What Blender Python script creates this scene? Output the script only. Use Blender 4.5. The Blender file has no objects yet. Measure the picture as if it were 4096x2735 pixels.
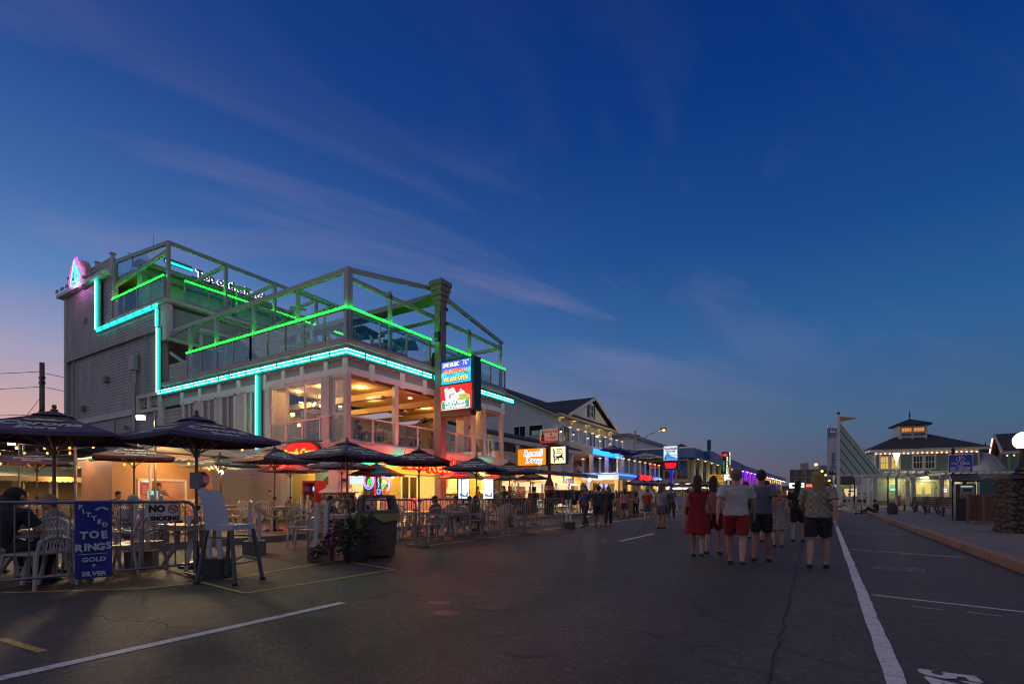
import bpy, bmesh, math, random
from mathutils import Vector, Matrix, Euler
R = math.radians
random.seed(7)
SC = bpy.context.scene
COL = SC.collection

# ------------------------------------------------------------------ camera
cam = bpy.data.objects.new('camera', bpy.data.cameras.new('camera'))
COL.objects.link(cam)
cam.location = (0, 0, 1.17)
cam.rotation_euler = (R(90), 0, R(31.6))
cam.data.sensor_width = 36
cam.data.lens = 17.69
cam.data.shift_y = 0.1508
cam.data.clip_start = 0.05
cam.data.clip_end = 4000
SC.camera = cam

# ------------------------------------------------------------------ view
SC.view_settings.view_transform = 'Standard'
SC.view_settings.look = 'None'
SC.view_settings.exposure = 0
SC.view_settings.gamma = 1
SC.view_settings.use_curve_mapping = False
SC.render.engine = 'CYCLES'
cy = SC.cycles
cy.use_denoising = True
cy.sample_clamp_indirect = 3
cy.sample_clamp_direct = 0
cy.max_bounces = 6
cy.diffuse_bounces = 3
cy.glossy_bounces = 3
cy.transmission_bounces = 4
cy.transparent_max_bounces = 14
cy.caustics_reflective = False
cy.caustics_refractive = False
cy.use_adaptive_sampling = True
cy.adaptive_threshold = .006
cy.filter_width = 1.15

# ------------------------------------------------------------------ dusk sky
world = bpy.data.worlds.new('World')
SC.world = world
world.use_nodes = True
nt = world.node_tree
nt.nodes.clear()
def nd(t, typ, **k):
 n = t.nodes.new(typ)
 for a, b in k.items(): setattr(n, a, b)
 return n
def lk(t, a, b): t.links.new(a, b)
def mth(t, op, a, b=None, clamp=False):
 n = nd(t, 'ShaderNodeMath', operation=op, use_clamp=clamp)
 for i, v in enumerate((a, b)):
  if v is None: continue
  if isinstance(v, (int, float)): n.inputs[i].default_value = v
  else: lk(t, v, n.inputs[i])
 return n.outputs[0]
def ramp(t, fac, stops):
 n = nd(t, 'ShaderNodeValToRGB')
 e = n.color_ramp.elements
 while len(e) < len(stops): e.new(.5)
 for el, (p, c) in zip(e, stops):
  el.position = p; el.color = (*c, 1) if len(c) == 3 else c
 lk(t, fac, n.inputs[0])
 return n.outputs[0]
def mixc(t, fac, a, b, mode='MIX'):
 n = nd(t, 'ShaderNodeMix', data_type='RGBA', blend_type=mode)
 n.clamp_factor = True
 for s, v in ((n.inputs[0], fac), (n.inputs[6], a), (n.inputs[7], b)):
  if isinstance(v, (int, float)): s.default_value = v
  elif isinstance(v, tuple): s.default_value = (*v[:3], 1)
  else: lk(t, v, s)
 return n.outputs[2]
def srgb(r, g, b):
 f = lambda c: (c / 255 / 12.92) if c <= 10 else (((c / 255) + .055) / 1.055) ** 2.4
 return (f(r), f(g), f(b))
tc = nd(nt, 'ShaderNodeTexCoord')
sep = nd(nt, 'ShaderNodeSeparateXYZ')
lk(nt, tc.outputs['Generated'], sep.inputs[0])
el = mth(nt, 'MAXIMUM', sep.outputs[2], 0.0)
# after-glow lies over the west, to the left of the street
dt = nd(nt, 'ShaderNodeVectorMath', operation='DOT_PRODUCT')
dt.inputs[1].default_value = (-.975, .224, 0)
lk(nt, tc.outputs['Generated'], dt.inputs[0])
az = mth(nt, 'MULTIPLY_ADD', dt.outputs['Value'], .5)
az.node.inputs[2].default_value = .5
west = ramp(nt, el, [(0, srgb(214, 168, 146)), (.12, srgb(206, 168, 164)), (.20, srgb(166, 159, 186)), (.30, srgb(100, 138, 192)),
                     (.42, srgb(70, 110, 174)), (.57, srgb(44, 84, 154)), (.75, srgb(28, 68, 142)), (1, srgb(18, 54, 126))])
east = ramp(nt, el, [(0, srgb(92, 84, 100)), (.04, srgb(80, 84, 108)), (.12, srgb(64, 98, 132)), (.26, srgb(44, 94, 148)),
                     (.42, srgb(24, 72, 138)), (.6, srgb(8, 53, 124)), (.75, srgb(5, 42, 111)), (1, srgb(3, 32, 98))])
azr = ramp(nt, az, [(.45, (0, 0, 0)), (.62, (.04, .04, .04)), (.75, (.13, .13, .13)), (.86, (.33, .33, .33)), (.93, (.64, .64, .64)), (.985, (1, 1, 1))])
base = mixc(nt, azr, east, west)
# thin pink cirrus on a flat high layer
pz = mth(nt, 'ADD', el, .12)
cx_ = mth(nt, 'DIVIDE', sep.outputs[0], pz)
cy_ = mth(nt, 'DIVIDE', sep.outputs[1], pz)
cmb = nd(nt, 'ShaderNodeCombineXYZ')
lk(nt, cx_, cmb.inputs[0]); lk(nt, cy_, cmb.inputs[1])
mp = nd(nt, 'ShaderNodeMapping', vector_type='TEXTURE')
mp.inputs['Rotation'].default_value = (0, 0, R(66))
mp.inputs['Scale'].default_value = (1.9, .8, 1)
mp.inputs['Location'].default_value = (.3, .1, 0)
lk(nt, cmb.outputs[0], mp.inputs[0])
cn = nd(nt, 'ShaderNodeTexNoise')
cn.inputs['Scale'].default_value = 1.25
cn.inputs['Detail'].default_value = 6
cn.inputs['Roughness'].default_value = .56
cn.inputs['Distortion'].default_value = .7
lk(nt, mp.outputs[0], cn.inputs['Vector'])
cm = ramp(nt, cn.outputs['Fac'], [(.48, (0, 0, 0)), (.74, (1, 1, 1))])
ce = ramp(nt, el, [(.12, (0, 0, 0)), (.24, (.6, .6, .6)), (.4, (1, 1, 1)), (.62, (.25, .25, .25)), (.8, (0, 0, 0))])
cf = mth(nt, 'MULTIPLY', cm, ce)
cf = mth(nt, 'MULTIPLY', cf, ramp(nt, az, [(.45, (.08, .08, .08)), (.8, (.50, .50, .50))]))
sky = mixc(nt, cf, base, srgb(150, 138, 172))
nish = nd(nt, 'ShaderNodeTexSky', sky_type='NISHITA')
nish.sun_disc = False
nish.sun_elevation = R(1)
nish.sun_rotation = R(-77)
bg2 = nd(nt, 'ShaderNodeBackground')
bg2.inputs[1].default_value = .0006
lk(nt, nish.outputs[0], bg2.inputs[0])
bg = nd(nt, 'ShaderNodeBackground')
lk(nt, sky, bg.inputs[0])
bg.inputs[1].default_value = 1.0
ads = nd(nt, 'ShaderNodeAddShader')
lk(nt, bg.outputs[0], ads.inputs[0]); lk(nt, bg2.outputs[0], ads.inputs[1])
wo = nd(nt, 'ShaderNodeOutputWorld')
lk(nt, ads.outputs[0], wo.inputs[0])

# the last skylight of dusk: weak, very soft, high from the seaward side
sun_d = bpy.data.lights.new('dusk_light', 'SUN')
sun_d.energy = .58
sun_d.angle = R(150)
sun_d.color = (1, .80, .64)
sun = bpy.data.objects.new('dusk_light', sun_d)
COL.objects.link(sun)
sun.location = (20, -20, 60)
sun.rotation_euler = (R(38), 0, R(25))

# ------------------------------------------------------------------ materials
MATS = {}
def M(name, col=(.5, .5, .5), rough=.6, metal=0, var=0, vs=3, bump=0, bs=40, emit=None, es=0, coat=0, samp=True, stretch=None):
 if name in MATS: return MATS[name]
 m = bpy.data.materials.new(name)
 m.use_nodes = True
 t = m.node_tree
 b = t.nodes['Principled BSDF']
 b.inputs['Base Color'].default_value = (*col, 1)
 b.inputs['Roughness'].default_value = rough
 b.inputs['Metallic'].default_value = metal
 if coat: b.inputs['Coat Weight'].default_value = coat
 if var or bump:
  c = nd(t, 'ShaderNodeTexCoord')
  src = c.outputs['Object']
  if stretch:
   mpp = nd(t, 'ShaderNodeMapping'); mpp.inputs['Scale'].default_value = stretch
   lk(t, src, mpp.inputs[0]); src = mpp.outputs[0]
 if var:
  n = nd(t, 'ShaderNodeTexNoise')
  n.inputs['Scale'].default_value = vs; n.inputs['Detail'].default_value = 5; n.inputs['Roughness'].default_value = .65
  lk(t, src, n.inputs['Vector'])
  o = ramp(t, n.outputs['Fac'], [(.3, tuple(x * (1 - var) for x in col)), (.7, tuple(min(1, x * (1 + var)) for x in col))])
  lk(t, o, b.inputs['Base Color'])
  rr = mth(t, 'MULTIPLY_ADD', n.outputs['Fac'], .3); rr.node.inputs[2].default_value = max(.05, rough - .15)
  lk(t, rr, b.inputs['Roughness'])
 if bump:
  n2 = nd(t, 'ShaderNodeTexNoise')
  n2.inputs['Scale'].default_value = bs; n2.inputs['Detail'].default_value = 3
  lk(t, src, n2.inputs['Vector'])
  bp = nd(t, 'ShaderNodeBump'); bp.inputs['Strength'].default_value = bump; bp.inputs['Distance'].default_value = .02
  lk(t, n2.outputs['Fac'], bp.inputs['Height']); lk(t, bp.outputs[0], b.inputs['Normal'])
 if emit:
  b.inputs['Emission Color'].default_value = (*emit, 1)
  b.inputs['Emission Strength'].default_value = es
  if not samp: m.cycles.emission_sampling = 'NONE'
 MATS[name] = m
 return m
def glow(name, col, s, samp=True):
 return M(name, (.02, .02, .02), .5, emit=col, es=s, samp=samp)
def glass(name, tint=(.92, .96, .95), refl=.06):
 if name in MATS: return MATS[name]
 m = bpy.data.materials.new(name); m.use_nodes = True
 t = m.node_tree; t.nodes.clear()
 a = nd(t, 'ShaderNodeBsdfTransparent'); a.inputs[0].default_value = (*tint, 1)
 g = nd(t, 'ShaderNodeBsdfGlossy'); g.inputs[1].default_value = .02
 lw = nd(t, 'ShaderNodeLayerWeight'); lw.inputs[0].default_value = .25
 f = mth(t, 'MULTIPLY_ADD', lw.outputs[0], .3); f.node.inputs[2].default_value = refl
 mx = nd(t, 'ShaderNodeMixShader'); lk(t, f, mx.inputs[0]); lk(t, a.outputs[0], mx.inputs[1]); lk(t, g.outputs[0], mx.inputs[2])
 o = nd(t, 'ShaderNodeOutputMaterial'); lk(t, mx.outputs[0], o.inputs[0])
 MATS[name] = m
 return m

def canvas(name, col, tr=.45):
 m = bpy.data.materials.new(name); m.use_nodes = True; t = m.node_tree; b = t.nodes['Principled BSDF']
 b.inputs['Base Color'].default_value = (*col, 1); b.inputs['Roughness'].default_value = .85
 s = nd(t, 'ShaderNodeBsdfTranslucent'); s.inputs[0].default_value = (*col, 1)
 x = nd(t, 'ShaderNodeMixShader'); x.inputs[0].default_value = tr
 lk(t, b.outputs[0], x.inputs[1]); lk(t, s.outputs[0], x.inputs[2]); lk(t, x.outputs[0], t.nodes['Material Output'].inputs[0])
 MATS[name] = m; return m

# ------------------------------------------------------------------ mesh builder
class MB:
 def __init__(s): s.v = []; s.f = []; s.mi = []; s.cur = 0
 def add(s, vs, fs):
  o = len(s.v); s.v += [tuple(p) for p in vs]
  for f in fs: s.f.append([i + o for i in f]); s.mi.append(s.cur)
  return s
 def mat(s, i): s.cur = i; return s
 def box(s, x0, y0, z0, x1, y1, z1):
  vs = [(x, y, z) for z in (z0, z1) for y in (y0, y1) for x in (x0, x1)]
  return s.add(vs, [(0, 2, 3, 1), (4, 5, 7, 6), (0, 1, 5, 4), (2, 6, 7, 3), (0, 4, 6, 2), (1, 3, 7, 5)])
 def cbox(s, cx, cy, cz, sx, sy, sz, rz=0, rx=0, ry=0):
  m = Euler((rx, ry, rz)).to_matrix(); c = Vector((cx, cy, cz))
  vs = [c + m @ Vector((x * sx / 2, y * sy / 2, z * sz / 2)) for z in (-1, 1) for y in (-1, 1) for x in (-1, 1)]
  return s.add(vs, [(0, 2, 3, 1), (4, 5, 7, 6), (0, 1, 5, 4), (2, 6, 7, 3), (0, 4, 6, 2), (1, 3, 7, 5)])
 def bar(s, p, q, w, h=None, up=(0, 0, 1)):
  h = h or w; p = Vector(p); q = Vector(q); d = (q - p).normalized()
  u = Vector(up)
  if abs(d.dot(u)) > .98: u = Vector((0, 1, 0))
  a = d.cross(u).normalized(); b = a.cross(d)
  vs = [c + a * (x * w / 2) + b * (y * h / 2) for c in (p, q) for y in (-1, 1) for x in (-1, 1)]
  return s.add(vs, [(0, 1, 3, 2), (4, 6, 7, 5), (0, 4, 5, 1), (2, 3, 7, 6), (0, 2, 6, 4), (1, 5, 7, 3)])
 def tube(s, pts, r, n=6, caps=True, closed=False):
  pts = [Vector(p) for p in pts]; k = len(pts)
  rs = r if isinstance(r, (list, tuple)) else [r] * k
  rings = []; pa = None
  for i, p in enumerate(pts):
   if closed: d = pts[(i + 1) % k] - pts[i - 1]
   else: d = pts[min(i + 1, k - 1)] - pts[max(i - 1, 0)]
   d.normalize()
   if pa is None:
    u = Vector((0, 0, 1)) if abs(d.z) < .9 else Vector((1, 0, 0)); a = d.cross(u).normalized()
   else: a = (pa - d * pa.dot(d)).normalized()
   b = d.cross(a); pa = a
   rings.append([p + (a * math.cos(t) + b * math.sin(t)) * rs[i] for t in [2 * math.pi * j / n for j in range(n)]])
  fs = []
  for i in range(k if closed else k - 1):
   for j in range(n):
    fs.append((i * n + j, i * n + (j + 1) % n, ((i + 1) % k) * n + (j + 1) % n, ((i + 1) % k) * n + j))
  if caps and not closed: fs += [tuple(range(n - 1, -1, -1)), tuple(range((k - 1) * n, k * n))]
  return s.add([p for r_ in rings for p in r_], fs)
 def lathe(s, prof, n=16, c=(0, 0, 0), sx=1, sy=1, a0=0):
  vs = []; k = len(prof)
  for r, z in prof:
   for j in range(n):
    t = a0 + 2 * math.pi * j / n; vs.append((c[0] + r * sx * math.cos(t), c[1] + r * sy * math.sin(t), c[2] + z))
  fs = [(i * n + j, i * n + (j + 1) % n, (i + 1) * n + (j + 1) % n, (i + 1) * n + j) for i in range(k - 1) for j in range(n)]
  fs += [tuple(range(n - 1, -1, -1)), tuple(range((k - 1) * n, k * n))]
  return s.add(vs, fs)
 def ball(s, c, r, n=10, sz=1):
  m = max(4, n // 2)
  return s.lathe([(r * math.sin(math.pi * (i + .02) / (m + .04)), -r * sz * math.cos(math.pi * (i + .02) / (m + .04))) for i in range(m + 1)], n, c)
 def prism(s, poly, p0, ax, ay, depth):
  """poly in 2D (ax, ay directions from p0), extruded by vector depth"""
  p0 = Vector(p0); ax = Vector(ax); ay = Vector(ay); dp = Vector(depth); k = len(poly)
  vs = [p0 + ax * x + ay * y for x, y in poly]; vs += [v + dp for v in vs]
  fs = [tuple(range(k - 1, -1, -1)), tuple(range(k, 2 * k))] + [(i, (i + 1) % k, (i + 1) % k + k, i + k) for i in range(k)]
  return s.add(vs, fs)
 def quad(s, a, b, c, d): return s.add([a, b, c, d], [(0, 1, 2, 3)])
 def siding(s, p0, p1, z0, z1, row=.17, t=.025):
  """lapped clapboards from p0 to p1 (outer side to the right of p0->p1 seen from above)"""
  p0 = Vector((*p0, 0)); p1 = Vector((*p1, 0)); d = (p1 - p0).normalized(); nrm = Vector((d.y, -d.x, 0))
  n = max(1, round((z1 - z0) / row)); h = (z1 - z0) / n
  for i in range(n):
   a = z0 + i * h; o1 = nrm * t; zz = Vector((0, 0, 1))
   vs = [p0 + o1 + zz * a, p1 + o1 + zz * a, p1 + nrm * .004 + zz * (a + h), p0 + nrm * .004 + zz * (a + h), p0 + zz * a, p1 + zz * a]
   s.add(vs, [(0, 1, 2, 3), (4, 5, 1, 0)])
  return s
 def build(s, name, mats, parent=None, world=True, kind=None, smooth=False, label=None, flip=False):
  if not s.v: return None
  xs = [p[0] for p in s.v]; ys = [p[1] for p in s.v]; zs = [p[2] for p in s.v]
  o = Vector(((min(xs) + max(xs)) / 2, (min(ys) + max(ys)) / 2, min(zs)))
  me = bpy.data.meshes.new(name)
  me.from_pydata([(x - o.x, y - o.y, z - o.z) for x, y, z in s.v], [], s.f)
  if not isinstance(mats, (list, tuple)): mats = [mats]
  for m in mats: me.materials.append(m)
  if len(mats) > 1:
   for p, i in zip(me.polygons, s.mi): p.material_index = min(i, len(mats) - 1)
  if smooth: me.shade_smooth() if smooth is True else None
  me.validate(); me.update()
  bm = bmesh.new(); bm.from_mesh(me); bmesh.ops.recalc_face_normals(bm, faces=bm.faces[:]); bm.to_mesh(me); bm.free()
  if smooth == 'auto':
   me.shade_smooth(); me.set_sharp_from_angle(angle=R(40))
  ob = bpy.data.objects.new(name, me); COL.objects.link(ob)
  place(ob, o, parent, world)
  if kind: ob['kind'] = kind
  if label: ob['label'] = label
  return ob
def wloc(o):
 v = Vector((0, 0, 0))
 while o is not None: v = v + o.location; o = o.parent
 return v
def place(ob, loc, parent, world=True):
 if parent is not None:
  ob.parent = parent
  ob.location = Vector(loc) - wloc(parent) if world else Vector(loc)
 else: ob.location = Vector(loc)
def tag(o, label=None, cat=None, group=None, kind=None):
 if label: o['label'] = label
 if cat: o['category'] = cat
 if group: o['group'] = group
 if kind: o['kind'] = kind
 return o
def thing(name, label, cat, loc=(0, 0, 0), rz=0, group=None):
 o = bpy.data.objects.new(name, None); COL.objects.link(o)
 o.location = loc; o.rotation_euler = (0, 0, rz); o.empty_display_size = .2
 return tag(o, label, cat, group)
def copy_tree(o, parent=None, loc=None, rz=None, label=None, group=None, drop=()):
 c = o.copy(); COL.objects.link(c)
 if parent is not None: c.parent = parent
 if loc is not None: c.location = loc
 if rz is not None: c.rotation_euler = (0, 0, rz)
 if label: c['label'] = label
 if group: c['group'] = group
 for ch in list(o.children):
  if ch.name.split('.')[0] in drop: continue
  copy_tree(ch, c)
 return c
TMP = bpy.data.scenes.new('workbench')
def baked(o):
 TMP.collection.objects.link(o); vl = TMP.view_layers[0]; vl.update()
 me = bpy.data.meshes.new_from_object(o.evaluated_get(vl.depsgraph)); bpy.data.objects.remove(o)
 return me
TXT = {}
def text(name, body, size, mat, loc, rz=0, parent=None, world=True, ext=.01, shear=0, bold=0, align='CENTER', outline=0, rx=90, sx=1, line=1, face=None, ry=0, space=1):
 key = (body, size, ext, shear, bold, align, outline, sx, line, space)
 if key in TXT:
  me = TXT[key].copy(); me.materials.clear()
 else:
  cu = bpy.data.curves.new('t', 'FONT'); cu.body = body; cu.size = size; cu.align_x = align; cu.align_y = 'CENTER'
  cu.extrude = ext; cu.shear = shear; cu.offset = bold; cu.resolution_u = 2; cu.space_line = line; cu.space_character = space
  if outline: cu.fill_mode = 'NONE'; cu.extrude = 0; cu.bevel_depth = outline; cu.bevel_resolution = 0
  me = baked(bpy.data.objects.new('t', cu))
  if sx != 1:
   for v in me.vertices: v.co.x *= sx
  me.materials.clear(); TXT[key] = me
 me.name = name
 me.materials.append(mat)
 ob = bpy.data.objects.new(name, me); COL.objects.link(ob)
 place(ob, loc, parent, world)
 ob.rotation_euler = (R(rx), R(ry), rz)
 return ob
def lamp(name, loc, power, col, parent=None, size=.1, typ='POINT', rot=None, angle=None, world=True, blend=.5):
 l = bpy.data.lights.new(name, typ); l.energy = power * 3; l.color = col
 if typ in ('POINT', 'SPOT'): l.shadow_soft_size = size
 if typ == 'SPOT': l.spot_size = R(angle or 90); l.spot_blend = blend
 if typ == 'AREA': l.size = size
 o = bpy.data.objects.new(name, l); COL.objects.link(o); place(o, loc, parent, world)
 if rot: o.rotation_euler = rot
 return o
def aim(o, target):
 d = Vector(target) - wloc(o); o.rotation_euler = d.to_track_quat('-Z', 'Y').to_euler()
# a picture point on a level plane / at a depth, as a place in the street
_c, _s = math.cos(R(31.6)), math.sin(R(31.6))
def ray(x, y):
 a = (x - 2048) / 2013; return Vector((a * _c - _s, a * _s + _c, -(y - 1985) / 2013))
def atz(x, y, z=0):
 r = ray(x, y); return Vector((0, 0, 1.17)) + r * ((z - 1.17) / r.z)
def atd(x, d, z=0):
 r = ray(x, 1985); return Vector((r.x * d, r.y * d, z))
def ptx(x, y, X):
 r = ray(x, y); return Vector((0, 0, 1.17)) + r * (X / r.x)
def pty(x, y, Y):
 r = ray(x, y); return Vector((0, 0, 1.17)) + r * (Y / r.y)

# ------------------------------------------------------------------ palette
white = M('white_paint', (.72, .71, .68), .45, var=.06, vs=6)
offwhite = M('old_white_paint', (.58, .56, .51), .55, var=.12, vs=4)
sidegrey = M('grey_clapboard', (.40, .37, .345), .6, var=.2, vs=1.1, stretch=(1.4, 1.4, .35))
sidecream = M('cream_clapboard', (.56, .53, .46), .6, var=.08, vs=2)
sidewhite = M('white_clapboard', (.60, .61, .60), .6, var=.07, vs=2)
alum = M('grey_aluminium', (.34, .33, .32), .4, .35, var=.08)
darkmetal = M('dark_metal', (.05, .05, .055), .4, .7, var=.2)
galv = M('galvanised_steel', (.22, .21, .21), .45, .8, var=.15, vs=8)
black = M('black', (.012, .012, .013), .5)
teal = M('teal_paint', (.01, .16, .15), .5, var=.1)
pane = glass('clear_glass')
shingle = M('dark_shingles', (.035, .036, .042), .9, var=.35, vs=14, bump=.4, bs=30)
cyan_neon = glow('cyan_neon', (.008, .85, .62), 8)
green_neon = glow('green_neon', (.0004, 1, .006), 38)
red_neon = glow('red_neon', (1, .005, .002), 6)
whiteplastic = M('white_plastic', (.44, .40, .35), .35, var=.06)
warmlight = glow('warm_light', (1, .72, .36), 14, samp=False)

# ------------------------------------------------------------------ ground and street
def asphalt():
 m = bpy.data.materials.new('asphalt'); m.use_nodes = True; t = m.node_tree; b = t.nodes['Principled BSDF']
 c = nd(t, 'ShaderNodeTexCoord'); src = c.outputs['Object']
 def noise(sc, det=4, r=.6, st=None):
  n = nd(t, 'ShaderNodeTexNoise'); n.inputs['Scale'].default_value = sc; n.inputs['Detail'].default_value = det; n.inputs['Roughness'].default_value = r
  if st:
   k = nd(t, 'ShaderNodeMapping'); k.inputs['Scale'].default_value = st; lk(t, src, k.inputs[0]); lk(t, k.outputs[0], n.inputs['Vector'])
  else: lk(t, src, n.inputs['Vector'])
  return n.outputs['Fac']
 big = noise(.35, 6); tracks = noise(.9, 3, .5, (1, .06, 1)); grit = noise(110, 2, .7); mid = noise(6, 5)
 base_ = ramp(t, big, [(.3, (.040, .031, .026)), (.7, (.074, .059, .049))])
 base_ = mixc(t, .5, base_, ramp(t, tracks, [(.35, (.034, .027, .023)), (.65, (.084, .067, .056))]))
 base_ = mixc(t, .7, base_, ramp(t, grit, [(.33, (.35, .35, .35)), (.5, (1, 1, 1)), (.68, (2.1, 2.0, 1.9))]), 'MULTIPLY')
 vg = nd(t, 'ShaderNodeTexVoronoi'); vg.inputs['Scale'].default_value = 42; lk(t, src, vg.inputs['Vector'])
 sg = nd(t, 'ShaderNodeSeparateColor'); lk(t, vg.outputs['Color'], sg.inputs[0])
 base_ = mixc(t, .5, base_, ramp(t, sg.outputs[0], [(0, (.45, .45, .46)), (.55, (.95, .95, .95)), (.9, (1.5, 1.45, 1.4)), (.97, (2.6, 2.5, 2.4))]), 'MULTIPLY')
 st = noise(.7, 3, .5)
 base_ = mixc(t, ramp(t, st, [(.66, (0, 0, 0)), (.74, (.75, .75, .75))]), base_, (.035, .032, .03))
 # cracks
 v = nd(t, 'ShaderNodeTexVoronoi', feature='DISTANCE_TO_EDGE'); v.inputs['Scale'].default_value = .22
 dn = nd(t, 'ShaderNodeTexNoise'); dn.inputs['Scale'].default_value = 1.3; dn.inputs['Detail'].default_value = 6
 lk(t, src, dn.inputs['Vector'])
 ad = nd(t, 'ShaderNodeVectorMath', operation='MULTIPLY_ADD'); lk(t, dn.outputs['Color'], ad.inputs[0]); ad.inputs[1].default_value = (1.1, 1.1, 0); lk(t, src, ad.inputs[2])
 lk(t, ad.outputs[0], v.inputs['Vector'])
 crack = ramp(t, v.outputs['Distance'], [(0, (1, 1, 1)), (.0035, (0, 0, 0))])
 base_ = mixc(t, mth(t, 'MULTIPLY', crack, .5), base_, (.012, .011, .01))
 lk(t, base_, b.inputs['Base Color'])
 lk(t, mth(t, 'MULTIPLY_ADD', mid, .25), b.inputs['Roughness']); b.inputs['Roughness'].links[0].from_node.inputs[2].default_value = .55
 bp = nd(t, 'ShaderNodeBump'); bp.inputs['Strength'].default_value = .7; bp.inputs['Distance'].default_value = .012
 h = mth(t, 'SUBTRACT', grit, mth(t, 'MULTIPLY', crack, 1.5)); lk(t, h, bp.inputs['Height']); lk(t, bp.outputs[0], b.inputs['Normal'])
 return m
asph = asphalt()
def worn(name, col, under=(.08, .075, .07), amt=.5):
 m = bpy.data.materials.new(name); m.use_nodes = True; t = m.node_tree; b = t.nodes['Principled BSDF']; b.inputs['Roughness'].default_value = .7
 c = nd(t, 'ShaderNodeTexCoord')
 n = nd(t, 'ShaderNodeTexNoise'); n.inputs['Scale'].default_value = 9; n.inputs['Detail'].default_value = 8; n.inputs['Roughness'].default_value = .75
 lk(t, c.outputs['Object'], n.inputs['Vector'])
 v = nd(t, 'ShaderNodeTexVoronoi', feature='DISTANCE_TO_EDGE'); v.inputs['Scale'].default_value = 7; lk(t, c.outputs['Object'], v.inputs['Vector'])
 w = ramp(t, n.outputs['Fac'], [(amt - .08, (1, 1, 1)), (amt + .1, (0, 0, 0))])
 k = ramp(t, v.outputs['Distance'], [(0, (.8, .8, .8)), (.02, (0, 0, 0))])
 lk(t, mixc(t, k, mixc(t, w, col, under), (.05, .048, .045)), b.inputs['Base Color'])
 MATS[name] = m
 return m
linewhite = worn('worn_white_paint', (.62, .60, .56), amt=.36)
lineyellow = worn('worn_yellow_paint', (.55, .40, .06), amt=.40)
linefaint = worn('faded_white_paint', (.45, .44, .42), amt=.48)
g = MB().quad((-1500, -600, -.012), (1500, -600, -.012), (1500, 3000, -.012), (-1500, 3000, -.012))
g.build('ground', M('dark_earth', (.06, .058, .055), .9, var=.2, vs=.2), kind='structure')
rd = MB()
rd.quad((-12.2, -30, 0), (2.6, -30, 0), (2.6, 420, 0), (-12.2, 420, 0))
rd.build('road', asph, kind='structure')
lot = MB().quad((-60, -30, -.004), (-12.2, -30, -.004), (-12.2, 5.0, -.004), (-60, 5.0, -.004))
lot.build('side_street', asph, kind='structure')
def stripe(pts, w, mat, z=.004, nm='road_marking'):
 mb = MB()
 for i in range(len(pts) - 1):
  p = Vector((*pts[i], z)); q = Vector((*pts[i + 1], z)); d = (q - p).normalized(); a = Vector((d.y, -d.x, 0)) * w / 2
  mb.quad(p - a, p + a, q + a, q - a)
 return mb.build(nm, mat, kind='structure')
# long white line of the parking bays, laid with wavering edges
mb = MB(); prev = None
for i in range(0, 600):
 y = -4 + i * (.25 if i < 160 else 1.0) if i < 160 else 36 + (i - 160) * .8
 if y > 330: break
 wl = .325 + .005 * y + random.uniform(-.006, .006); wr = .435 + .005 * y + random.uniform(-.008, .008)
 pass
 if prev: mb.quad((prev[1], prev[0], .004), (prev[2], prev[0], .004), (wr, y, .004), (wl, y, .004))
 prev = (y, wl, wr)
mb.build('road_marking', linewhite, kind='structure')
for y0, y1 in ((-9.0, -5.6), (.4, 3.75), (12.7, 15.9), (21.8, 25.0), (31, 34.2), (40, 43.2), (49, 52.2), (58, 61.2), (68, 71.2), (80, 83)):
 stripe([(-4.5, y0), (-4.5, y1)], .11, linewhite)
stripe([(-8.3, 15.6), (-8.35, 70)], .11, linewhite)
stripe([(-8.35, 70), (-8.2, 200)], .12, linewhite)
stripe([(-8.0, 8.6), (-8.1, 15)], .09, lineyellow)
stripe([(-8.55, 1.9), (-7.35, 3.0), (-7.2, 3.62)], .07, lineyellow)
stripe([(-7.2, 3.62), (-5.94, 3.48)], .06, lineyellow, .008)
stripe([(-5.94, 3.51), (-5.84, 5.9)], .06, lineyellow)
stripe([(-5.86, 5.88), (-7.7, 6.2)], .05, lineyellow, .008)
stripe([(-7.15, 3.9), (-7.6, 6.3)], .09, lineyellow)
stripe([(-5.74, 1.32), (-5.0, 1.38)], .06, lineyellow)
for k, y in enumerate((1.0, 7.35, 13.5, 20.2, 26.6, 33, 39.4, 46)):
 if k == 0: continue
 a = Vector((.47 + .005 * y, y)); b_ = Vector((1.8 if k == 1 else 2.3, y - .3 if k == 1 else y - .75))
 stripe([tuple(a), tuple(b_)], .06, linewhite if k < 4 else linefaint, .004)
 for q in range(3):
  x0 = .75 + q * .5 + random.uniform(0, .1)
  stripe([(x0, y - .55 - q * .06), (x0 + .25, y - .58 - q * .06)], .045, linefaint, .004)
for q in range(5): stripe([(.65 + q * .03, 10.0 + q * .12), (1.35 + q * .02, 9.95 + q * .12)], .035, linefaint, .004)
o = text('road_marking', '52', .40, linewhite, (.70, 4.2, .005), rz=R(-84), rx=0, ext=.001, bold=.016, sx=.85)
o['kind'] = 'structure'
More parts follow.
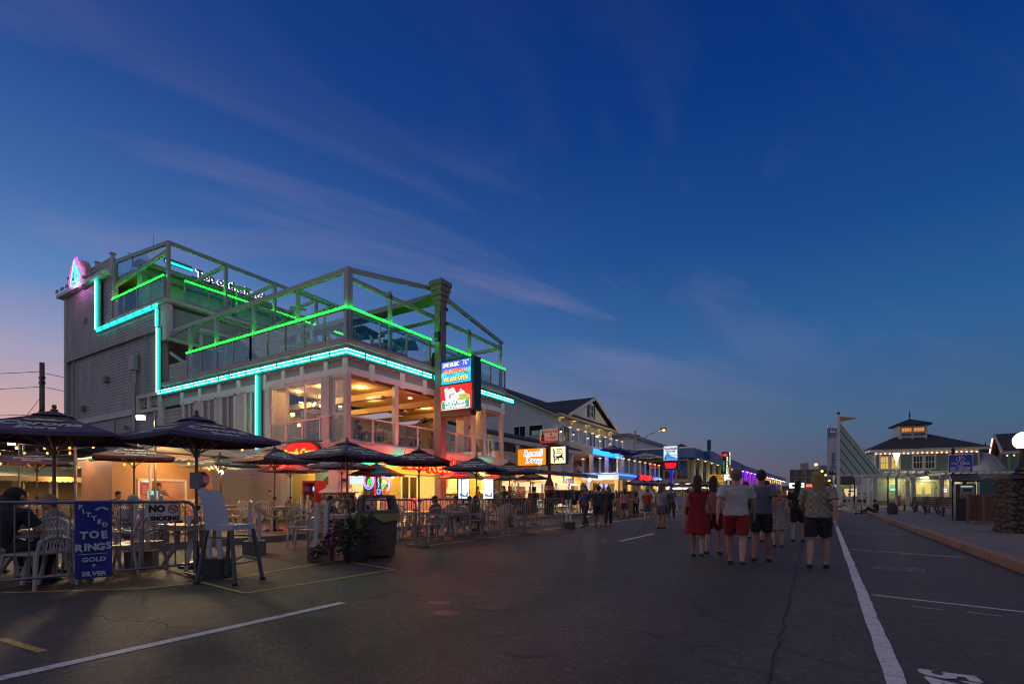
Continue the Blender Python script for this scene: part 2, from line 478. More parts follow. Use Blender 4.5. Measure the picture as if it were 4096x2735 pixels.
# seam of the repaved strip and dark oil spots
seam = M('asphalt_seam', (.019, .016, .014), .8, var=.3)
sp = []
y = -3
while y < 40: sp.append((-.24 - .011 * y + random.uniform(-.02, .02), y)); y += .22
stripe(sp, .013, seam, .003, 'road_seam')
sp = [(-4.42 + random.uniform(-.015, .015), 3.8 + i * .3) for i in range(120)]
stripe(sp, .016, seam, .003, 'road_seam')
oil = M('oil_stain', (.028, .026, .025), .55, var=.35, vs=9)
for (x, y, r) in ((-3.2, 3.95, .09), (-3.0, 4.4, .10), (-3.6, 4.3, .07), (-1.9, 3.3, .10), (-2.4, 3.6, .06), (-3.6, 4.9, .06), (-1.0, 2.6, .07), (-2.6, 7.6, .10), (.2, 6.6, .05)):
 mb = MB(); k = 14
 mb.add([(x + r * (1 + .4 * random.random()) * 1.5 * math.cos(2 * math.pi * j / k), y + r * (1 + .4 * random.random()) * math.sin(2 * math.pi * j / k), .0025) for j in range(k)], [tuple(range(k))])
 mb.build('road_stain', oil, kind='structure')
# left pavement: brick-red paving behind a granite kerb
def paving(name, c1, c2, mortar, sc, bw, bh):
 m = bpy.data.materials.new(name); m.use_nodes = True; t = m.node_tree; b = t.nodes['Principled BSDF']; b.inputs['Roughness'].default_value = .6
 c = nd(t, 'ShaderNodeTexCoord'); k = nd(t, 'ShaderNodeTexBrick')
 k.inputs['Color1'].default_value = (*c1, 1); k.inputs['Color2'].default_value = (*c2, 1); k.inputs['Mortar'].default_value = (*mortar, 1)
 k.inputs['Scale'].default_value = sc; k.inputs['Mortar Size'].default_value = .02; k.inputs['Brick Width'].default_value = bw; k.inputs['Row Height'].default_value = bh
 lk(t, c.outputs['Object'], k.inputs['Vector'])
 n = nd(t, 'ShaderNodeTexNoise'); n.inputs['Scale'].default_value = 1.5; n.inputs['Detail'].default_value = 6; lk(t, c.outputs['Object'], n.inputs['Vector'])
 lk(t, mixc(t, .7, k.outputs['Color'], ramp(t, n.outputs['Fac'], [(.3, (.6, .6, .6)), (.7, (1.2, 1.2, 1.2))]), 'MULTIPLY'), b.inputs['Base Color'])
 bp = nd(t, 'ShaderNodeBump'); bp.inputs['Strength'].default_value = .5; bp.inputs['Distance'].default_value = .01
 lk(t, k.outputs['Fac'], bp.inputs['Height']); bp.invert = True; lk(t, bp.outputs[0], b.inputs['Normal'])
 return m
brickpave = paving('brick_paving', (.20, .085, .06), (.15, .07, .052), (.07, .06, .055), 1, .22, .11)
MB().box(-60, 5.0, -.01, -12.35, 300, .15).build('sidewalk', brickpave, kind='structure')
conc = M('concrete', (.15, .13, .125), .85, var=.22, vs=1.2, bump=.35, bs=60)
side = thing('right_sidewalk', None, None, (5, 40, 0)); side['kind'] = 'structure'
MB().box(2.78, -30, -.01, 90, 400, .15).build('slab', conc, side)
gran = M('tan_granite', (.27, .155, .095), .8, var=.25, vs=20, bump=.3, bs=60)
ks = None
y = -6
while y < 130:
 L = 1.9 + random.uniform(-.1, .25)
 if ks is None or True:
  mb = MB(); mb.box(2.6 + random.uniform(-.008, .008), y, -.01, 2.776, y + L - .015, .153)
  mb.build('kerb_stone', gran, side)
 y += L
kerbl = thing('left_kerb', None, None, (-12.3, 40, 0)); kerbl['kind'] = 'structure'
gran2 = M('grey_granite', (.22, .20, .18), .8, var=.25, vs=20, bump=.3, bs=60)
y = 5
while y < 120:
 L = 1.9 + random.uniform(-.1, .25)
 MB().box(-12.348, y, -.01, -12.2 + random.uniform(-.008, .008), y + L - .015, .153).build('kerb_stone', gran2, kerbl)
 y += L

# ------------------------------------------------------------------ the corner restaurant with roof decks
XF, YS, YN = -16.07, 13.6, 25.3
RB = thing('restaurant_building', 'grey clapboard corner restaurant with cyan and green neon and two glass railed roof decks', 'restaurant', (-30, 20, .15))
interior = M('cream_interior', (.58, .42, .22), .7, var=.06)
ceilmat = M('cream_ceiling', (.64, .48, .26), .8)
floorw = M('dining_floor', (.16, .10, .06), .5, var=.2)
def wallpart(name, x0, y0, x1, y1, z0, z1, mat=None, row=.17, th=.2, par=None, kind=None):
 """clapboard wall whose outer side lies to the right of p0->p1, with a solid core behind"""
 mb = MB(); mb.siding((x0, y0), (x1, y1), z0, z1, row)
 d = Vector((x1 - x0, y1 - y0, 0)).normalized(); n = Vector((d.y, -d.x, 0))
 p = Vector((x0, y0, 0)) - n * th / 2 - n * .004; q = Vector((x1, y1, 0)) - n * th / 2 - n * .004
 up = Vector((0, 0, (z0 + z1) / 2))
 mb.bar(p + up, q + up, th, z1 - z0)
 return mb.build(name, mat or sidegrey, par or RB)
# --- west block
wallpart('wall', -45, YS, -39.75, YS, 10.5, 15.0)
wallpart('wall', -39.7, YS + .12, -37.6, YS + .12, 11.95, 15.0)
wallpart('wall', -39.75, YS, -31.3, YS, 10.5, 11.72)
wallpart('wall', -44.6, YS + .18, -31.3, YS + .18, 6.35, 10.5, row=.19)
wallpart('wall', -44.6, YS + .18, -28.95, YS + .18, .15, 6.02, row=.19)
wallpart('wall', -45, 27, -45, YS, .15, 15.0, row=.3)
wallpart('wall', -31.3, YS, -31.3, YS + .35, 6.35, 11.72)
mb = MB()
mb.box(-44.6, YS + .05, 6.02, -34.2, YS + .2, 6.35)                      # belt board
mb.box(-45.1, YS - .06, .15, -44.9, YS + .1, 15.0)
mb.box(-34.2, YS - .02, 6.0, -34.0, YS + .2, 7.05); mb.box(-34.0, YS - .02, 6.85, -31.4, YS + .2, 7.05); mb.box(-34.0, YS - .02, 6.0, -31.4, YS + .2, 6.2)
mb.box(-32.9, YS - .01, 6.2, -32.7, YS + .2, 6.85); mb.box(-31.6, YS - .03, .2, -31.2, YS + .2, 6.85)
mb.build('trim', offwhite, RB)
mb = MB(); mb.box(-45.6, YS - .35, 15.0, -38.0, YS + .3, 15.22); mb.box(-45.4, YS - .2, 15.22, -38.0, YS + .3, 15.34)
mb.build('cornice', white, RB)
for k in range(14):
 a = -30.5 + k * 1.03; MB().tube([(a, YS - .12, 7.2), (a + .5, YS - .13, 7.14), (a + 1.03, YS - .12, 7.2)], .014, 4).build('cable', M('grey_cable', (.08, .08, .08)), RB)
# little cornice lights that stand along the west parapet
for i in range(9):
 x = -45.2 + i * .88
 mb = MB(); mb.prism([(-.3, 0), (.3, 0), (.22, .16), (.1, .2), (-.1, .2), (-.22, .16)], (x, YS - .42, 15.3), (1, 0, 0), (0, 0, 1), (0, .06, 0))
 mb.build('parapet_shell', M('aged_green_paint', (.25, .42, .36), .5), RB)
# west parapet railing (balusters)
fe = thing('roof_railing', 'white baluster railing on the highest west parapet behind the sail sign', 'railing', (-41.5, YS + .2, 15.34))
for x in (-45.0, -42.7, -40.4, -38.1):
 mb = MB(); mb.box(x - .1, YS + .15, 15.34, x + .1, YS + .35, 16.45); mb.box(x - .15, YS + .1, 16.45, x + .15, YS + .4, 16.52); mb.build('post', offwhite, fe)
for k in range(3):
 x0 = -44.9 + 2.3 * k
 mb = MB(); mb.box(x0, YS + .2, 16.2, x0 + 2.1, YS + .3, 16.3); mb.box(x0, YS + .2, 15.45, x0 + 2.1, YS + .3, 15.52); mb.build('rail', offwhite, fe)
 for j in range(12): MB().box(x0 + .06 + j * .17, YS + .21, 15.52, x0 + .15 + j * .17, YS + .29, 16.2).build('baluster', offwhite, fe)
# roof volume behind the west parapet and the upper bar building
wallpart('wall', -36, YS + .9, -36, 27, 12.1, 15.55, sidegrey, .2)
wallpart('wall', -37.6, YS + 2.4, -36, YS + 2.4, 12.1, 15.0, sidegrey, .2)
mb = MB(); mb.box(-45, YS + .4, 14.9, -35.6, 27.2, 15.0); mb.box(-36.4, YS + .7, 15.45, -35.6, 27.2, 15.75); mb.build('roof', M('roof_edge', (.22, .22, .21), .6, var=.1), RB)
mb = MB(); mb.box(-37.5, YS + .3, 11.85, -30.75, 27, 12.05); mb.box(-30.9, YS, 6.95, -30.7, 27, 7.3); mb.build('upper_deck_floor', offwhite, RB)
# upper deck fascia, rounded gutter and its front wall
wallpart('wall', -30.9, YS + .2, -30.9, 27, 9.9, 11.7, sidegrey, .19)
wallpart('wall', -30.9, YS + 2.6, -30.9, 27, 7.45, 9.9, sidegrey, .19)
mb = MB(); mb.tube([(-38.1, YS - .04, 11.98), (-30.72, YS - .04, 11.98), (-30.72, 27, 11.98)], .13, 8); mb.build('gutter', offwhite, RB)
mb = MB(); mb.box(-31.25, YS - .03, 9.8, -30.6, YS + .3, 11.75); mb.box(-30.75, YS + .3, 9.75, -30.6, YS + 3, 9.95); mb.box(-30.75, YS + 1.7, 9.95, -30.6, YS + 1.9, 10.9); mb.box(-30.75, YS + 1.9, 10.75, -30.6, YS + 4.5, 10.95)
mb.build('trim', offwhite, RB)
MB().box(-45, YS + .4, 6.4, -31.0, 26.9, 6.5).build('floor_slab', offwhite, RB)
# outdoor stair behind the lower deck
st = MB()
for i in range(10): st.box(-30.6, YS + 4.0 + i * .27, 7.5 + i * .2, -29.4, YS + 4.3 + i * .27, 7.7 + i * .2)
st.build('stair', offwhite, RB)
mb = MB()
for k in range(12): mb.box(-29.42, YS + 3.95 + k * .25, 7.6 + k * .19, -29.38, YS + 4.0 + k * .25, 8.5 + k * .19)
mb.bar((-29.4, YS + 3.9, 8.45), (-29.4, YS + 7.0, 10.75), .06, .08); mb.build('stair_rail', M('green_wood', (.05, .12, .08), .6), RB)
wallpart('wall', -30.55, YS + .1, -28.6, YS + .1, 6.95, 8.4, sidegrey, .17)
# --- parapet, fascia with the neon, header
tealb = M('teal_backing', (.01, .11, .105), .5)
mb = MB(); mb.box(-31.2, YS - .02, 6.7, XF + .02, YS + .3, 7.12); mb.box(XF - .3, YS + .3, 6.7, XF + .02, YN, 7.12)
mb.box(-31.0, YS - .10, 7.24, XF + .1, YS + .3, 7.42); mb.box(XF - .3, YS + .3, 7.24, XF + .1, YN + .1, 7.42)
mb.box(-31.0, YS + .02, 7.12, XF - .02, YS + .3, 7.24); mb.box(XF - .3, YS + .3, 7.12, XF - .02, YN, 7.24)
mb.build('parapet', sidegrey, RB)
MB().box(-30.9, YS + .3, 7.2, XF - .3, YN, 7.38).build('deck_floor', M('deck_boards', (.22, .21, .20), .7, var=.15), RB)
mb = MB(); mb.box(-31.4, YS - .07, 6.76, XF + .07, YS - .021, 7.10); mb.box(XF + .021, YS - .02, 6.76, XF + .07, YN + .9, 7.10)
mb.build('neon_backing', tealb, RB)
core = glow('neon_core_overlay', (.5, 1, .95), 5)  # extra thin tubes set ahead of the neon imitate its whitish hot core
for z in (6.87, 7.0):
 for seg in ([(-31.35, YS - .11, z), (-24.35, YS - .11, z)], [(-24.15, YS - .11, z), (-20.5, YS - .11, z)], [(-20.46, YS - .11, z), (XF + .11, YS - .11, z), (XF + .11, 18.55, z)], [(XF + .11, 18.8, z), (XF + .11, YN + .8, z)]):
  MB().tube(seg, .035, 6).build('neon_tube', cyan_neon, RB); MB().tube([(x + (.032 if x > XF else 0), y - (.032 if y < YS else 0), z_) for x, y, z_ in seg], .013, 5).build('neon_core_overlay', core, RB)
clip = M('tube_clip', (.03, .04, .04), .5)
for k in range(13): MB().box(-31.0 + 1.17 * k, YS - .17, 6.82, -30.96 + 1.17 * k, YS - .06, 7.05).build('tube_clip', clip, RB)
for k in range(10): MB().box(XF + .06, 14.4 + 1.15 * k, 6.82, XF + .17, 14.44 + 1.15 * k, 7.05).build('tube_clip', clip, RB)
for k in range(7): MB().box(-38.7 + 1.1 * k, YS - .16, 11.69, -38.66 + 1.1 * k, YS - .04, 11.93).build('tube_clip', clip, RB)
for x, z0, z1 in ((-33.2, 6.4, 10.4), (-43.6, .2, 14.9), (-37.2, .2, 6.0)): MB().tube([(x, YS + .02, z0), (x, YS + .02, z1)], .05, 6).build('downpipe', M('pipe_grey', (.24, .23, .22), .5, var=.15), RB)
for x, z in ((-41.5, 12.6), (-38.6, 8.4), (-42.2, 6.9), (-36.2, 3.6)):
 v_ = MB().box(x - .25, YS - .06, z, x + .25, YS + .15, z + .36).build('vent', M('vent_grey', (.2, .19, .185), .6), RB)
 for k in range(4): MB().box(x - .22, YS - .08, z + .04 + .08 * k, x + .22, YS - .06, z + .07 + .08 * k).build('vent_slat', alum, v_)
def neon_v(x, z0, z1, back=.35, y=YS - .04):
 MB().box(x - .06, y - .02, z0 - .1, x + back, y + .05, z1 + .1).build('neon_backing', tealb, RB)
 MB().tube([(x - .01, y - .07, z0), (x - .01, y - .07, z1)], .05, 6).build('neon_tube', cyan_neon, RB); MB().tube([(x - .01, y - .115, z0), (x - .01, y - .115, z1)], .018, 5).build('neon_core_overlay', core, RB)
neon_v(-39.6, 11.85, 15.15, .55)
neon_v(-31.55, 10.65, 11.6, .2); neon_v(-31.45, 6.95, 10.55, .3)
neon_v(-22.02, 3.35, 6.7, .3)
for z in (11.74, 11.88): MB().tube([(-39.5, YS - .1, z), (-31.5, YS - .1, z)], .035, 6).build('neon_tube', cyan_neon, RB)
MB().box(-39.5, YS - .06, 11.64, -31.5, YS - .02, 11.95).build('neon_backing', tealb, RB)
# header panels with battens
mb = MB(); mb.box(-31.1, YS + .06, 6.12, XF - .06, YS + .3, 6.7); mb.box(XF - .3, YS + .3, 6.12, XF - .06, YN, 6.7); mb.build('header', M('header_grey', (.30, .30, .29), .6, var=.1), RB)
mb = MB()
mb.box(-29.0, YS - .01, 6.1, XF + .01, YS + .06, 6.36); mb.box(XF - .06, YS + .06, 6.1, XF + .01, YN, 6.36)
for x in (-29.0, -27.2, -25.4, -23.7, -21.6, -20.2, -18.9, -17.35, -16.2): mb.box(x - .12, YS - .02, 6.02, x + .12, YS + .06, 6.7)
for y in (14.9, 16.7, 18.2, 20.2, 22.7, 25.1): mb.box(XF - .06, y - .14, 6.02, XF + .02, y + .14, 6.7)
mb.build('batten', white, RB)
# second-storey south wall with sash windows
WIN = [(-28.78, -27.62), (-26.93, -25.67), (-25.21, -23.98), (-23.18, -22.25)]
xs = [-29.0] + [v for w in WIN for v in w] + [-21.3]
mb = MB()
for i in range(0, len(xs), 2): mb.box(xs[i], YS + .02, 3.4, xs[i + 1], YS + .25, 6.1)
for a, b in WIN: mb.box(a, YS + .02, 3.4, b, YS + .25, 4.05)
mb.build('wall', offwhite, RB)
blind = M('venetian_blind', (.36, .30, .22), .6, var=.1)
dimroom = M('dim_room', (.06, .05, .04), .8)
for i, (a, b) in enumerate(WIN):
 f = MB(); f.box(a, YS - .03, 4.05, a + .08, YS + .12, 6.1); f.box(b - .08, YS - .03, 4.05, b, YS + .12, 6.1); f.box(a, YS - .03, 6.02, b, YS + .12, 6.1); f.box(a - .05, YS - .06, 4.0, b + .05, YS + .12, 4.08)
 f.box((a + b) / 2 - .03, YS + .0, 4.08, (a + b) / 2 + .03, YS + .08, 6.02)
 w = f.build('window', white, RB)
 MB().box(a + .08, YS + .05, 4.08, b - .08, YS + .06, 6.02).build('pane', pane, w)
 sl = MB()
 for k in range(26): sl.cbox((a + b) / 2, YS + .16, 4.12 + k * .073, b - a - .18, .05, .012, rx=R(35))
 if i in (0, 1): sl.build('blind', blind, w)
 else: MB().box(a + .1, YS + .20, 4.08, b - .1, YS + .21, 6.02).build('blind', M('grey_blind', (.10, .10, .10), .7), w)
# big picture window, corner posts
for bb_ in [(-21.5, YS - .03, 3.3, -21.15, YS + .3, 6.1), (-17.62, YS - .03, 3.3, -17.12, YS + .3, 6.1), (XF - .2, YS - .01, 3.3, XF + .01, YS + .2, 6.1), (XF - 1.0, 21.9, 3.3, XF - .45, 22.35, 6.0), (XF - 1.0, 23.6, 3.3, XF - .45, 24.05, 6.0)] + [(XF - .2, y - .11, 3.3, XF + .005, y + .11, 6.1) for y in (16.35, 19.19, 22.23, 23.2, 25.05)]: MB().box(*bb_).build('column', offwhite, RB)
mb = MB(); mb.box(-17.7, YS - .06, 4.42, -17.04, YS + .34, 4.5); mb.box(-17.72, YS - .08, 3.3, -17.02, YS + .1, 3.5); mb.build('column_trim', white, RB)
w = MB(); w.box(-21.15, YS + .02, 5.95, -17.62, YS + .1, 6.1); w.box(-21.15, YS + .02, 3.3, -17.62, YS + .1, 3.42)
for x in (-21.1, -19.95, -18.75, -17.66): w.box(x - .04, YS + .02, 3.42, x + .04, YS + .1, 5.95)
w = w.build('window', white, RB)
MB().box(-21.1, YS + .05, 3.42, -17.66, YS + .06, 5.95).build('pane', pane, w)
w = MB(); w.box(-17.12, YS + .03, 4.5, XF - .2, YS + .09, 4.56); w.box(-17.12, YS + .03, 6.0, XF - .2, YS + .09, 6.1); w.box(-17.12, YS + .035, 4.53, -17.08, YS + .085, 6.05); w = w.build('window', white, RB)
MB().box(-17.12, YS + .05, 3.42, XF - .2, YS + .06, 6.0).build('pane', pane, w)
# guard rails of the second storey
def guard(p, q, z0, h, name='guard_rail', step=1.35, mat=alum, gl=True):
 p = Vector((*p, 0)); q = Vector((*q, 0)); L = (q - p).length; n = max(1, round(L / step)); d = (q - p).normalized()
 r = thing(name, None, None); r.parent = RB; r.location = (p + q) / 2 + Vector((0, 0, z0)) - RB.location
 MB().bar(p + Vector((0, 0, z0 + h)), q + Vector((0, 0, z0 + h)), .07, .06).build('handrail', mat, r)
 MB().bar(p + Vector((0, 0, z0 + .06)), q + Vector((0, 0, z0 + .06)), .05, .05).build('bottom_rail', mat, r)
 for i in range(n + 1):
  c = p + (q - p) * i / n; MB().box(c.x - .03, c.y - .03, z0, c.x + .03, c.y + .03, z0 + h).build('post', mat, r)
 if gl:
  for i in range(n):
   a = p + (q - p) * i / n + d * .05; b = p + (q - p) * (i + 1) / n - d * .05
   MB().bar(a + Vector((0, 0, z0 + h / 2)), b + Vector((0, 0, z0 + h / 2)), .012, h - .14).build('glass_panel', pane, r)
 return r
guard((-21.1, YS - .04), (-17.65, YS - .04), 3.36, 1.03, mat=white)
for a, b in ((13.75, 16.25), (16.45, 19.1), (19.3, 22.1), (22.35, 24.95)): guard((XF - .06, a), (XF - .06, b), 3.36, 1.06, mat=white)
# slab, second-storey room
mb = MB(); mb.box(-31, YS + .06, 3.06, XF - .05, YN, 3.3); mb.build('floor_slab', floorw, RB)
mb = MB(); mb.box(-24.4, YS - .1, 3.02, XF + .1, YS + .06, 3.36); mb.box(XF - .05, YS + .06, 3.02, XF + .1, YN + .1, 3.36); mb.build('slab_edge', offwhite, RB)
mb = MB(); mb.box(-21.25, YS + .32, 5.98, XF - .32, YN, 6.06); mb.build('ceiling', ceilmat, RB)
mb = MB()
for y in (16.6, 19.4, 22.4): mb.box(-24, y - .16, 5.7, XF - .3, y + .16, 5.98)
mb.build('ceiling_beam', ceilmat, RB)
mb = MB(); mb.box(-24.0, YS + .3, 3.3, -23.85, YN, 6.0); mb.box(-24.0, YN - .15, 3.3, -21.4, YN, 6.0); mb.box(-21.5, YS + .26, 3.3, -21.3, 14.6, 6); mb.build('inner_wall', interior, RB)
# inner row of tall windows seen through the corner
iw = MB()
for k in range(7):
 y = 15.2 + k * .95
 iw.box(-23.85, y, 3.4, -23.78, y + .07, 5.8)
iw.box(-23.85, 15.2, 5.75, -23.78, 20.97, 5.84); iw.box(-23.85, 15.2, 4.25, -23.79, 20.97, 4.31)
iw = iw.build('inner_window', white, RB)
MB().box(-23.83, 15.2, 3.4, -23.82, 20.9, 5.8).build('pane', pane, iw)
mb = MB()                                                                       # lattice screen at the back of the room
for k in range(14):
 mb.bar((-21.3 + k * .22, 24.4, 3.4), (-21.3 + k * .22, 24.4, 4.5), .05, .03)
for k in range(6): mb.bar((-21.3, 24.43, 3.42 + k * .21), (-18.4, 24.43, 3.42 + k * .21), .05, .03)
mb.build('lattice_screen', white, RB)
def downlight(x, y, z, power=0, par=RB, col=(1, .55, .18), r=.09):
 o = MB().lathe([(r, 0), (r, .02)], 10, (x, y, z - .025)).build('downlight', warmlight, par)
 if power: lamp('downlight_lamp', (x, y, z - .12), power, col, par, .12)
 return o
for x, y, p in ((-20.4, 14.5, 34), (-18.6, 14.4, 55), (-20.6, 16.0, 50), (-19.2, 17.6, 55), (-17.3, 15.4, 50), (-17.1, 18.3, 0), (-21.8, 18.0, 55), (-18.4, 20.8, 55), (-20.6, 20.6, 0), (-17.0, 20.2, 0), (-17.2, 23.6, 50), (-20.0, 23.4, 40), (-22.6, 16.2, 40), (-22.5, 20.3, 0)):
 downlight(x, y, 5.98, p * .42)
ch = thing('chandelier', 'small brass chandelier of warm bulbs under the cream second storey ceiling', 'chandelier', (-20.1, 15.3, 5.5))
MB().tube([(-20.1, 15.3, 5.98), (-20.1, 15.3, 5.55)], .02).build('stem', M('brass', (.5, .33, .1), .3, .9), ch)
for k in range(6):
 a = k * R(60); c = (-20.1 + .32 * math.cos(a), 15.3 + .32 * math.sin(a))
 MB().tube([(-20.1, 15.3, 5.55), (c[0], c[1], 5.5)], .012).build('arm', MATS['brass'], ch)
 MB().ball((c[0], c[1], 5.46), .055, 8).build('bulb', glow('amber_bulb', (1, .6, .2), 14, False), ch)
for x, y in ((-18.6, 19.3), (-19.5, 22.4)):                                     # ceiling fans, infra-red heaters
 f = thing('ceiling_fan', 'brown ceiling fan hanging from the second storey ceiling %s' % ('between two beams' if y < 20 else 'near the open north side'), 'ceiling fan', (x, y, 5.6), 0, 'ceiling fans')
 MB().lathe([(.03, .38), (.03, .12), (.12, .1), (.12, 0)], 10, (x, y, 5.6)).build('motor', M('bronze', (.10, .06, .03), .4, .6), f)
 for k in range(4):
  a = R(20 + 90 * k); MB().bar((x + .12 * math.cos(a), y + .12 * math.sin(a), 5.66), (x + .7 * math.cos(a), y + .7 * math.sin(a), 5.66), .14, .015).build('blade', MATS['bronze'], f)
for y in (15.9, 21.6):
 MB().cbox(-16.9, y, 5.55, .9, .22, .12, rz=.1).build('heater', M('heater_grey', (.3, .28, .26), .4, .5), RB)
# --- glass-railed roof deck, green light strip on the handrail
def deck_rail(p, q, z0, z1, n, skip_light=False):
 p = Vector((*p, 0)); q = Vector((*q, 0)); d = (q - p).normalized(); Z = Vector((0, 0, 1))
 r = thing('deck_railing', None, None); r.parent = RB; r.location = (p + q) / 2 + Z * z0 - RB.location
 MB().bar(p + Z * (z1 - .05), q + Z * (z1 - .05), .08, .06).build('handrail', alum, r)
 MB().bar(p + Z * (z0 + .08), q + Z * (z0 + .08), .06, .07).build('bottom_rail', alum, r)
 nn = Vector((d.y, -d.x, 0))
 MB().bar(p + Z * (z1 + .005) + nn * .03, q + Z * (z1 + .005) + nn * .03, .05, .045).build('light_strip', green_neon, r)
 for i in range(n + 1):
  c = p + (q - p) * i / n; MB().box(c.x - .035, c.y - .035, z0, c.x + .035, c.y + .035, z1 - .08).build('post', alum, r)
 for i in range(n):
  a = p + (q - p) * i / n + d * .06; b = p + (q - p) * (i + 1) / n - d * .06
  MB().bar(a + Z * ((z0 + z1) / 2 + .01), b + Z * ((z0 + z1) / 2 + .01), .012, z1 - z0 - .22).build('glass_panel', pane, r)
deck_rail((-28.5, YS + .02), (-22.72, YS + .02), 7.42, 8.72, 4)
deck_rail((-22.72, YS + .02), (-16.12, YS + .02), 7.42, 8.72, 5)
deck_rail((XF, YS + .12), (XF, 18.6), 7.42, 8.72, 3)
deck_rail((XF, 19.3), (XF, YN), 7.42, 8.72, 4)
deck_rail((-37.5, YS + .02), (-30.95, YS + .02), 12.12, 13.40, 4)
deck_rail((-30.8, YS + 1.0), (-30.8, 26.5), 12.12, 13.40, 9)
# --- open awning frame over the decks
for x in (-28.5, -25.97, -22.72, -19.43): MB().box(x - .07, YS + .12, 7.42, x + .07, YS + .26, 10.25).build('frame_post', alum, RB)
MB().box(-16.32, YS + .05, 7.42, -16.08, YS + .3, 10.35).build('frame_post', alum, RB)
MB().bar((-30.4, YS + .19, 10.22), (-16.1, YS + .19, 10.28), .16, .20).build('frame_beam', alum, RB)
mb = MB(); mb.bar((-30.6, YS + .19, 9.1), (-28.2, YS + .19, 7.9), .12, .14); mb.bar((-30.7, YS + .19, 10.0), (-28.5, YS + .19, 10.2), .1, .12); mb.build('frame_brace', alum, RB)
for y in (16.12, 22.0, 25.1): MB().box(XF - .25, y - .07, 7.42, XF - .11, y + .07, 10.2).build('frame_post', alum, RB)
def Zr(y): return 10.3 + 1.05 * (1 - abs(y - 19) / 5.4)
for x in (XF - .18,):
 MB().bar((x, YS + .2, 10.3), (x, 19, 11.35), .15, .17).build('frame_beam', alum, RB)
 MB().bar((x, 19, 11.35), (x, YN, 10.32), .15, .17).build('frame_beam', alum, RB)
 MB().bar((x, YS + .3, 9.98), (x, 25.1, 9.98), .14, .16).build('frame_beam', alum, RB)
for x in (-19.43, -22.72, -25.97, -29.0):
 MB().bar((x, YS + .3, 10.15), (x, 25.2, 9.95), .1, .14).build('frame_beam', alum, RB)
MB().bar((-30.5, 25.1, 9.95), (XF - .2, 25.1, 9.95), .14, .18).build('frame_beam', alum, RB)
MB().bar((-30.5, 19.3, 9.9), (XF - .2, 19.3, 9.9), .12, .14).build('frame_beam', alum, RB)
# folded retractable canopy gathered along the ridge
cv = M('grey_canvas', (.23, .22, .21), .8, var=.08)
mb = MB(); n = 9
for i in range(n):
 y0 = 17.6 + i * .2; za = 10.15 + i * .13
 a = (-16.35, y0, za); b = (-28.5, y0, za); c = (-28.5, y0 + .2, za + (.19 if i % 2 else .08)); d_ = (-16.35, y0 + .2, za + (.19 if i % 2 else .08))
 mb.quad(a, b, c, d_)
mb.quad((-16.35, 19.4, 11.3), (-28.5, 19.4, 11.3), (-28.5, 19.9, 10.95), (-16.35, 19.9, 10.95))
mb.build('folded_canopy', cv, RB)
# heaters on crank arms behind the south rail
for x in (-27.6, -23.9, -20.4):
 r = MB(); r.bar((x, YS + 1.6, 7.4), (x, YS + 1.6, 9.55), .1); r.bar((x, YS + 1.6, 9.55), (x + .5, YS + 1.6, 9.75), .09); r = r.build('heater_stand', alum, RB)
 MB().cbox(x + .75, YS + 1.6, 9.68, 1.5, .2, .12, ry=R(-6)).build('heater', MATS['heater_grey'], r)
# upper frame
for bb_ in [(-30.86, y, 12.05, -30.64, y + .16, 15.2) for y in (YS + .06, 16.8, 20.0, 23.2, 26.4)] + [(-37.6, YS + .03, 12.05, -37.36, YS + .27, 15.95), (-34.3, YS + .06, 12.05, -34.14, YS + .22, 14.85)]: MB().box(*bb_).build('frame_post', alum, RB)
for a, b in (((-30.75, YS + .14, 15.2), (-30.75, 26.5, 15.2)), ((-30.75, YS + .14, 15.2), (-37.5, YS + .14, 15.75)), ((-30.75, YS + .14, 14.75), (-37.5, YS + .14, 14.25)), ((-30.75, 16.88, 15.15), (-35.9, 16.88, 14.9)), ((-30.75, 20.08, 15.15), (-35.9, 20.08, 14.9)), ((-30.75, 23.28, 15.15), (-35.9, 23.28, 14.9))):
 MB().bar(a, b, .14, .2).build('frame_beam', alum, RB)
smoke = glass('smoked_glass', (.62, .66, .72), .05)
mb = MB(); mb.add([(-30.9, YS + .14, 15.1), (-37.3, YS + .14, 15.6), (-37.3, YS + .14, 14.4), (-30.9, YS + .14, 14.85)], [(0, 1, 2, 3)]); mb.build('gable_glass', smoke, RB)
MB().box(-37.3, YS + 1.2, 13.9, -36.1, YS + 2.2, 14.6).build('red_lit_soffit', M('red_soffit', (.3, .05, .03), .6), RB)
lamp('red_heater_lamp', (-36.6, YS + 1.6, 13.6), 14, (1, .03, .02), RB, .15)
for y in (17.9, 22.0):
 r = MB(); r.bar((-31.4, y, 12.05), (-31.4, y, 14.3), .08); r = r.build('heater_stand', alum, RB)
 MB().cbox(-31.4, y + .3, 14.4, .2, 1.2, .12, rx=R(8)).build('heater', MATS['heater_grey'], r)
mb = MB(); mb.bar((-36.2, 15.3, 15.7), (-36.2, 15.3, 17.8), .02); mb.build('aerial', darkmetal, RB)
mb = MB(); mb.bar((-37.3, 14.6, 15.7), (-37.3, 14.6, 16.3), .05); mb.ball((-37.3, 14.6, 16.4), .12, 8)
for a in (0, 2.1, 4.2): mb.bar((-37.3, 14.6, 16.55), (-37.3 + .25 * math.cos(a), 14.6 + .25 * math.sin(a), 16.6), .03)
mb.build('wind_gauge', darkmetal, RB)
# flue and camera on the west wall
mb = MB(); mb.tube([(-34.5, YS, 4.6), (-34.6, YS, 7.2), (-34.45, YS, 7.9), (-34.45, YS, 8.7)], .1, 8); mb.box(-34.75, YS - .2, 8.6, -34.2, YS + .15, 9.5); mb.build('flue', alum, RB)
mb = MB(); mb.cbox(-35.6, YS - .1, 5.3, .22, .3, .25, rz=.5); mb.build('wall_camera', M('camera_grey', (.3, .3, .32), .4), RB)

